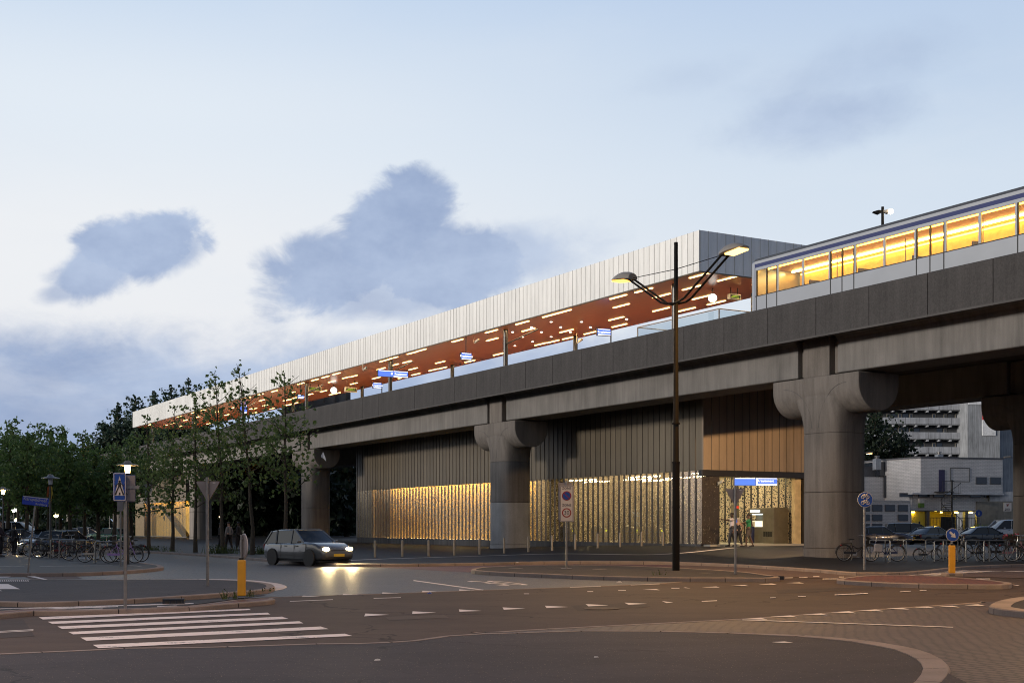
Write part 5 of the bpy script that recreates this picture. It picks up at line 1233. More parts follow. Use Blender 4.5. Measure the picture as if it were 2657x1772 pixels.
MB().tube([(0, 0, -1), (-.35, 0, 1.15)], .04, 6).build('pole', M_GALV, pd_); o = disc(pd_, 'blue_face', .28, -.08, -.05, 1.27, M_SBLUE, 20, -.42); MB().prism([(-.47, 1.15), (-.43, 1.3), (-.42, 1.42), (-.38, 1.42), (-.38, 1.3), (-.35, 1.14), (-.39, 1.14), (-.42, 1.22), (-.44, 1.13)], -.09, -.081, 'y').build('walking_figure', M_SWHITE, pd_)

# ---------------------------------------------------------------- steel bollards in front of the station
feet = [(973, 1443.8), (1043.7, 1442), (1112, 1439.8), (1178.7, 1438), (1244, 1436.4), (1308, 1433.7), (1370.8, 1432.5), (1432, 1430.6), (1492.5, 1429), (1550.7, 1427), (1608.6, 1425), (1664.6, 1424), (1720.4, 1421.7), (1774, 1420)]
b0 = None; M_BOL = mat('brushed bollard', (.40, .33, .25), .4, .6, amt=.12, scale=6)
for i, (u, v) in enumerate(feet):
    n_ = i; Yb = 60.5 + (73.8 - 60.5) * i / 13
    x = (u - UC) * Yb / F; zb = plaza_z(x, Yb); hb = max(.72, (43 - 7 * i / 13) * Yb / F)
    lb = 'slim steel bollard, %s from the left in the row before the station' % ORD[i]
    if i == 13: lb = 'slim steel bollard at the right end of the row, nearest the entrance'
    if i == 0: lb = 'slim steel bollard at the left end of the row, right of the moving car'
    if b0 is None:
        b0 = thing('bollard', lb, 'bollard', (x, Yb, zb), 0, 'row of slim steel bollards before the station')
        MB().tube([(0, 0, -.1), (0, 0, .78)], .055, 12).build('post', M_BOL, b0, True); MB().lathe([(0, .782), (.05, .782), (.04, .81), (0, .815)], 12).build('cap', M_STAIN, b0); MB().lathe([(0, 0), (.13, 0), (.13, .012), (0, .012)], 14).build('foot_plate', M_STEEL, b0)
    else: dup(b0, lb, (x, Yb, zb))

# ---------------------------------------------------------------- bike racks
rk0 = None
def rack(label, a, b, h=.86, group='steel hoop bike racks'):
    global rk0
    d = b - a; L_ = Vector((d.x, d.y)).length; rz = math.atan2(d.y, d.x)
    if rk0 is None:
        rk0 = thing('bike_rack', label, 'bike rack', a, rz, group)
        MB().tube([(0, 0, -.1), (0, 0, .80), (.02, 0, .84), (.06, 0, .86), (.94, 0, .86), (.98, 0, .84), (1, 0, .80), (1, 0, -.1)], .027, 8).build('hoop', M_STAIN, rk0, True)
        rk0.scale = (L_, 1, 1); return rk0
    return dup(rk0, label, a, rz, scale=(L_, 1, 1))
def Gz(u, v):
    return Gp(u, v)
s5 = lambda x, y: (2180 + x * .2029, 1330 + y * .2029)
hoops = [((380, 566), (640, 548)), ((577, 577), (845, 563)), ((810, 585), (1075, 570)), ((1090, 595), (1355, 580)), ((1320, 604), (1590, 592)), ((1550, 612), (1822, 590)), ((1843, 615), (2110, 610))]
for i, (a, b) in enumerate(hoops):
    A, B = Gz(*s5(*a)), Gz(*s5(*b)); d = (B - A); d.z = 0
    B = A + d.normalized() * max(.9, min(1.15, d.length))
    rack('steel hoop rack, %s from the left in the row right of the big pier' % ORD[i], A, B)
for i, x in enumerate((1205, 1610, 1840, 2260)):
    A = Gz(*s5(x, 548)); rack('steel hoop rack, %s from the left in the rear row before the parked cars' % ORD[i], A, A + Vector((1.05, .25, 0)))
sL = lambda x, y: (x * .1616, 1250 + y * .1616)
lh = [((1530, 1300), 'end hoop rack holding the pale and lilac bicycles on the left pavement'), ((1165, 1255), 'second hoop rack from the right on the left pavement'), ((955, 1240), 'third hoop rack from the right on the left pavement'), ((815, 1225), 'fourth hoop rack from the right on the left pavement'),
      ((665, 1205), 'fifth hoop rack from the right on the left pavement'), ((470, 1185), 'sixth hoop rack from the right, crossed by the leaning sign pole'), ((290, 1165), 'seventh hoop rack from the right on the left pavement'), ((120, 1150), 'hoop rack nearest the left edge of the picture')]
for (a, lb) in lh:
    u, v = sL(*a); A = G(u, v, .12); rack(lb, A, A + Vector((1.15, .12, 0)))

# ---------------------------------------------------------------- bicycles
M_TYRE = mat('tyre rubber', (.014, .013, .013), .8); M_RIM = mat('rim metal', (.40, .38, .36), .3, .9); M_BKBLACK = mat('bike black', (.014, .014, .016), .3); M_BKSILVER = mat('bike silver', (.34, .33, .32), .3, .6); M_BKLILAC = mat('bike lilac', (.30, .20, .50), .4); M_BKBLUE = mat('bike dark blue', (.02, .03, .10), .3); M_BKPALE = mat('bike pale grey', (.40, .37, .33), .4)
M_SADDLE = mat('saddle leather', (.012, .011, .011), .5); M_BKPINK = mat('bike pink', (.30, .14, .16), .4); M_BKRED = mat('bike red', (.16, .018, .018), .35)
def make_bike(label, r=.34, wb=1.06):
    t = thing('bicycle', label, 'bicycle', (0, 0, 0), 0, None)
    for x in (-wb / 2, wb / 2):
        w_ = MB(); w_.torus((0, 0, 0), r - .018, .019, 'y', 28, 6); wo_ = w_.build('wheel', M_TYRE, t, True); wo_.location = (x, 0, r)
        MB().torus((0, 0, 0), r - .042, .011, 'y', 28, 5).build('rim', M_RIM, wo_, True)
        sp_ = MB()
        for k in range(14):
            a = 2 * PI * k / 14 + .1; sp_.tube([(0, .02 * (-1) ** k, 0), (math.cos(a) * (r - .045), 0, math.sin(a) * (r - .045))], .0025, 3, False)
        sp_.lathe([(0, -.04), (.022, -.04), (.022, .04), (0, .04)], 8, axis='y'); sp_.build('spokes', M_RIM, wo_)
        mg = MB(); pts = [((r + .025) * math.cos(a), 0, (r + .025) * math.sin(a)) for a in [math.radians(q) for q in (range(20, 200, 15) if x < 0 else range(35, 165, 13))]]
        mg.tube(pts, .016, 5); mg.build('mudguard', M_BKBLACK, t).location = (x, 0, r)
    f = MB(); bb_ = (-.08, 0, r - .04); st_ = (-.22, 0, .78); hd = (wb / 2 - .20, 0, .84); hl = (wb / 2 - .15, 0, .66); ra = (-wb / 2, 0, r); fa = (wb / 2, 0, r)
    f.tube([bb_, st_], .016, 8); f.tube([bb_, hl], .020, 8); f.tube([(-.19, 0, .66), (.06, 0, .50), hl], .014, 8) ; f.tube([hd, hl], .019, 8)
    for y in (-.05, .05): f.tube([(bb_[0], y, bb_[2]), (ra[0], y, ra[2])], .010, 6); f.tube([(-.20, y * .5, .70), (ra[0], y, ra[2])], .008, 6); f.tube([(hl[0] + .01, y, hl[2] - .02), (wb / 2 - .07, y, .52), (fa[0], y, fa[2])], .011, 6)
    f.build('frame', M_BKBLACK, t, True)
    MB().loft([[(-.36, -.085, .87), (-.36, .085, .87), (-.36, .08, .92), (-.36, -.08, .92)], [(-.24, -.075, .88), (-.24, .075, .88), (-.24, .07, .925), (-.24, -.07, .925)], [(-.08, -.02, .89), (-.08, .02, .89), (-.08, .018, .92), (-.08, -.018, .92)]]).build('saddle', M_SADDLE, t, bevel=.015)
    MB().tube([(-.22, 0, .76), (-.235, 0, .89)], .013, 6).build('seat_post', M_RIM, t)
    MB().tube([(wb / 2 - .20, 0, .82), (wb / 2 - .215, 0, 1.02), (wb / 2 - .19, -.06, 1.07), (wb / 2 - .22, -.26, 1.08), (wb / 2 - .38, -.29, 1.04)], .012, 6).tube([(wb / 2 - .215, 0, 1.02), (wb / 2 - .19, .06, 1.07), (wb / 2 - .22, .26, 1.08), (wb / 2 - .38, .29, 1.04)], .012, 6).build('handlebar', M_RIM, t, True)
    c = MB(); c.lathe([(0, -.07), (.09, -.07), (.09, -.06), (0, -.06)], 16, bb_, 'y'); c.tube([(bb_[0], -.08, bb_[2]), (bb_[0] + .10, -.08, bb_[2] - .13)], .01, 5); c.tube([(bb_[0], .08, bb_[2]), (bb_[0] - .10, .08, bb_[2] + .13)], .01, 5); c.box(bb_[0] + .10, -.13, bb_[2] - .13, .09, .09, .02); c.box(bb_[0] - .10, .13, bb_[2] + .13, .09, .09, .02); c.build('crank', M_RIM, t)
    c = MB(); c.box(bb_[0] - .22, -.065, r + .01, .52, .02, .09); c.build('chain_guard', M_BKBLACK, t, bevel=.008)
    c = MB()
    for y in (-.06, 0, .06): c.tube([(-wb / 2 - .12, y, .74), (-wb / 2 + .30, y, .74)], .007, 5)
    for y in (-.06, .06): c.tube([(-wb / 2 + .02, y, .74), (-wb / 2, y, r)], .006, 5)
    c.build('luggage_rack', M_BKBLACK, t)
    MB().lathe([(0, 0), (.045, .0), (.04, .06), (0, .07)], 10, (wb / 2 - .13, 0, .88), 'x').build('head_lamp', M_RIM, t); MB().box(-wb / 2 - .14, 0, .66, .03, .08, .05).build('rear_lamp', mat('red reflector', (.30, .01, .01), .3), t)
    MB().tube([(-.1, .03, .28), (-.18, .16, .0)], .009, 5).build('kick_stand', M_RIM, t)
    return t
bk0 = None
def bike(label, u, v, rz, col=None, flip=False, lean=0.0, z=None, sc=1.0, Yv=None):
    global bk0
    p = Gp(u, v) if z is None else G(u, v, z)
    if bk0 is None: bk0 = make_bike(label); o = bk0; o.location = p; o.rotation_euler = (0, 0, rz)
    else: o = dup(bk0, label, p, rz, recolor={'frame': col, 'chain_guard': col} if col else None)
    o.rotation_euler = (lean, 0, rz)
    o['group'] = 'bicycles at the left racks' if u < 600 else 'bicycles at the right racks'
    if sc != 1: o.scale = (sc, sc, sc)
    return o
bike('black bicycle with bare rear wheel against the end of the right pier', 2222, 1443, .10, None)
bike('dark blue bicycle with a silver pannier bag, second from the pier', 2294, 1441.5, PI - .06, M_BKBLUE)
bike('small wheeled folding bicycle behind a rack hoop', 2407, 1444, .15, M_BKBLACK, sc=.74)
bike('silver bicycle half hidden behind the yellow bollard', 2478, 1432.5, .2, M_BKSILVER)
bike('dark bicycle leaning behind the racks right of the yellow bollard', 2520, 1436, PI + .1, M_BKBLACK)
bike('black bicycle with white mudguard end and flower basket at the far right', 2600, 1452, -.12, M_BKBLACK, sc=1.04)
bike('pink framed bicycle beside the flower basket bicycle', 2630, 1443, .25, M_BKPINK)
bike('dark bicycle cut by the right edge of the picture', 2662, 1440, PI - .2, M_BKBLACK)
bike('pale grey bicycle left of the lilac one at the end rack', 255, 1459, .10, M_BKPALE, z=.12)
bike('lilac framed bicycle at the end rack behind the crossing sign pole', 316, 1460.5, .04, M_BKLILAC, z=.12)
bike('black bicycle behind the lilac one at the end rack', 335, 1457, PI - .1, M_BKBLACK, z=.12)
bike('dark bicycle with wide black wheel left of the pale bicycle', 212, 1453, .35, M_BKBLACK, z=.12)
bike('grey bicycle behind the pale bicycle at the end rack', 282, 1452, .2, M_BKSILVER, z=.12)
bike('black bicycle in front of the shining headlight on the left', 133, 1447, .6, M_BKBLACK, z=.12)
bike('dark bicycle with its wheel turned, right of the headlight', 108, 1444, .3, M_BKBLACK, z=.12)
bike('dark red bicycle in the middle of the left racks', 170, 1447, -.25, M_BKRED, z=.12)
bike('silver bicycle crossed by the leaning street sign pole', 72, 1438, .4, M_BKSILVER, z=.12)
bike('black bicycle with thin tyres left of the leaning sign pole', 36, 1436, .25, M_BKBLACK, z=.12)
bike('dark bicycle touching the left edge of the picture', 8, 1433, .2, M_BKBLUE, z=.12)
# pannier and basket
p = Gp(2276, 1441.5); q = thing('pannier_bag', 'silver pannier bag on the dark blue bicycle', 'bag', (p.x, p.y - .16, p.z + .55)); MB().box(0, 0, 0, .34, .14, .34, ry=.1).build('bag', mat('silver bag', (.35, .33, .34), .35, .4, amt=.3, scale=14), q, bevel=.04); MB().box(0, -.075, .08, .30, .012, .10).build('flap', M_BKSILVER, q)
p = Gp(2622, 1452); q = thing('flower_basket', 'dark basket with red and pink flowers on a bicycle handlebar', 'basket', (p.x, p.y - .02, p.z + .88)); MB().loft([[(-.22, -.15, -.15), (.22, -.15, -.15), (.22, .15, -.15), (-.22, .15, -.15)], [(-.3, -.19, .15), (.3, -.19, .15), (.3, .19, .15), (-.3, .19, .15)]]).build('basket', mat('dark wicker', (.03, .018, .012), .8, amt=.4, scale=30), q)
for nm, cl_, n_ in (('red_flower', (.30, .02, .05), 16), ('pink_flower', (.45, .15, .22), 12), ('green_leaf', (.03, .06, .02), 20)):
    for _ in range(n_): MB().ball((R.uniform(-.30, .30), R.uniform(-.20, .12), R.uniform(.02, .24)), .035, n=6, k=4).build(nm, mat(nm, cl_, .7), q)
# small things on the ground
M_DRAIN = mat('drain iron', (.03, .034, .045), .5, .5)
for u, v, z0, lb, L_, rz in ((452, 1554.5, .10, 'blue grey kerb drain in the left island kerb', .44, .10), (2008, 1495, .12, 'black slotted kerb drain at the right tip of the lamp island', .55, .1), (757, 1452, .10, 'small slotted drain in the far left kerb', .45, -.35)):
    p = G(u, v, z0); r = thing('kerb_drain', lb, 'drain', (p.x, p.y - .02, p.z - .05), rz)
    MB().box(0, 0, .05, L_, .16, .03).build('lid', M_DRAIN, r); mb = MB()
    for k in range(3): mb.box((k - 1) * L_ * .28, -.085, 0, L_ * .2, .01, .06)
    mb.build('slots', M_BLACK, r); MB().box(0, -.04, 0, L_, .08, .09).build('front', M_DRAIN, r)
p = G(1560, 1578, .006); r = thing('manhole_cover', 'rusty round manhole cover in the road by the white triangles', 'manhole cover', p); MB().lathe([(0, 0), (.36, 0), (.36, .006), (.30, .008), (0, .008)], 24).build('cover', mat('rusty iron', (.05, .03, .02), .7, .3, amt=.5, scale=14), r)
for u, v, z0, lb in ((1338, 1474, .13, 'pale round cover flush with the lamp island paving, left of the zone sign'), (1834, 1486, .13, 'pale flat cover on the lamp island near its right tip'), (1555, 1477, .13, 'small pale flat cover between zone sign and lamp')):
    p = G(u, v, z0); r = thing('access_cover', lb, 'access cover', p); MB().lathe([(0, 0), (.26, 0), (.26, .004), (0, .004)], 16).build('cover', mat('pale cover', (.12, .105, .095), .7), r)
M_WEED = mat('weed green', (.07, .10, .03), .8, amt=.4, scale=12)
def weed(label, u, v, z0, h, n, spread, Yadd=0):
    p = G(u, v, z0); mb = MB()
    for _ in range(n):
        x, y = R.gauss(0, spread), R.gauss(0, spread * .5); a = R.uniform(0, 6.3); hh_ = h * R.uniform(.4, 1); l = R.uniform(.006, .018) if h < .27 else R.uniform(.015, .04)
        mb.add([(x - l * math.cos(a), y - l * math.sin(a), 0), (x + l * math.cos(a), y + l * math.sin(a), 0), (x + R.gauss(0, .3) * h, y + R.gauss(0, .15) * h, hh_)], [(0, 1, 2)])
        if R.random() < .5:
            cx, cz2 = x + R.gauss(0, .1) * h, hh_ * R.uniform(.5, 1); mb.add([(cx - l, y, cz2), (cx, y - l, cz2 + l), (cx + l, y, cz2), (cx, y + l, cz2 - l)], [(0, 1, 2, 3)])
    o = mb.build('weed_tuft', M_WEED, None, fix=False); o.location = p; return tag(o, label, 'weeds', 'weed tufts along kerbs and trees')
weed('thin weeds left of the yellow bollard foot', 586, 1554, .1, .24, 16, .05); weed('sparse weeds at the foot of the yellow bollard', 612, 1552, .1, .18, 16, .06); weed('weeds right of the yellow bollard foot', 650, 1547, .1, .22, 18, .06)
weed('low weeds on the tip of the left island kerb', 690, 1533, .1, .08, 20, .12); weed('dark weed clump by the fourth young tree', 575, 1435, .12, .55, 140, .45); weed('weeds at the foot of the young tree nearest the moving car', 668, 1437, .12, .5, 120, .4); weed('weeds at the foot of the left young tree', 383, 1427, .12, .35, 90, .5); weed('weeds at the foot of the second young tree', 440, 1430, .12, .2, 60, .35)
weed('dry weeds on the lamp island', 1705, 1491, .13, .18, 12, .12)
M_LIT_ = mat('white litter', (.55, .52, .50), .8)
for i, (u, v, z0, lb) in enumerate([(1606, 1511.5, .01, 'pale crumpled paper on the clinkers before the lamp island'), (1342, 1459.5, .12, 'tiny white paper on the cycle path kerb'), (1114, 1540, .01, 'small blue can on the road edge'), (979, 1714, .03, 'white paper scrap on the foreground pavement, left part'), (1547, 1706, .03, 'white crumb on the foreground pavement, middle')]):
    p = G(u, v, z0); r = MB(); w_ = (.08, .06, .06, .04, .03)[i]; r.add([(-w_, -w_ * .6, .005), (w_, -w_ * .5, .01), (w_ * .8, w_ * .6, .05 * w_ / .1), (-w_ * .7, w_ * .5, .02), (0, 0, .07 * w_ / .1)], [(0, 1, 4), (1, 2, 4), (2, 3, 4), (3, 0, 4)])
    o = r.build('litter', M_LIT_ if i != 2 else M_SBLUE); o.location = p; tag(o, lb, 'litter')
# ---------------------------------------------------------------- cars
def paintm(name, col, rough=.25):
    m = mat(name, col, rough, .25, amt=.04, scale=2, spec=.6)
    for nd in m.node_tree.nodes:
        if nd.type == 'BSDF_PRINCIPLED': nd.inputs['Coat Weight'].default_value = .8; nd.inputs['Coat Roughness'].default_value = .04
    return m
M_CGLASS = mat('car glass', (.012, .015, .019), .08, 0, amt=.05, spec=.5)
M_HUB = mat('alloy wheel', (.34, .34, .35), .4, .25, amt=.1)
M_PLATE = mat('yellow plate', (.55, .38, .03), .5); M_TAIL = mat('tail lamp', (.22, .010, .010), .25); M_LENS = mat('headlamp lens', (.5, .52, .55), .15)
M_TRIM = mat('black trim', (.015, .015, .016), .6)
def car(name, label, loc, rz, col, kind='hatch', L=4.1, W=1.72, Hc=1.45, lights=False, cat='car', group=None, glass=None):
    t = thing(name, label, cat, loc, rz, group)
    M_ = paintm('car paint %.3f %.3f %.3f' % col, col)
    h2 = L / 2; bz = .62 * Hc; hood = {'hatch': .66, 'sedan': .64, 'wagon': .64, 'van': .60, 'mpv': .62}[kind] * Hc
    w2 = W / 2
    # body: x, bottom, belt(top), half width
    if kind in ('van', 'mpv'):
        stn = [(-h2, .42, .70, w2 * .86), (-h2 + .06, .28, bz, w2 * .95), (-h2 + .5, .22, bz, w2), (0, .20, bz, w2), (h2 - 1.15, .20, bz, w2), (h2 - .55, .22, hood * .96, w2 * .98), (h2 - .12, .26, hood * .78, w2 * .92), (h2, .36, .58, w2 * .80)]
    else:
        tr_ = bz * (1.0 if kind != 'sedan' else 1.02)
        stn = [(-h2, .42, .72, w2 * .84), (-h2 + .08, .28, tr_ * .97, w2 * .93), (-h2 + .55, .22, tr_, w2), (0, .20, bz, w2), (h2 - 1.55, .20, bz, w2), (h2 - 1.3, .20, hood, w2), (h2 - .6, .22, hood * .93, w2 * .97), (h2 - .12, .26, hood * .74, w2 * .90), (h2, .38, .58, w2 * .76)]
    rings = []
    for x, zb, zt, w_ in stn:
        m_ = (zb + zt) / 2
        rings.append([(x, -w_ * .90, zb), (x, -w_ * .985, zb + .08), (x, -w_, m_), (x, -w_ * .97, zt - .07), (x, -w_ * .88, zt), (x, w_ * .88, zt), (x, w_ * .97, zt - .07), (x, w_, m_), (x, w_ * .985, zb + .08), (x, w_ * .90, zb)])
    MB().loft(rings).build('body', M_, t, True, bevel=.02)
    # cabin: glass shell, roof and pillars over it
    cab = {'hatch': [(-h2 + .12, 0), (-h2 + .45, .88), (-h2 + 1.0, .985), (.05, 1.0), (h2 - 2.05, .94), (h2 - 1.25, 0)], 'wagon': [(-h2 + .10, 0), (-h2 + .38, .92), (-h2 + .9, 1.0), (.05, 1.0), (h2 - 2.05, .95), (h2 - 1.2, 0)],
           'sedan': [(-h2 + .55, 0), (-h2 + 1.25, .88), (-h2 + 1.75, .985), (0, 1.0), (h2 - 2.2, .93), (h2 - 1.25, 0)], 'mpv': [(-h2 + .08, 0), (-h2 + .36, .93), (-h2 + .9, 1.0), (.1, 1.0), (h2 - 1.75, .93), (h2 - .78, 0)],
           'van': [(-h2 + .04, 0), (-h2 + .18, .95), (-h2 + .6, 1.0), (0, 1.0), (h2 - 1.5, .97), (h2 - .72, 0)]}[kind]
    hc = Hc - bz; wt = .74 if kind not in ('van',) else .88
    def hw(k): return w2 * (.90 - (.90 - wt) * k)
    rr = []
    for x, k in cab:
        z = bz - .02 + hc * k; w_ = hw(k); zl = bz - .03
        rr.append((x, z, w_, k))
    g = MB(); g.loft([[(x, -hw(0), bz - .04), (x, -w_, z - .03 * (k > 0)), (x, -w_ * .9, z), (x, w_ * .9, z), (x, w_, z - .03 * (k > 0)), (x, hw(0), bz - .04)] for x, z, w_, k in rr]); g.build('windows', glass or M_CGLASS, t, True)
    rf = [q for q in rr if q[3] > .8]
    mb = MB(); mb.loft([[(x, -w_ * 1.01, z - .05), (x, -w_ * .92, z + .012), (x, 0, z + .03), (x, w_ * .92, z + .012), (x, w_ * 1.01, z - .05)] for x, z, w_, k in rf]); mb.build('roof', M_, t, True)
    pl = MB()
    for sy in (-1, 1):
        for (a, b) in ((0, 1), (5, 4)):
            pl.tube([(rr[a][0], sy * hw(0) * 1.0, bz - .03), (rr[b][0], sy * rr[b][2] * 1.0, rr[b][1] - .02)], .038, 6)
        for xq in ((-.15, .35 if kind == 'van' else -.15) if kind != 'hatch' else (-.10,)):
            pl.tube([(xq, sy * hw(0), bz - .03), (xq - .05, sy * hw(1), Hc - .04)], .034, 6)
        if kind in ('wagon', 'mpv', 'van', 'hatch'): pl.tube([(-h2 + .95, sy * hw(0), bz - .03), (-h2 + .85, sy * hw(1), Hc - .05)], .05, 6)
    pl.build('pillars', M_, t, True)
    wr = .315 if kind != 'van' else .34
    for wx in (-h2 + .78, h2 - .84):
        for sy in (-1, 1):
            MB().lathe([(0, -.05), (wr + .05, -.05), (wr + .05, .020), (0, .020)], 20, (wx, sy * (w2 - .018), wr + .01), 'y').build('wheel_arch', M_TRIM, t)
            wl = MB().lathe([(wr * .62, -.09), (wr * .96, -.09), (wr, -.06), (wr, .06), (wr * .96, .09), (wr * .62, .09)], 22, (wx, sy * (w2 - .07), wr), 'y').build('wheel', M_TYRE, t, True)
            hb = MB(); hb.lathe([(0, -.088), (wr * .66, -.088), (wr * .66, .088), (0, .088)], 18, (wx, sy * (w2 - .07), wr), 'y'); hb.build('rim', M_HUB, wl)
            mb = MB()
            for k in range(5):
                a = 2 * PI * k / 5; mb.box(wx + math.cos(a) * wr * .42, sy * (w2 + .018), wr + math.sin(a) * wr * .42, .09, .008, .05, ry=-a + PI / 2 if False else a)
            mb.build('rim_gaps', M_TRIM, wl)
    for sy in (-1, 1):
        MB().ball((h2 - .10, sy * w2 * .66, hood * .70), .11, .17, .075, 12, 8).build('headlight', emis('headlight on', (1.0, .80, .46), 60.0) if lights else M_LENS, t, True)
        MB().box(-h2 + .05, sy * w2 * .80, bz * .82, .10, .20, .22, rz=sy * .3).build('tail_light', M_TAIL, t, bevel=.02)
        MB().box(h2 - 1.45, sy * (w2 + .06), bz + .06, .12, .16, .11).build('mirror', M_, t, bevel=.03)
        for xq in (-.2, .75 if kind != 'hatch' else .6): MB().box(xq - .2, sy * (w2 + .002), bz - .12, .16, .02, .03).build('door_handle', M_TRIM, t)
    ds = MB()
    for sy in (-1, 1):
        for xq in ((-.72, .22, 1.02) if kind not in ('van',) else (-.9, .1, 1.1)): ds.box(xq * (L / 4.2), sy * (w2 - .004), bz * .66, .014, .012, bz * .62)
        ds.box(.1, sy * (w2 + .001), bz * .45, L * .5, .01, .02)
    ds.build('door_seams', M_TRIM, t)
    MB().box(h2 - .012, 0, .44, .05, .52, .11).build('front_plate', M_PLATE, t); MB().box(-h2 + .01, 0, .58, .05, .52, .11).build('rear_plate', M_PLATE, t)
    MB().box(h2 - .05, 0, .60, .06, .9, .10).build('grille', M_TRIM, t); MB().box(0, 0, .19, L * .88, W * .9, .06).build('underside', M_TRIM, t)
    if lights:
        for sy in (-1, 1):
            Lm = lamp('headlight_beam', 'SPOT', (h2 + .08, sy * w2 * .66, hood * .70), 520, (1, .72, .34), t, spot_size=math.radians(110), spot_blend=.8, shadow_soft_size=.08)
            Lm.rotation_euler = (0, math.radians(-76), 0)
    return t
def gz(u, Y, z=None):
    x = (u - UC) * Y / F; return (x, Y, plaza_z(x, Y) if z is None else z)
car('moving_car', 'grey hatchback with bright headlights driving past the young trees', gz(800, 53.0, .0), -.80, (.085, .088, .092), 'hatch', 4.25, 1.74, 1.48, True, group='cars on the road')
RC = 'cars parked behind the right bike racks'
car('parked_car', 'dark blue car with pale shining roof right beside the big pier', gz(2295, 98), -.30, (.05, .06, .10), 'hatch', 4.2, 1.72, 1.44, group=RC)
car('parked_car', 'black people carrier, the tallest dark car on the right', gz(2364, 107), -.12, (.014, .015, .019), 'mpv', 4.6, 1.8, 1.72, group=RC)
car('parked_car', 'black saloon with red tail light facing the folding bicycle', gz(2420, 99), .55, (.012, .013, .018), 'sedan', 4.5, 1.76, 1.44, group=RC)
car('parked_car', 'dark saloon under the round pedestrian sign, behind the racks', gz(2556, 99), .22, (.016, .018, .028), 'sedan', 4.6, 1.76, 1.44, group=RC)
car('parked_van', 'white passenger van with dark windows at the far right', gz(2622, 108), PI + .08, (.50, .50, .52), 'van', 4.9, 1.9, 2.0, cat='van', group=RC)
car('parked_car', 'pale blue grey car mostly hidden by the rear pier at the right edge', gz(2672, 101), PI - .2, (.32, .36, .42), 'hatch', 4.0, 1.7, 1.42, group=RC)
LC = 'cars in the car park on the left'
car('parked_car', 'silver hatchback with a headlight shining through the bicycles on the left', gz(116, 72, .0), -PI / 2 - .12, (.30, .33, .36), 'hatch', 3.8, 1.66, 1.40, True, group=LC)
car('parked_car', 'dark small car with light roof seen from behind, right of the lantern post', gz(180, 69, .0), PI / 2 - .30, (.035, .045, .075), 'hatch', 3.8, 1.66, 1.40, group=LC)
car('parked_car', 'brown grey car far behind the tree trunks', gz(236, 122, .05), .15, (.12, .105, .095), 'hatch', 4.0, 1.7, 1.40, group=LC)
car('parked_car', 'small green car between two tree trunks', gz(277, 112, .05), PI - .3, (.03, .13, .07), 'hatch', 3.8, 1.66, 1.38, group=LC)
car('parked_car', 'dark blue car left of the leaning sign pole', gz(66, 84, .05), .2, (.03, .035, .05), 'sedan', 4.3, 1.7, 1.38, group=LC)
car('parked_car', 'white car at the far left under the lit lantern', gz(12, 88, .05), -.4, (.45, .48, .52), 'hatch', 4.0, 1.7, 1.38, group=LC)
car('parked_van', 'cream delivery van behind the trunks at the far left', gz(34, 104, .0), -.1, (.42, .40, .37), 'van', 4.9, 1.9, 1.95, cat='van', group=LC)

# ---------------------------------------------------------------- people
def skin(name, verts, edges, radii, m, parent, root=0, sub=2):
    me = bpy.data.meshes.new(name); me.from_pydata([tuple(v) for v in verts], edges, [])
    tmp = bpy.data.objects.new(name, me); COL.objects.link(tmp)
    sk = tmp.modifiers.new('s', 'SKIN'); sk.use_smooth_shade = True
    lay = me.skin_vertices[0].data
    for i, r in enumerate(radii):
        lay[i].radius = (r, r) if not isinstance(r, tuple) else r
        lay[i].use_root = (i == root)
    sb = tmp.modifiers.new('u', 'SUBSURF'); sb.levels = sub; sb.render_levels = sub
    bpy.context.view_layer.update()
    out = bpy.data.meshes.new_from_object(tmp.evaluated_get(bpy.context.evaluated_depsgraph_get()))
    bpy.data.objects.remove(tmp); out.materials.clear(); out.materials.append(m)
    o = bpy.data.objects.new(name, out); COL.objects.link(o); o.parent = parent
    return o
SKINS = {'dark': mat('dark skin', (.045, .026, .018), .5, amt=.05), 'brown': mat('brown skin', (.11, .060, .040), .5, amt=.05), 'light': mat('light skin', (.36, .22, .16), .5, amt=.05)}
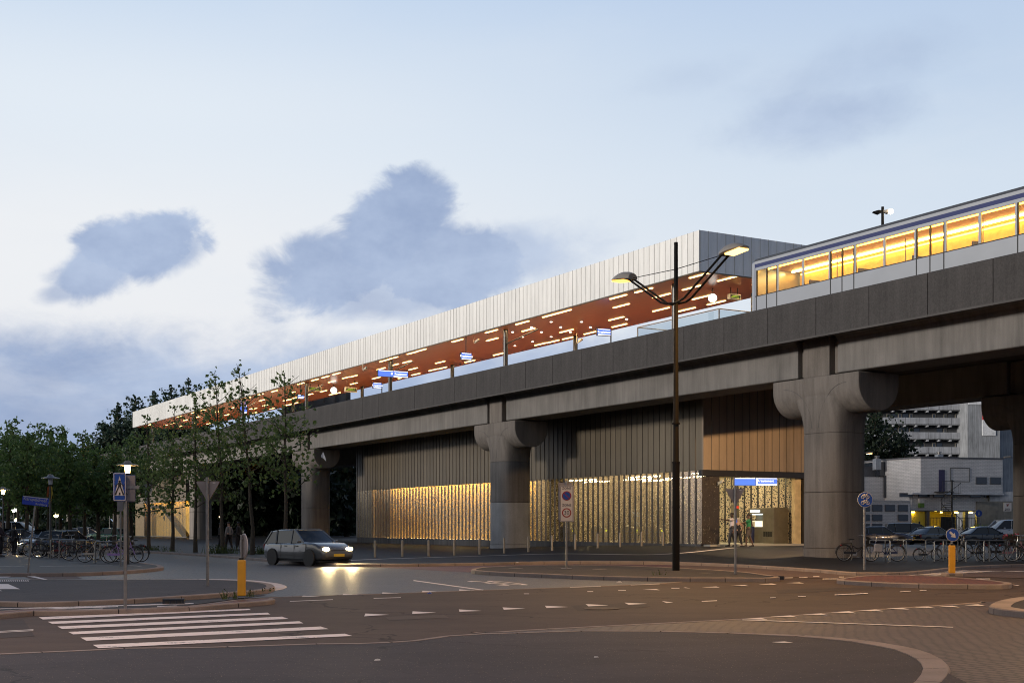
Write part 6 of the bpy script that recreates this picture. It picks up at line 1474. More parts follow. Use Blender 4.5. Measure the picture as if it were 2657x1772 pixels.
def person(label, loc, rz, hgt, sk, top, low, hair, pose, short=True, sleeveless=False, hairlen=0.0, group=None, shorts=False):
    """faces local +x; pose gives hand targets and feet"""
    t = thing('person', label, 'person', loc, rz, group); s = hgt / 1.75
    ft = pose.get('feet', [(.04, .10), (-.04, -.10)]); hd = pose.get('hands', [(.05, .30, .80), (.05, -.30, .80)]); el_ = pose.get('elbows', [(-.02, .29, 1.10), (-.02, -.29, 1.10)]); ln = pose.get('lean', 0.0)
    V_ = [(0, 0, .95), (ln * .3, 0, 1.10), (ln * .6, 0, 1.28), (ln, 0, 1.42), (ln + .01, 0, 1.51), (ln + .03, 0, 1.60), (ln + .03, 0, 1.69)]; r = [.125, .11, .13, .075, .052, .092, .085]
    E = [(i, i + 1) for i in range(6)]
    hands = []
    for k, sy in ((0, 1), (1, -1)):
        b = len(V_); sh_ = (ln, sy * .17, 1.40); e = el_[k]; h = hd[k]
        V_ += [sh_, tuple(.5 * a + .5 * c for a, c in zip(sh_, e)), e, tuple(.5 * a + .5 * c for a, c in zip(e, h)), h]; r += [.062, .050, .042, .037, .028]
        E += [(3, b), (b, b + 1), (b + 1, b + 2), (b + 2, b + 3), (b + 3, b + 4)]
        hands.append((Vector(e), Vector(h)))
        b = len(V_); fx, fy = ft[k]; hp = (0, sy * .09, .90); kn = (fx * .55 + .05, sy * .10 * .5 + fy * .5, .50); an = (fx, fy, .09)
        V_ += [hp, tuple(.5 * a + .5 * c for a, c in zip(hp, kn)), kn, tuple(.45 * a + .55 * c for a, c in zip(kn, an)), an, (fx + .07, fy * 1.05, .045), (fx + .17, fy * 1.1, .03)]; r += [.098, .085, .062, .056, .040, .036, .026]
        E += [(0, b), (b, b + 1), (b + 1, b + 2), (b + 2, b + 3), (b + 3, b + 4), (b + 4, b + 5), (b + 5, b + 6)]
    V_ = [tuple(q * s for q in v) for v in V_]; r = [q * s for q in r]
    body = skin('body', V_, E, r, SKINS[sk], t)
    # hands with fingers
    for e, h in hands:
        d = (h - e).normalized(); sd = Vector((0, 0, 1)).cross(d); sd = sd.normalized() if sd.length > .1 else Vector((1, 0, 0)); nd = d.cross(sd)
        hv = [h, h + d * .085]; he = [(0, 1)]; hr = [.026, .030]
        for q, ln_ in ((-.028, .06), (-.010, .075), (.010, .07), (.028, .055)):
            i = len(hv); hv += [h + d * .10 + sd * q, h + d * (.10 + ln_ * .6) + sd * q * 1.1 + nd * .008, h + d * (.10 + ln_) + sd * q * 1.1 + nd * .022]; he += [(1, i), (i, i + 1), (i + 1, i + 2)]; hr += [.010, .009, .007]
        i = len(hv); hv += [h + d * .05 + sd * .042, h + d * .085 + sd * .060]; he += [(0, i), (i, i + 1)]; hr += [.011, .009]
        skin('hand', [v * s for v in hv], he, [q * s for q in hr], SKINS[sk], t, 0, 1)
    # clothes
    ti = [0, 1, 2, 3]; Vt = [(0, 0, .86), (ln * .3, 0, 1.08), (ln * .6, 0, 1.28), (ln, 0, 1.41)]; rt = [.140, .132, .148, .088]; Et = [(0, 1), (1, 2), (2, 3)]
    if not sleeveless:
        for k, sy in ((0, 1), (1, -1)):
            b = len(Vt); sh_ = (ln, sy * .17, 1.40); e = el_[k]; q = .62 if short else 1.0
            Vt += [sh_, tuple(a + (c - a) * q for a, c in zip(sh_, e))]; rt += [.076, .064]; Et += [(3, b), (b, b + 1)]
            if not short: Vt += [tuple(a + (c - a) * .9 for a, c in zip(e, hd[k]))]; rt += [.046]; Et += [(b + 1, b + 2)]
    skin('shirt', [tuple(q * s for q in v) for v in Vt], Et, [q * s for q in rt], top, t)
    Vl = [(0, 0, .93)]; rl = [.145]; El = []
    for k, sy in ((0, 1), (1, -1)):
        fx, fy = ft[k]; hp = (0, sy * .09, .88); kn = (fx * .55 + .05, sy * .05 + fy * .5, .50); an = (fx, fy, .13)
        b = len(Vl); Vl += [hp, tuple(.5 * a + .5 * c for a, c in zip(hp, kn)), kn]; rl += [.115, .105, .090]; El += [(0, b), (b, b + 1), (b + 1, b + 2)]
        if not shorts: Vl += [an]; rl += [.065]; El += [(b + 2, b + 3)]
    skin('shorts' if shorts else 'trousers', [tuple(q * s for q in v) for v in Vl], El, [q * s for q in rl], low, t)
    for k in (0, 1):
        fx, fy = ft[k]; MB().loft([[(fx - .06, fy - .04, 0), (fx - .06, fy + .04, 0), (fx - .06, fy + .035, .09), (fx - .06, fy - .035, .09)], [(fx + .08, fy - .05, 0), (fx + .08, fy + .05, 0), (fx + .08, fy + .04, .075), (fx + .08, fy - .04, .075)], [(fx + .22, fy - .03, 0), (fx + .22, fy + .03, 0), (fx + .21, fy + .025, .04), (fx + .21, fy - .025, .04)]]).build('shoe', M_BLACK, t, True, bevel=.01).scale = (s, s, s)
    hx = (ln + .03) * s; hz = 1.655 * s
    mb = MB(); mb.ball((hx - .015, 0, hz + .035), .098 * s, .088 * s, .085 * s)
    if hairlen: mb.ball((hx - .05, 0, hz - hairlen * .4), .065 * s, .085 * s, (.08 + hairlen * .4) * s)
    mb.build('hair', hair, t, True)
    mb = MB(); mb.loft([[(hx + .085 * s, -.012, hz + .005), (hx + .085 * s, .012, hz + .005), (hx + .085 * s, 0, hz + .01)], [(hx + .112 * s, -.014, hz - .035), (hx + .112 * s, .014, hz - .035), (hx + .10 * s, 0, hz - .02)]]); mb.build('nose', SKINS[sk], t)
    mb = MB()
    for sy in (-1, 1): mb.ball((hx + .082 * s, sy * .034 * s, hz + .012), .011 * s, n=6, k=4)
    mb.build('eyes', M_BLACK, t); MB().box(hx + .088 * s, 0, hz - .06 * s, .012, .045, .008).build('mouth', mat('lips', (.10, .03, .025), .5), t)
    mb = MB()
    for sy in (-1, 1): mb.ball((hx, sy * .09 * s, hz - .005), .02 * s, .008, .03 * s, 6, 4)
    mb.build('ears', SKINS[sk], t)
    return t
M_TW = mat('white cotton', (.55, .52, .58), .8); M_TG = mat('green cotton', (.02, .20, .085), .8); M_TB = mat('black cotton', (.012, .012, .016), .85); M_TGR = mat('grey cotton', (.11, .10, .10), .85); M_TD = mat('dark clothes', (.016, .015, .018), .85); M_TY = mat('yellow jumper', (.55, .40, .02), .8); M_PG = mat('pale grey jacket', (.20, .20, .21), .8)
HB = mat('black hair', (.010, .009, .008), .6); HW = mat('grey white hair', (.42, .40, .36), .7); HBr = mat('brown hair', (.04, .025, .015), .6)
G3 = 'people walking at the entrance'
def pz_(u, v, Y):
    x = (u - UC) * Y / F; return (x, Y, plaza_z(x, Y))
person('person in white T-shirt pointing with an outstretched arm at the station entrance', pz_(1900, 1416, 70.5), PI - .1, 1.86, 'dark', M_TW, M_TGR, HB, {'elbows': [(.30, -.20 + .45, 1.36), (-.06, -.28, 1.12)], 'hands': [(.62, .24, 1.42), (.02, -.28, .86)], 'feet': [(.16, .09), (-.18, -.09)]}, group=G3)
person('grey haired person in black sleeveless top walking behind the yield sign pole', pz_(1916, 1417, 69.6), PI * .62, 1.56, 'light', M_TB, M_TB, HW, {'feet': [(.22, .08), (-.26, -.08)], 'elbows': [(-.05, .30, 1.12), (-.05, -.30, 1.12)], 'hands': [(.16, .26, .92), (.14, -.24, .94)]}, sleeveless=True, group=G3)
gp = person('person in green T-shirt and grey shorts with a shoulder bag, reaching towards the others', pz_(1943, 1416.5, 70), PI - .15, 1.78, 'brown', M_TG, M_TGR, HB, {'elbows': [(.30, .19, 1.26), (-.20, -.32, 1.16)], 'hands': [(.58, .14, 1.24), (.02, -.24, 1.0)], 'feet': [(.14, .09), (-.22, -.09)]}, shorts=True, group=G3)
bg_ = thing('shoulder_bag', 'small black shoulder bag on the hip of the person in green', 'bag', gp.location, gp.rotation_euler.z); MB().box(-.02, -.21, .98, .24, .10, .18).build('pouch', M_BLACK, bg_, bevel=.03)
MB().tube([(.02, -.18, 1.06), (.15, .0, 1.25), (.06, .13, 1.45), (-.05, .12, 1.46), (-.15, 0, 1.28), (-.06, -.19, 1.06)], .014, 5).build('strap', M_BLACK, bg_)
GD = 'dark pedestrians under the viaduct on the left'
person('dark clothed person nearest the third young tree on the left', gz(571, 79, .12), .3, 1.68, 'brown', M_TD, M_TD, HB, {'feet': [(.1, .09), (-.14, -.09)]}, False, group=GD)
person('person in pale grey jacket between two young tree trunks', gz(594, 80, .12), 2.6, 1.72, 'light', M_PG, M_TD, HBr, {'feet': [(.16, .09), (-.18, -.09)]}, False, group=GD)
person('dark clothed person right of the one in the pale grey jacket', gz(619, 78, .12), 2.9, 1.72, 'dark', M_TD, M_TD, HB, {'feet': [(.06, .09), (-.06, -.09)]}, False, group=GD)
person('dark clothed person cut by the left picture edge beside the bike racks', gz(-1, 62, .12), 0.2, 1.74, 'light', mat('plum coat', (.03, .016, .022), .85), M_TD, HBr, {'elbows': [(.14, .28, 1.12), (.1, -.28, 1.12)], 'hands': [(.36, .22, 1.0), (.34, -.2, 1.02)]}, False)
person('dark clothed person standing among the bicycles near the left edge', gz(36, 66, .10), 1.2, 1.58, 'dark', M_TD, M_TD, HB, {}, False)
person('person in yellow jumper standing before the yellow lit passage', gz(2386, 118, .25), -2.2, 1.74, 'dark', M_TY, M_TD, HB, {}, False)

# ---------------------------------------------------------------- trees
def leafmat(name, c1, c2, c3):
    m, nt = newmat(name)
    oi = nt.n('ShaderNodeNewGeometry'); wn = nt.n('ShaderNodeTexWhiteNoise', noise_dimensions='1D'); nt.l(oi.outputs['Random Per Island'], wn.inputs['W'])
    c = nt.mix(wn.outputs[0], c1, c2)
    c = nt.mix(nt.ss(nt.noise(oi.outputs['Position'], .9, 3.0), .45, .65), c, c3)
    b = pbsdf(nt, c, .55, 0, .4)
    tl = nt.n('ShaderNodeBsdfTranslucent'); nt.l(c, tl.inputs[0])
    mx = nt.n('ShaderNodeMixShader'); mx.inputs[0].default_value = .45; nt.l(b.outputs[0], mx.inputs[1]); nt.l(tl.outputs[0], mx.inputs[2]); finish(nt, mx); return m
M_LEAF = leafmat('plane leaves', (.090, .140, .044), (.155, .205, .060), (.12, .17, .050))
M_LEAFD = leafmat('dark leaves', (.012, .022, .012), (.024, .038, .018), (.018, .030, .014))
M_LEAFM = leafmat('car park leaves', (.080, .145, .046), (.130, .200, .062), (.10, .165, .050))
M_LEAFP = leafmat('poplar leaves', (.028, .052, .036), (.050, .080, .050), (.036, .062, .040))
M_BARK = mat('bark', (.065, .050, .034), .9, amt=.35, scale=5, fine=.2, fscale=30)
def leafquad(mb, c, size, rnd, up=.3):
    n = Vector((rnd.gauss(0, 1), rnd.gauss(0, 1), rnd.gauss(0, 1) + up)).normalized(); a = n.orthogonal().normalized(); a.rotate(Matrix.Rotation(rnd.uniform(0, 6.28), 3, n)); b = n.cross(a)
    s_ = size * rnd.uniform(.6, 1.25)
    mb.add([c - a * s_ * .5, c + b * s_ * .45 - n * s_ * .12, c + a * s_ * .62, c - b * s_ * .45 - n * s_ * .12], [(0, 1, 2, 3)])
def tree(name, label, loc, h, seed, trunk_r=.10, crown0=.35, width=1.6, leaves=1800, size=.20, leafm=None, group=None, lean=(0, 0), spire=.5, limbs=16, density=1.0, gap=.35, cr=1.0):
    rnd = random.Random(seed); t = thing(name, label, 'tree', loc, rnd.uniform(0, 6.28) * 0, group)
    tk = MB(); pts = [Vector((lean[0] * (k / 7) ** 1.5 + rnd.gauss(0, .03) * (k > 0), lean[1] * (k / 7) ** 1.5 + rnd.gauss(0, .03) * (k > 0), h * .96 * k / 7)) for k in range(8)]
    tk.tube(pts, [trunk_r * 1.25] + [trunk_r * (1 - .86 * k / 7) for k in range(1, 8)], 8)
    def on(z):
        k = max(0, min(6.999, z / (h * .96) * 7)); i = int(k); return pts[i].lerp(pts[i + 1], k - i)
    clusters = []
    for i in range(limbs):
        k = (i + rnd.uniform(0, .8)) / limbs; z = h * (crown0 + (1 - crown0) * .93 * k); a = i * 2.4 + rnd.uniform(-.5, .5)
        prof = (math.sin(PI * min(1, .16 + .80 * k)) ** .8) * (1 - spire * k)
        L = width * prof * rnd.uniform(.55, 1.15) + .15; base = on(z)
        tip = base + Vector((math.cos(a) * L, math.sin(a) * L, L * rnd.uniform(.25, .8))); mid = base.lerp(tip, .5) + Vector((0, 0, -L * .06))
        tk.tube([base, mid, tip], [trunk_r * .34 * (1 - .6 * k), trunk_r * .22 * (1 - .5 * k), trunk_r * .06], 5, False)
        n = max(1, int(2 + L * 2.2))
        for j in range(n):
            q = (j + .6) / n; c = base.lerp(tip, q) + Vector((rnd.gauss(0, .14), rnd.gauss(0, .14), rnd.gauss(0, .12))) * (L * .5 + .4)
            clusters.append((c, cr * (.22 + .24 * L * (1 - .3 * q)) * rnd.uniform(.7, 1.25)))
    for k in range(3): clusters.append((on(h * (.9 + .04 * k)) + Vector((rnd.gauss(0, .1), rnd.gauss(0, .1), .05)), .30))
    tk.build('trunk', M_BARK, t, True)
    mb = MB(); tot = sum(r_ ** 2 for _, r_ in clusters)
    for c, r_ in clusters:
        if rnd.random() < gap * .3: continue
        for _ in range(max(3, int(leaves * r_ ** 2 / tot))):
            d = Vector((rnd.gauss(0, 1), rnd.gauss(0, 1), rnd.gauss(0, .75))).normalized() * r_ * rnd.random() ** .45
            leafquad(mb, c + d, size, rnd)
    mb.build('crown', leafm or M_LEAF, t, fix=False)
    return t
FT = 'young plane trees in a row along the kerb'
fr_ = [(386, 1425.6, 80, 1062, -.1, 'young plane tree at the left end of the front row, over the lit stair wall'), (447, 1428.8, 76, 1038, .1, 'young plane tree crossing the right half of the small lit wall'), (507, 1432, 72.7, 1026, .0, 'young plane tree just right of the back of the yield sign, beside the pier'),
       (580, 1434, 70.6, 945, -.5, 'tall young plane tree behind the pale grey jacket person'), (655, 1438, 66.9, 926, -.7, 'tallest young plane tree, its tip standing free against the sky'), (742, 1441, 64, 946, -.1, 'young plane tree at the right end of the row, behind the moving car')]
for i, (u, v, Y, vt, le, lb) in enumerate(fr_):
    x = (u - UC) * Y / F; h = H + (VH - vt) * Y / F - .1
    tree('plane_tree', lb, (x, Y, .08), h, 31 + i * 7, .115, .27 if i < 4 else .32, 2.75, 1250, .21, M_LEAF, FT, (le, 0), .62, 24, gap=.9)
p = at(833, 1187, 63); sc = MB(); sc.add([(0, 0, .1), (.1, .02, .28), (.2, 0, .05), (.26, -.02, -.2), (.1, .03, -.02), (.02, 0, .0)], [(0, 1, 4), (1, 2, 4), (2, 3, 4), (0, 4, 5)]); o = sc.build('plastic_scrap', mat('white plastic', (.6, .6, .62), .5)); o.location = p; tag(o, 'white plastic scrap caught in the right end of the last young tree', 'litter')
LT = 'bushy trees of the car park on the left'
lt = [(20, 92, 1088, 2.6), (69, 88, 1120, 2.4), (95, 104, 1092, 2.8), (124, 96, 1100, 2.4), (157, 100, 1098, 2.2), (183, 92, 1150, 2.2), (220, 104, 1112, 2.3), (255, 97, 1160, 2.2), (298, 92, 1150, 2.4), (-30, 95, 1095, 2.8), (340, 100, 1120, 2.4), (47, 118, 1105, 3.0)]
for i, (u, Y, vt, wd) in enumerate(sorted(lt)):
    x = (u - UC) * Y / F; h = H + (VH - vt) * Y / F
    lb = 'bushy car park tree, %s from the left at the left edge' % ORD[i]
    tree('street_tree', lb, (x, Y, 0), h, 300 + i * 5, .17, .30, wd, 2300, .25, M_LEAFM, LT, (R.uniform(-.3, .3), 0), .35, 22, gap=.25)
PT = 'tall dark poplars behind the far end of the canopy'
for i, (u, vt, wd) in enumerate([(268, 1085, 4.0), (305, 1035, 4.2), (352, 1015, 4.4), (398, 1000, 4.4), (445, 985, 4.6), (490, 968, 5.2), (520, 995, 4.4)]):
    Y = 225 + (i % 2) * 8; x = (u - UC) * Y / F; h = H + (VH - vt) * Y / F
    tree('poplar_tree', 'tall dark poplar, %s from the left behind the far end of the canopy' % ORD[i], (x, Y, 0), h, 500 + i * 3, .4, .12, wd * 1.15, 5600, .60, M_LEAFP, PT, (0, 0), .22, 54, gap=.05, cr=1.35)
BT = 'dark trees beyond the viaduct'
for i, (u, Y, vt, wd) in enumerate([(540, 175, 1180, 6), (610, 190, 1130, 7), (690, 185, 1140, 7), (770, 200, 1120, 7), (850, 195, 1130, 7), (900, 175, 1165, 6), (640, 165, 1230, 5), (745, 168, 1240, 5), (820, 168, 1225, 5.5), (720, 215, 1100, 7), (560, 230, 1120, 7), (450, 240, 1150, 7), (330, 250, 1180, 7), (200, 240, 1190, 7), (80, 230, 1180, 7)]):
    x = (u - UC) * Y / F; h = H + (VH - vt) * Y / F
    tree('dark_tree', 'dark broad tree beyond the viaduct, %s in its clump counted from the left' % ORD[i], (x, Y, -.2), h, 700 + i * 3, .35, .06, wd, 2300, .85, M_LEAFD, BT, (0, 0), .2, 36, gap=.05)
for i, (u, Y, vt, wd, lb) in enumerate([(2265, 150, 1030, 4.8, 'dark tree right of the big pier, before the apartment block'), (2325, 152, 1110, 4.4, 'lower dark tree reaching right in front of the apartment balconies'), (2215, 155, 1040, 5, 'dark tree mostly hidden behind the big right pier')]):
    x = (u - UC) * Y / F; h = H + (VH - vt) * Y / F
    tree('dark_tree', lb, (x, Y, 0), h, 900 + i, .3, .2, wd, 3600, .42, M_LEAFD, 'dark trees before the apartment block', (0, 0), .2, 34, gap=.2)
p = at(880, 1060, 175); tree('dark_tree', 'distant dark treetop seen under the canopy above the parapet', (p.x, 240, 0), H + (VH - 1028) * 240 / F, 950, .4, .3, 4.5, 2400, .6, M_LEAFP, None, (0, 0), .5, 30)
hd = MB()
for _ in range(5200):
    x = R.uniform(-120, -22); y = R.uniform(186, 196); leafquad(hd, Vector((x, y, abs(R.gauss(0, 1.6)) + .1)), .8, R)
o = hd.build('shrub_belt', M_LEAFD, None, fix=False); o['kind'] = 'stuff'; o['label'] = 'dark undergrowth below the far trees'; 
# ---------------------------------------------------------------- buildings at the right
def brickmat(name, c1, c2, mo, bw=.22, bh=.075):
    m, nt = newmat(name); tcn = nt.n('ShaderNodeTexCoord'); sp = nt.n('ShaderNodeSeparateXYZ'); nt.l(tcn.outputs['Object'], sp.inputs[0])
    cb_ = nt.n('ShaderNodeCombineXYZ'); nt.l(nt.m('ADD', sp.outputs[0], sp.outputs[1]), cb_.inputs[0]); nt.l(sp.outputs[2], cb_.inputs[1])
    bk = nt.n('ShaderNodeTexBrick'); nt.l(cb_.outputs[0], bk.inputs['Vector']); bk.inputs['Scale'].default_value = 1; bk.inputs['Brick Width'].default_value = bw; bk.inputs['Row Height'].default_value = bh; bk.inputs['Mortar Size'].default_value = .012
    bk.inputs['Color1'].default_value = c4(c1); bk.inputs['Color2'].default_value = c4(c2); bk.inputs['Mortar'].default_value = c4(mo)
    f = nt.m('ADD', .8, nt.m('MULTIPLY', nt.noise(tcn.outputs['Object'], .8, 5), .4)); sc = nt.n('ShaderNodeVectorMath', operation='SCALE'); nt.l(bk.outputs[0], sc.inputs[0]); nt.l(f, sc.inputs['Scale'])
    finish(nt, pbsdf(nt, sc.outputs[0], .8)); return m
M_WB = brickmat('white brick', (.62, .60, .60), (.54, .53, .53), (.30, .30, .31), .42, .14)
M_RAIL = mat('railing black', (.012, .012, .014), .5); M_WFRAME = mat('window frame grey', (.10, .10, .11), .5); M_WGLASS = mat('dark window glass', (.025, .03, .04), .08, spec=.9)
M_YWALL = mat('yellow lit wall', (.62, .46, .05), .8, amt=.1)
M_PURP = mat('purple door', (.035, .03, .085), .5); M_BOARD = mat('window board', (.10, .105, .11), .6)
A, B, Cc = at(2389, 1363, 126), at(2298, 1363, 130.6), at(2601.6, 1363, 128.8)
rz = math.atan2(Cc.y - A.y, Cc.x - A.x)
bd = thing('brick_building', 'white brick building with purple door and yellow lit passage below', 'building', (A.x, A.y, 0), rz)
W_, Z2, Zt = (Cc - A).length, 4.85, 8.25
# upper storeys along local +x, left wing turning back
lb_ = Matrix.Rotation(-rz, 3, 'Z') @ Vector((B.x - A.x, B.y - A.y, 0))
dep = 12
def wallpoly(pts, z0, z1, nm, m=M_WB): return MB().prism(pts, z0, z1).build(nm, m, bd)
up = [(0, 0), (W_, 0), (W_, dep), (lb_.x, dep), (lb_.x, lb_.y)]
wallpoly(up, Z2, Zt, 'upper_wall'); wallpoly([(x * 1.0, y) for x, y in [(-.08, -.06), (W_ + .06, -.06), (W_ + .06, dep), (lb_.x - .06, dep), (lb_.x - .06, lb_.y - .03)]], Zt + .002, Zt + .16, 'roof_edge', M_WFRAME)
def bx(u, y=0.0):
    k = (u - UC) / F; c_, s_ = math.cos(rz), math.sin(rz)
    return (k * (A.y + y * c_) - A.x + y * s_) / (c_ - k * s_)
def bz(v): return H + (VH - v) * 127.4 / F
q3 = lambda x, y: (2160 + x * .2934, 1020 + y * .2934)
lo0 = 3.05
wallpoly([(bx(2361, .9), .9), (W_ - .4, .9), (W_ - .4, dep - .1), (bx(2361, .9), dep - .1)], lo0, Z2 - .002, 'middle_wall')
MB().bb(-1.0, W_ + .1, -.12, 1.0, Z2 - .16, Z2 - .004).build('white_ledge', mat('white ledge', (.55, .55, .56), .6), bd)
wallpoly([(lb_.x - .0, lb_.y + .3), (-.5, .8), (-.5, dep - 1), (lb_.x, dep - 1)], 0, Z2 - .003, 'left_lower_wall')
def window(x, z, w_, h_, y=-.02, glass=None, nm='window', rotz=0, par=None, pos=None):
    f = MB(); f.box(0, 0, 0, w_ + .12, .08, h_ + .12); o = f.build(nm, M_WFRAME, par or bd); o.location = pos or (x, y, z); o.rotation_euler = (0, 0, rotz)
    MB().box(0, -.045, 0, w_, .02, h_).build('pane', glass or M_WGLASS, o); return o
k26 = 128 / F
MB().box(bx(q3(965, 0)[0]), -.03, (bz(q3(0, 680)[1]) + bz(q3(0, 870)[1])) / 2, .66, .08, (bz(q3(0, 680)[1]) - bz(q3(0, 870)[1]))).build('purple_door', M_PURP, bd)
for x0, x1 in ((1262, 1366), (1388, 1492)): window((bx(q3(x0, 0)[0]) + bx(q3(x1, 0)[0])) / 2, (bz(q3(0, 742)[1]) + bz(q3(0, 798)[1])) / 2, 1.15, .60)
frm = MB(); xa, xb, za, zb = bx(q3(1042, 0)[0]), bx(q3(1210, 0)[0]), bz(q3(0, 782)[1]), bz(q3(0, 658)[1])
for (a, b, c, d) in ((xa, xb, zb - .05, zb), (xa, xb, za, za + .05)): frm.bb(a, b, -.06, -.01, c, d)
for a in (xa, xb): frm.bb(a - .03, a + .03, -.06, -.01, za, zb)
frm.build('blank_sign_frame', M_BOARD, bd)
for x0, x1 in ((752, 865), (885, 997), (1210, 1317), (1337, 1443)): window((bx(q3(x0, 0)[0], .88) + bx(q3(x1, 0)[0], .88)) / 2, bz(q3(0, 902)[1]), 1.2, .3, .88)
window(bx(q3(650, 0)[0], .74), bz(q3(0, 902)[1]), 1.35, .3, .74)
# left wing: tall slit window, lower annex with small windows
ang_l = math.atan2(lb_.y, lb_.x) + PI
dirl = Vector((lb_.x, lb_.y, 0)).normalized()
wpos = dirl * (lb_.length * 1.02); MB().box(0, 0, 0, .36, .2, bz(q3(0, 715)[1]) - bz(q3(0, 918)[1])).build('slit_window', M_WGLASS, bd).location = (wpos.x, wpos.y - .12, (bz(q3(0, 715)[1]) + bz(q3(0, 918)[1])) / 2)
aw = MB(); xl = bx(q3(200, 0)[0], -1.5); aw.bb(xl, lb_.x + .1, lb_.y + .15, dep, 0, bz(q3(0, 732)[1])); aw.build('low_wing', M_WB, bd)
MB().bb(xl, lb_.x - .05, lb_.y + 1, dep, bz(q3(0, 732)[1]) + .002, bz(q3(0, 632)[1])).build('dark_roof_box', M_WFRAME, bd)
MB().bb(bx(q3(424, 0)[0], lb_.y), lb_.x + .05, lb_.y + .1, dep - 3, bz(q3(0, 722)[1]), bz(q3(0, 592)[1])).build('glazed_corner', M_WGLASS, bd)
an_ = MB(); an_.bb(xl, bx(q3(686, 0)[0], -1.5), -1.5, .7, 0, bz(q3(0, 965)[1])); an_.build('annex_wall', M_WB, bd)
MB().bb(xl - .05, bx(q3(686, 0)[0], -1.5) + .05, -1.56, .7, bz(q3(0, 965)[1]) + .003, bz(q3(0, 965)[1]) + .10).build('annex_roof_edge', mat('pale edge', (.42, .42, .42), .7), bd)
for yy, hh_ in ((1020, .52), (1102, .52), (1172, .3)):
    for x0, x1 in ((240, 326), (347, 441), (460, 553), (577, 666)):
        if yy > 1050 and x0 == 460: continue
        window((bx(q3(x0, 0)[0], -1.5) + bx(q3(x1, 0)[0], -1.5)) / 2, bz(q3(0, yy)[1]), 1.0, hh_, -1.53); 
# passage with yellow light
px0, px1 = bx(q3(690, 0)[0], 1.2), bx(q3(1290, 0)[0], 1.2)
MB().bb(px0, px0 + 1.35 * (q3(835, 0)[0] - q3(690, 0)[0]) * k26 / 1.35, 1.2, 1.5, .05, lo0 - .01).build('passage_wall', M_YWALL, bd)
MB().bb(px0, W_ - .4, 7.0, 7.2, .05, lo0).build('passage_back', M_YWALL, bd)
MB().bb(px0 - .2, W_ - .4, .85, 7.2, lo0 - .004, lo0 + .10).build('passage_ceiling', M_WFRAME, bd)
for x in (845, 1185, 1295): MB().bb(bx(q3(x, 0)[0], 1.0) - .16, bx(q3(x, 0)[0], 1.0) + .2, 1.0, 1.4, 0, lo0 - .006).build('passage_column', M_WFRAME, bd)
E_YL = emis('passage lamp', (1.0, .72, .12), 26.0)
for x in (712, 965, 1098, 1226, 1345):
    xx = bx(q3(x, 0)[0], 1.0); MB().box(xx, 1.05, lo0 - .10, .34 if x != 965 else .12, .16, .12).build('bulkhead_lamp', E_YL, bd); lamp('passage_light', 'POINT', (xx, 1.9, lo0 - .35), 60, (1, .68, .12), bd, shadow_soft_size=.15)
fen = thing('barred_gate', 'black barred gate and fence closing the yellow lit passage', 'gate', (A.x, A.y, 0), rz); mb = MB()
x = bx(q3(868, 0)[0], .5)
while x < bx(q3(1290, 0)[0], .5): mb.tube([(x, .5, .1), (x, .5, 2.45)], .022, 4); x += .17
for z in (.3, 2.4): mb.box((bx(q3(868, 0)[0], .5) + bx(q3(1290, 0)[0], .5)) / 2, .5, z, bx(q3(1290, 0)[0], .5) - bx(q3(868, 0)[0], .5), .05, .06)
mb.build('bars', M_RAIL, fen); MB().bb(bx(q3(960, 0)[0], .5), bx(q3(1085, 0)[0], .5), .52, .58, .1, 2.5).build('solid_leaf', M_RAIL, fen)
# spiral stair
ss_ = thing('spiral_stair', 'black spiral stair rising to the purple door of the brick building', 'stair', (A.x, A.y, 0), rz); cx = bx(q3(1056, 0)[0], -1.1); ztop = bz(q3(0, 870)[1])
MB().tube([(cx, -1.1, 0), (cx, -1.1, ztop + 1.1)], .09, 8).build('centre_post', M_RAIL, ss_)
tr_ = MB(); rl = []; n = 24
for i in range(n):
    a = -PI * .5 + 2.2 * PI * i / n * 1.0; z = .2 + (ztop - .2) * i / n
    tr_.add([(cx + .1 * math.cos(a), -1.1 + .1 * math.sin(a), z), (cx + 1.0 * math.cos(a - .13), -1.1 + 1.0 * math.sin(a - .13), z), (cx + 1.0 * math.cos(a + .16), -1.1 + 1.0 * math.sin(a + .16), z), (cx + .1 * math.cos(a), -1.1 + .1 * math.sin(a), z + .05), (cx + 1.0 * math.cos(a - .13), -1.1 + 1.0 * math.sin(a - .13), z + .05), (cx + 1.0 * math.cos(a + .16), -1.1 + 1.0 * math.sin(a + .16), z + .05)], [(0, 1, 2), (3, 5, 4), (0, 1, 4, 3), (1, 2, 5, 4), (2, 0, 3, 5)])
    rl.append((cx + math.cos(a), -1.1 + math.sin(a), z + 1.0))
tr_.build('treads', M_RAIL, ss_); mb = MB(); mb.tube(rl, .03, 6)
for p_ in rl: mb.tube([(p_[0], p_[1], p_[2] - 1.0), p_], .014, 4)
mb.build('handrail', M_RAIL, ss_)
mb = MB(); x0 = bx(q3(938, 0)[0], -.8); mb.bb(x0, cx, -1.5, -.1, ztop - .1, ztop - .03)
for k in range(10): mb.tube([(x0 + (cx - x0) * k / 9, -1.48, ztop), (x0 + (cx - x0) * k / 9, -1.48, ztop + 1.0)], .014, 4)
mb.tube([(x0, -1.48, ztop + 1.0), (cx, -1.48, ztop + 1.0)], .025, 5); mb.build('landing', M_RAIL, ss_)
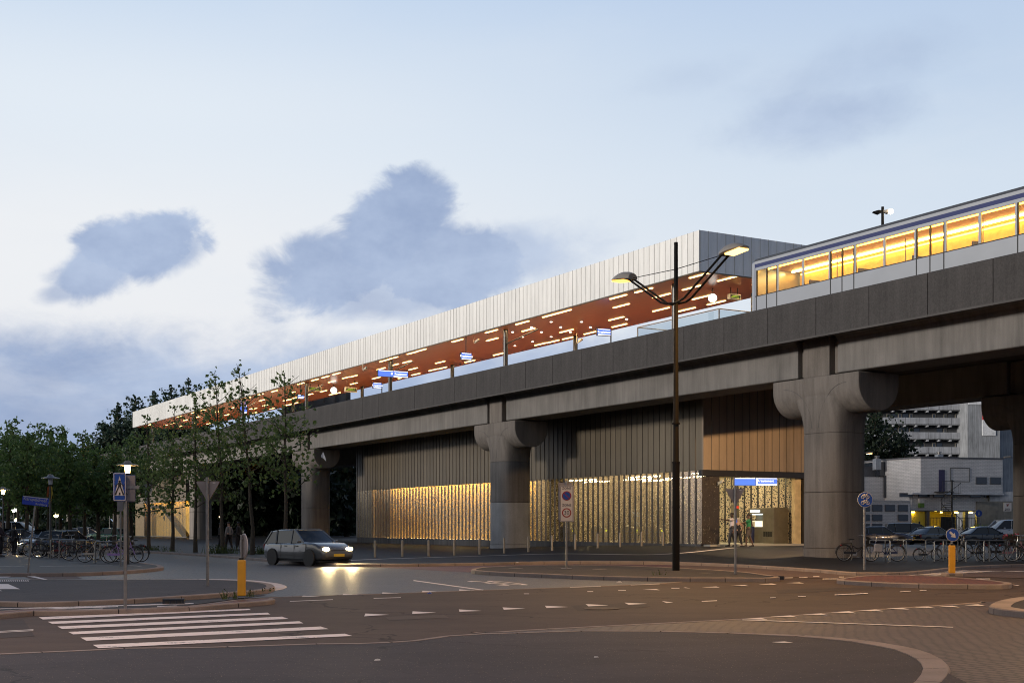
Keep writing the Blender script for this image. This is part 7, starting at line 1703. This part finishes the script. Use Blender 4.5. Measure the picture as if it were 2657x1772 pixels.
for x, yb, yt in ((393, 622, 560), (942, 572, 520)):
    c_ = MB(); xx = bx(q3(x, 0)[0], 5); c_.box(xx, 5, bz(q3(0, yb)[1]) + .05, .62, .6, 1.1); o = c_.build('roof_vent', mat('vent metal', (.32, .34, .37), .5, .4), bd)
    MB().lathe([(0, 0), (.26, 0), (.26, .06), (.16, .1), (.16, .2), (.30, .22), (.30, .28), (0, .32)], 14, (xx, 5, bz(q3(0, yb)[1]) + .602)).build('vent_cap', M_GALV, o)
gb = thing('wall_box', 'small box sign, white above green, on the brick building wall', 'sign', (A.x, A.y, 0), rz); xx, zz = bx(q3(785, 0)[0], .72), bz(q3(0, 980)[1]); MB().box(xx, .72, zz + .3, .52, .3, .4).build('white_half', M_WB, gb); MB().box(xx, .72, zz - .12, .52, .3, .42).build('green_half', mat('sign green', (.10, .20, .03), .5), gb)
ig = thing('entrance_sign', 'white sign with red drawing and arrow on the concrete wall at the right', 'sign', at(2614, 1315, 126.5), 0)
MB().box(0, 0, 0, .78, .04, .82).build('board', M_SWHITE, ig); text('word', 'Ingang', .17, M_BLACK, ig, (0, -.03, -.16), (PI / 2, 0, 0))
mb = MB(); mb.box(.02, -.03, -.3, .44, .01, .03); mb.prism([(-.30, -.3), (-.18, -.24), (-.18, -.36)], -.035, -.025, 'y'); mb.build('arrow', M_BLACK, ig)
mb = MB()
for k in range(7): mb.box(R.uniform(-.15, .15), -.03, .2 + R.uniform(-.12, .12), .14, .01, .05, ry=R.uniform(-1, 1))
mb.build('red_drawing', M_SRED, ig)
# low concrete wall, fence and planting right of the passage
rw = thing('garden_wall', 'pale wall with planting right of the brick building', 'wall', at(2640, 1363, 129), 0)
zz0 = lambda y: bz(q3(0, y)[1])
MB().bb(-2.8, 6, 0, .3, -1.6, zz0(868) - H).build('upper_wall', mat('pale blue wall', (.36, .38, .42), .8, streak=.2), rw); MB().bb(-4.2, 6, -.25, -.004, -1.6, zz0(952) - H).build('lower_wall', mat('buff wall', (.20, .19, .17), .8, streak=.2), rw)
hg = MB()
for _ in range(900): leafquad(hg, Vector((R.uniform(-4.6, 2.5), R.uniform(-1.4, -.5), R.uniform(-1.6, .05) )), .24, R)
o = hg.build('hedge', M_LEAFM, None, fix=False); o.location = at(2640, 1363, 128.5); tag(o, 'low green hedge right of the yellow lit passage', 'hedge')
# apartment block
Yb = 250; kb = Yb / F
ab = thing('apartment_block', 'grey concrete apartment block with rows of balconies behind the brick building', 'building', (at(2290, 0, Yb).x, Yb, 0), .10)
M_GC = mat('weathered concrete', (.22, .23, .245), .9, amt=.25, scale=.35, streak=.5, fine=.08, fscale=6); M_BAL = mat('balcony concrete', (.31, .32, .345), .85, amt=.2, scale=.5, streak=.4)
def X_(u): return (at(u, 0, Yb).x - at(2290, 0, Yb).x) / math.cos(.10)
xw0, xw1 = X_(2150), X_(2506)
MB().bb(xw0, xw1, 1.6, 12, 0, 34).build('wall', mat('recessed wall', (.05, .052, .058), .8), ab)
zf_ = lambda y: H + (VH - q3(0, y)[1]) * kb
levels = [zf_(y) for y in (500, 370, 242, 112)] + [zf_(112) + 2.85 * k for k in (1, 2, 3)] + [zf_(500) - 2.85]
pitch = (X_(q3(1045, 0)[0]) - X_(q3(940, 0)[0]))
for z in levels:
    mb = MB(); x = xw1 - .1; i = 0
    while x > xw0:
        mb.bb(x - pitch + .06, x - .02, -.12 + R.uniform(-.03, .03), .06, z - .62, z + .62); x -= pitch
    mb.build('balcony_parapet', M_BAL, ab)
    MB().bb(xw0, xw1, .07, 1.6, z - .80, z - .64).build('gallery_slab', M_GC, ab)
    mb = MB(); x = xw1 - .1
    while x > xw0: mb.bb(x - .18, x + .10, -.05, 1.55, z - 1.15, z - .82); x -= pitch
    mb.build('corbel', M_BAL, ab)
    dr = MB(); pn = MB(); x = xw1 - .1; j = 0
    while x > xw0:
        if R.random() < .75: dr.bb(x - .8, x - .1, 1.52, 1.59, z + .0, z + 1.55); pn.bb(x - .68, x - .22, 1.49, 1.515, z + .7, z + 1.45)
        if R.random() < .6: pn.bb(x - 2.2, x - 1.1, 1.55, 1.59, z + .5, z + 1.5)
        x -= pitch
    dr.build('door_frames', mat('pale door frame', (.30, .27, .22), .7), ab); pn.build('panes', M_WGLASS, ab)
tw = thing('stair_tower', 'tall blank concrete stair tower with red and white panels beside the apartment block', 'building', (at(2506, 0, 249).x, 248, 0), .06)
tx = lambda u: (at(u, 0, 248).x - at(2506, 0, 248).x)
MB().bb(0, tx(2592), 0, 10, 0, 27.5).build('wall', M_GC, tw); MB().bb(tx(2592) + .003, tx(2700), 2, 12, 0, 24).build('side_wall', mat('blue grey concrete', (.25, .275, .315), .9, amt=.25, scale=.3, streak=.4), tw)
z1, z2, z3 = zf_(112), zf_(243), zf_(380)
MB().bb(tx(2545), tx(2580), -.2, -.003, z2, z1).build('red_panel', mat('red panel', (.40, .02, .02), .5), tw)
mb = MB()
for k in range(12): mb.bb(tx(2545) + k * (tx(2580) - tx(2545)) / 12, tx(2545) + (k + .8) * (tx(2580) - tx(2545)) / 12, -.2, -.003, z3, z2 - .004)
mb.build('white_panel', mat('white panel', (.62, .63, .65), .5), tw)
MB().bb(0.1, tx(2528), -.2, -.003, z1 + .1, z1 + 1.5).bb(tx(2528.6), tx(2550), -.2, -.003, z1 + .1, z1 + 1.5).build('white_crown', mat('white panel', (.62, .63, .65), .5), tw)
fh = thing('far_roof', 'dark distant roof structure seen under the canopy over the parapet', 'building', at(820, 1040, 160), .3); MB().box(0, 0, -3, 8, 4, 8).build('wall', mat('far grey', (.05, .055, .065), .8), fh)
mb = MB()
for k in range(6): mb.box(-3.5 + k * 1.4, -2.02, .2, .25, .1, 1.2)
mb.build('posts', M_STEEL, fh)

# unseen block added behind the camera's left shoulder, shading the street from sunset
sb_ = thing('sunset_shade_block', 'unseen grey slab block added behind the camera to shade the street', 'building', (-112, -12, 0), math.atan2(.88, -.46))
MB().bb(-85, 85, -6, 6, 0, 25).build('wall', M_GC, sb_); MB().bb(-85.2, 85.2, -6.2, 6.2, 25.003, 25.5).build('roof_edge', M_WFRAME, sb_)
for k in range(7): MB().bb(-84, 84, -6.9, -6.003, 2.9 + k * 2.9, 3.9 + k * 2.9).build('balcony_band', M_BAL, sb_)

fw = MB()
for _ in range(4200):
    y = R.uniform(262, 285); x = R.uniform(-175, -20); leafquad(fw, Vector((x, y, R.uniform(-.5, 9.5) * R.uniform(.5, 1))), 1.9, R)
o = fw.build('far_wood', M_LEAFD, None, fix=False); o['kind'] = 'stuff'; o['label'] = 'far dark wood beyond the car park'
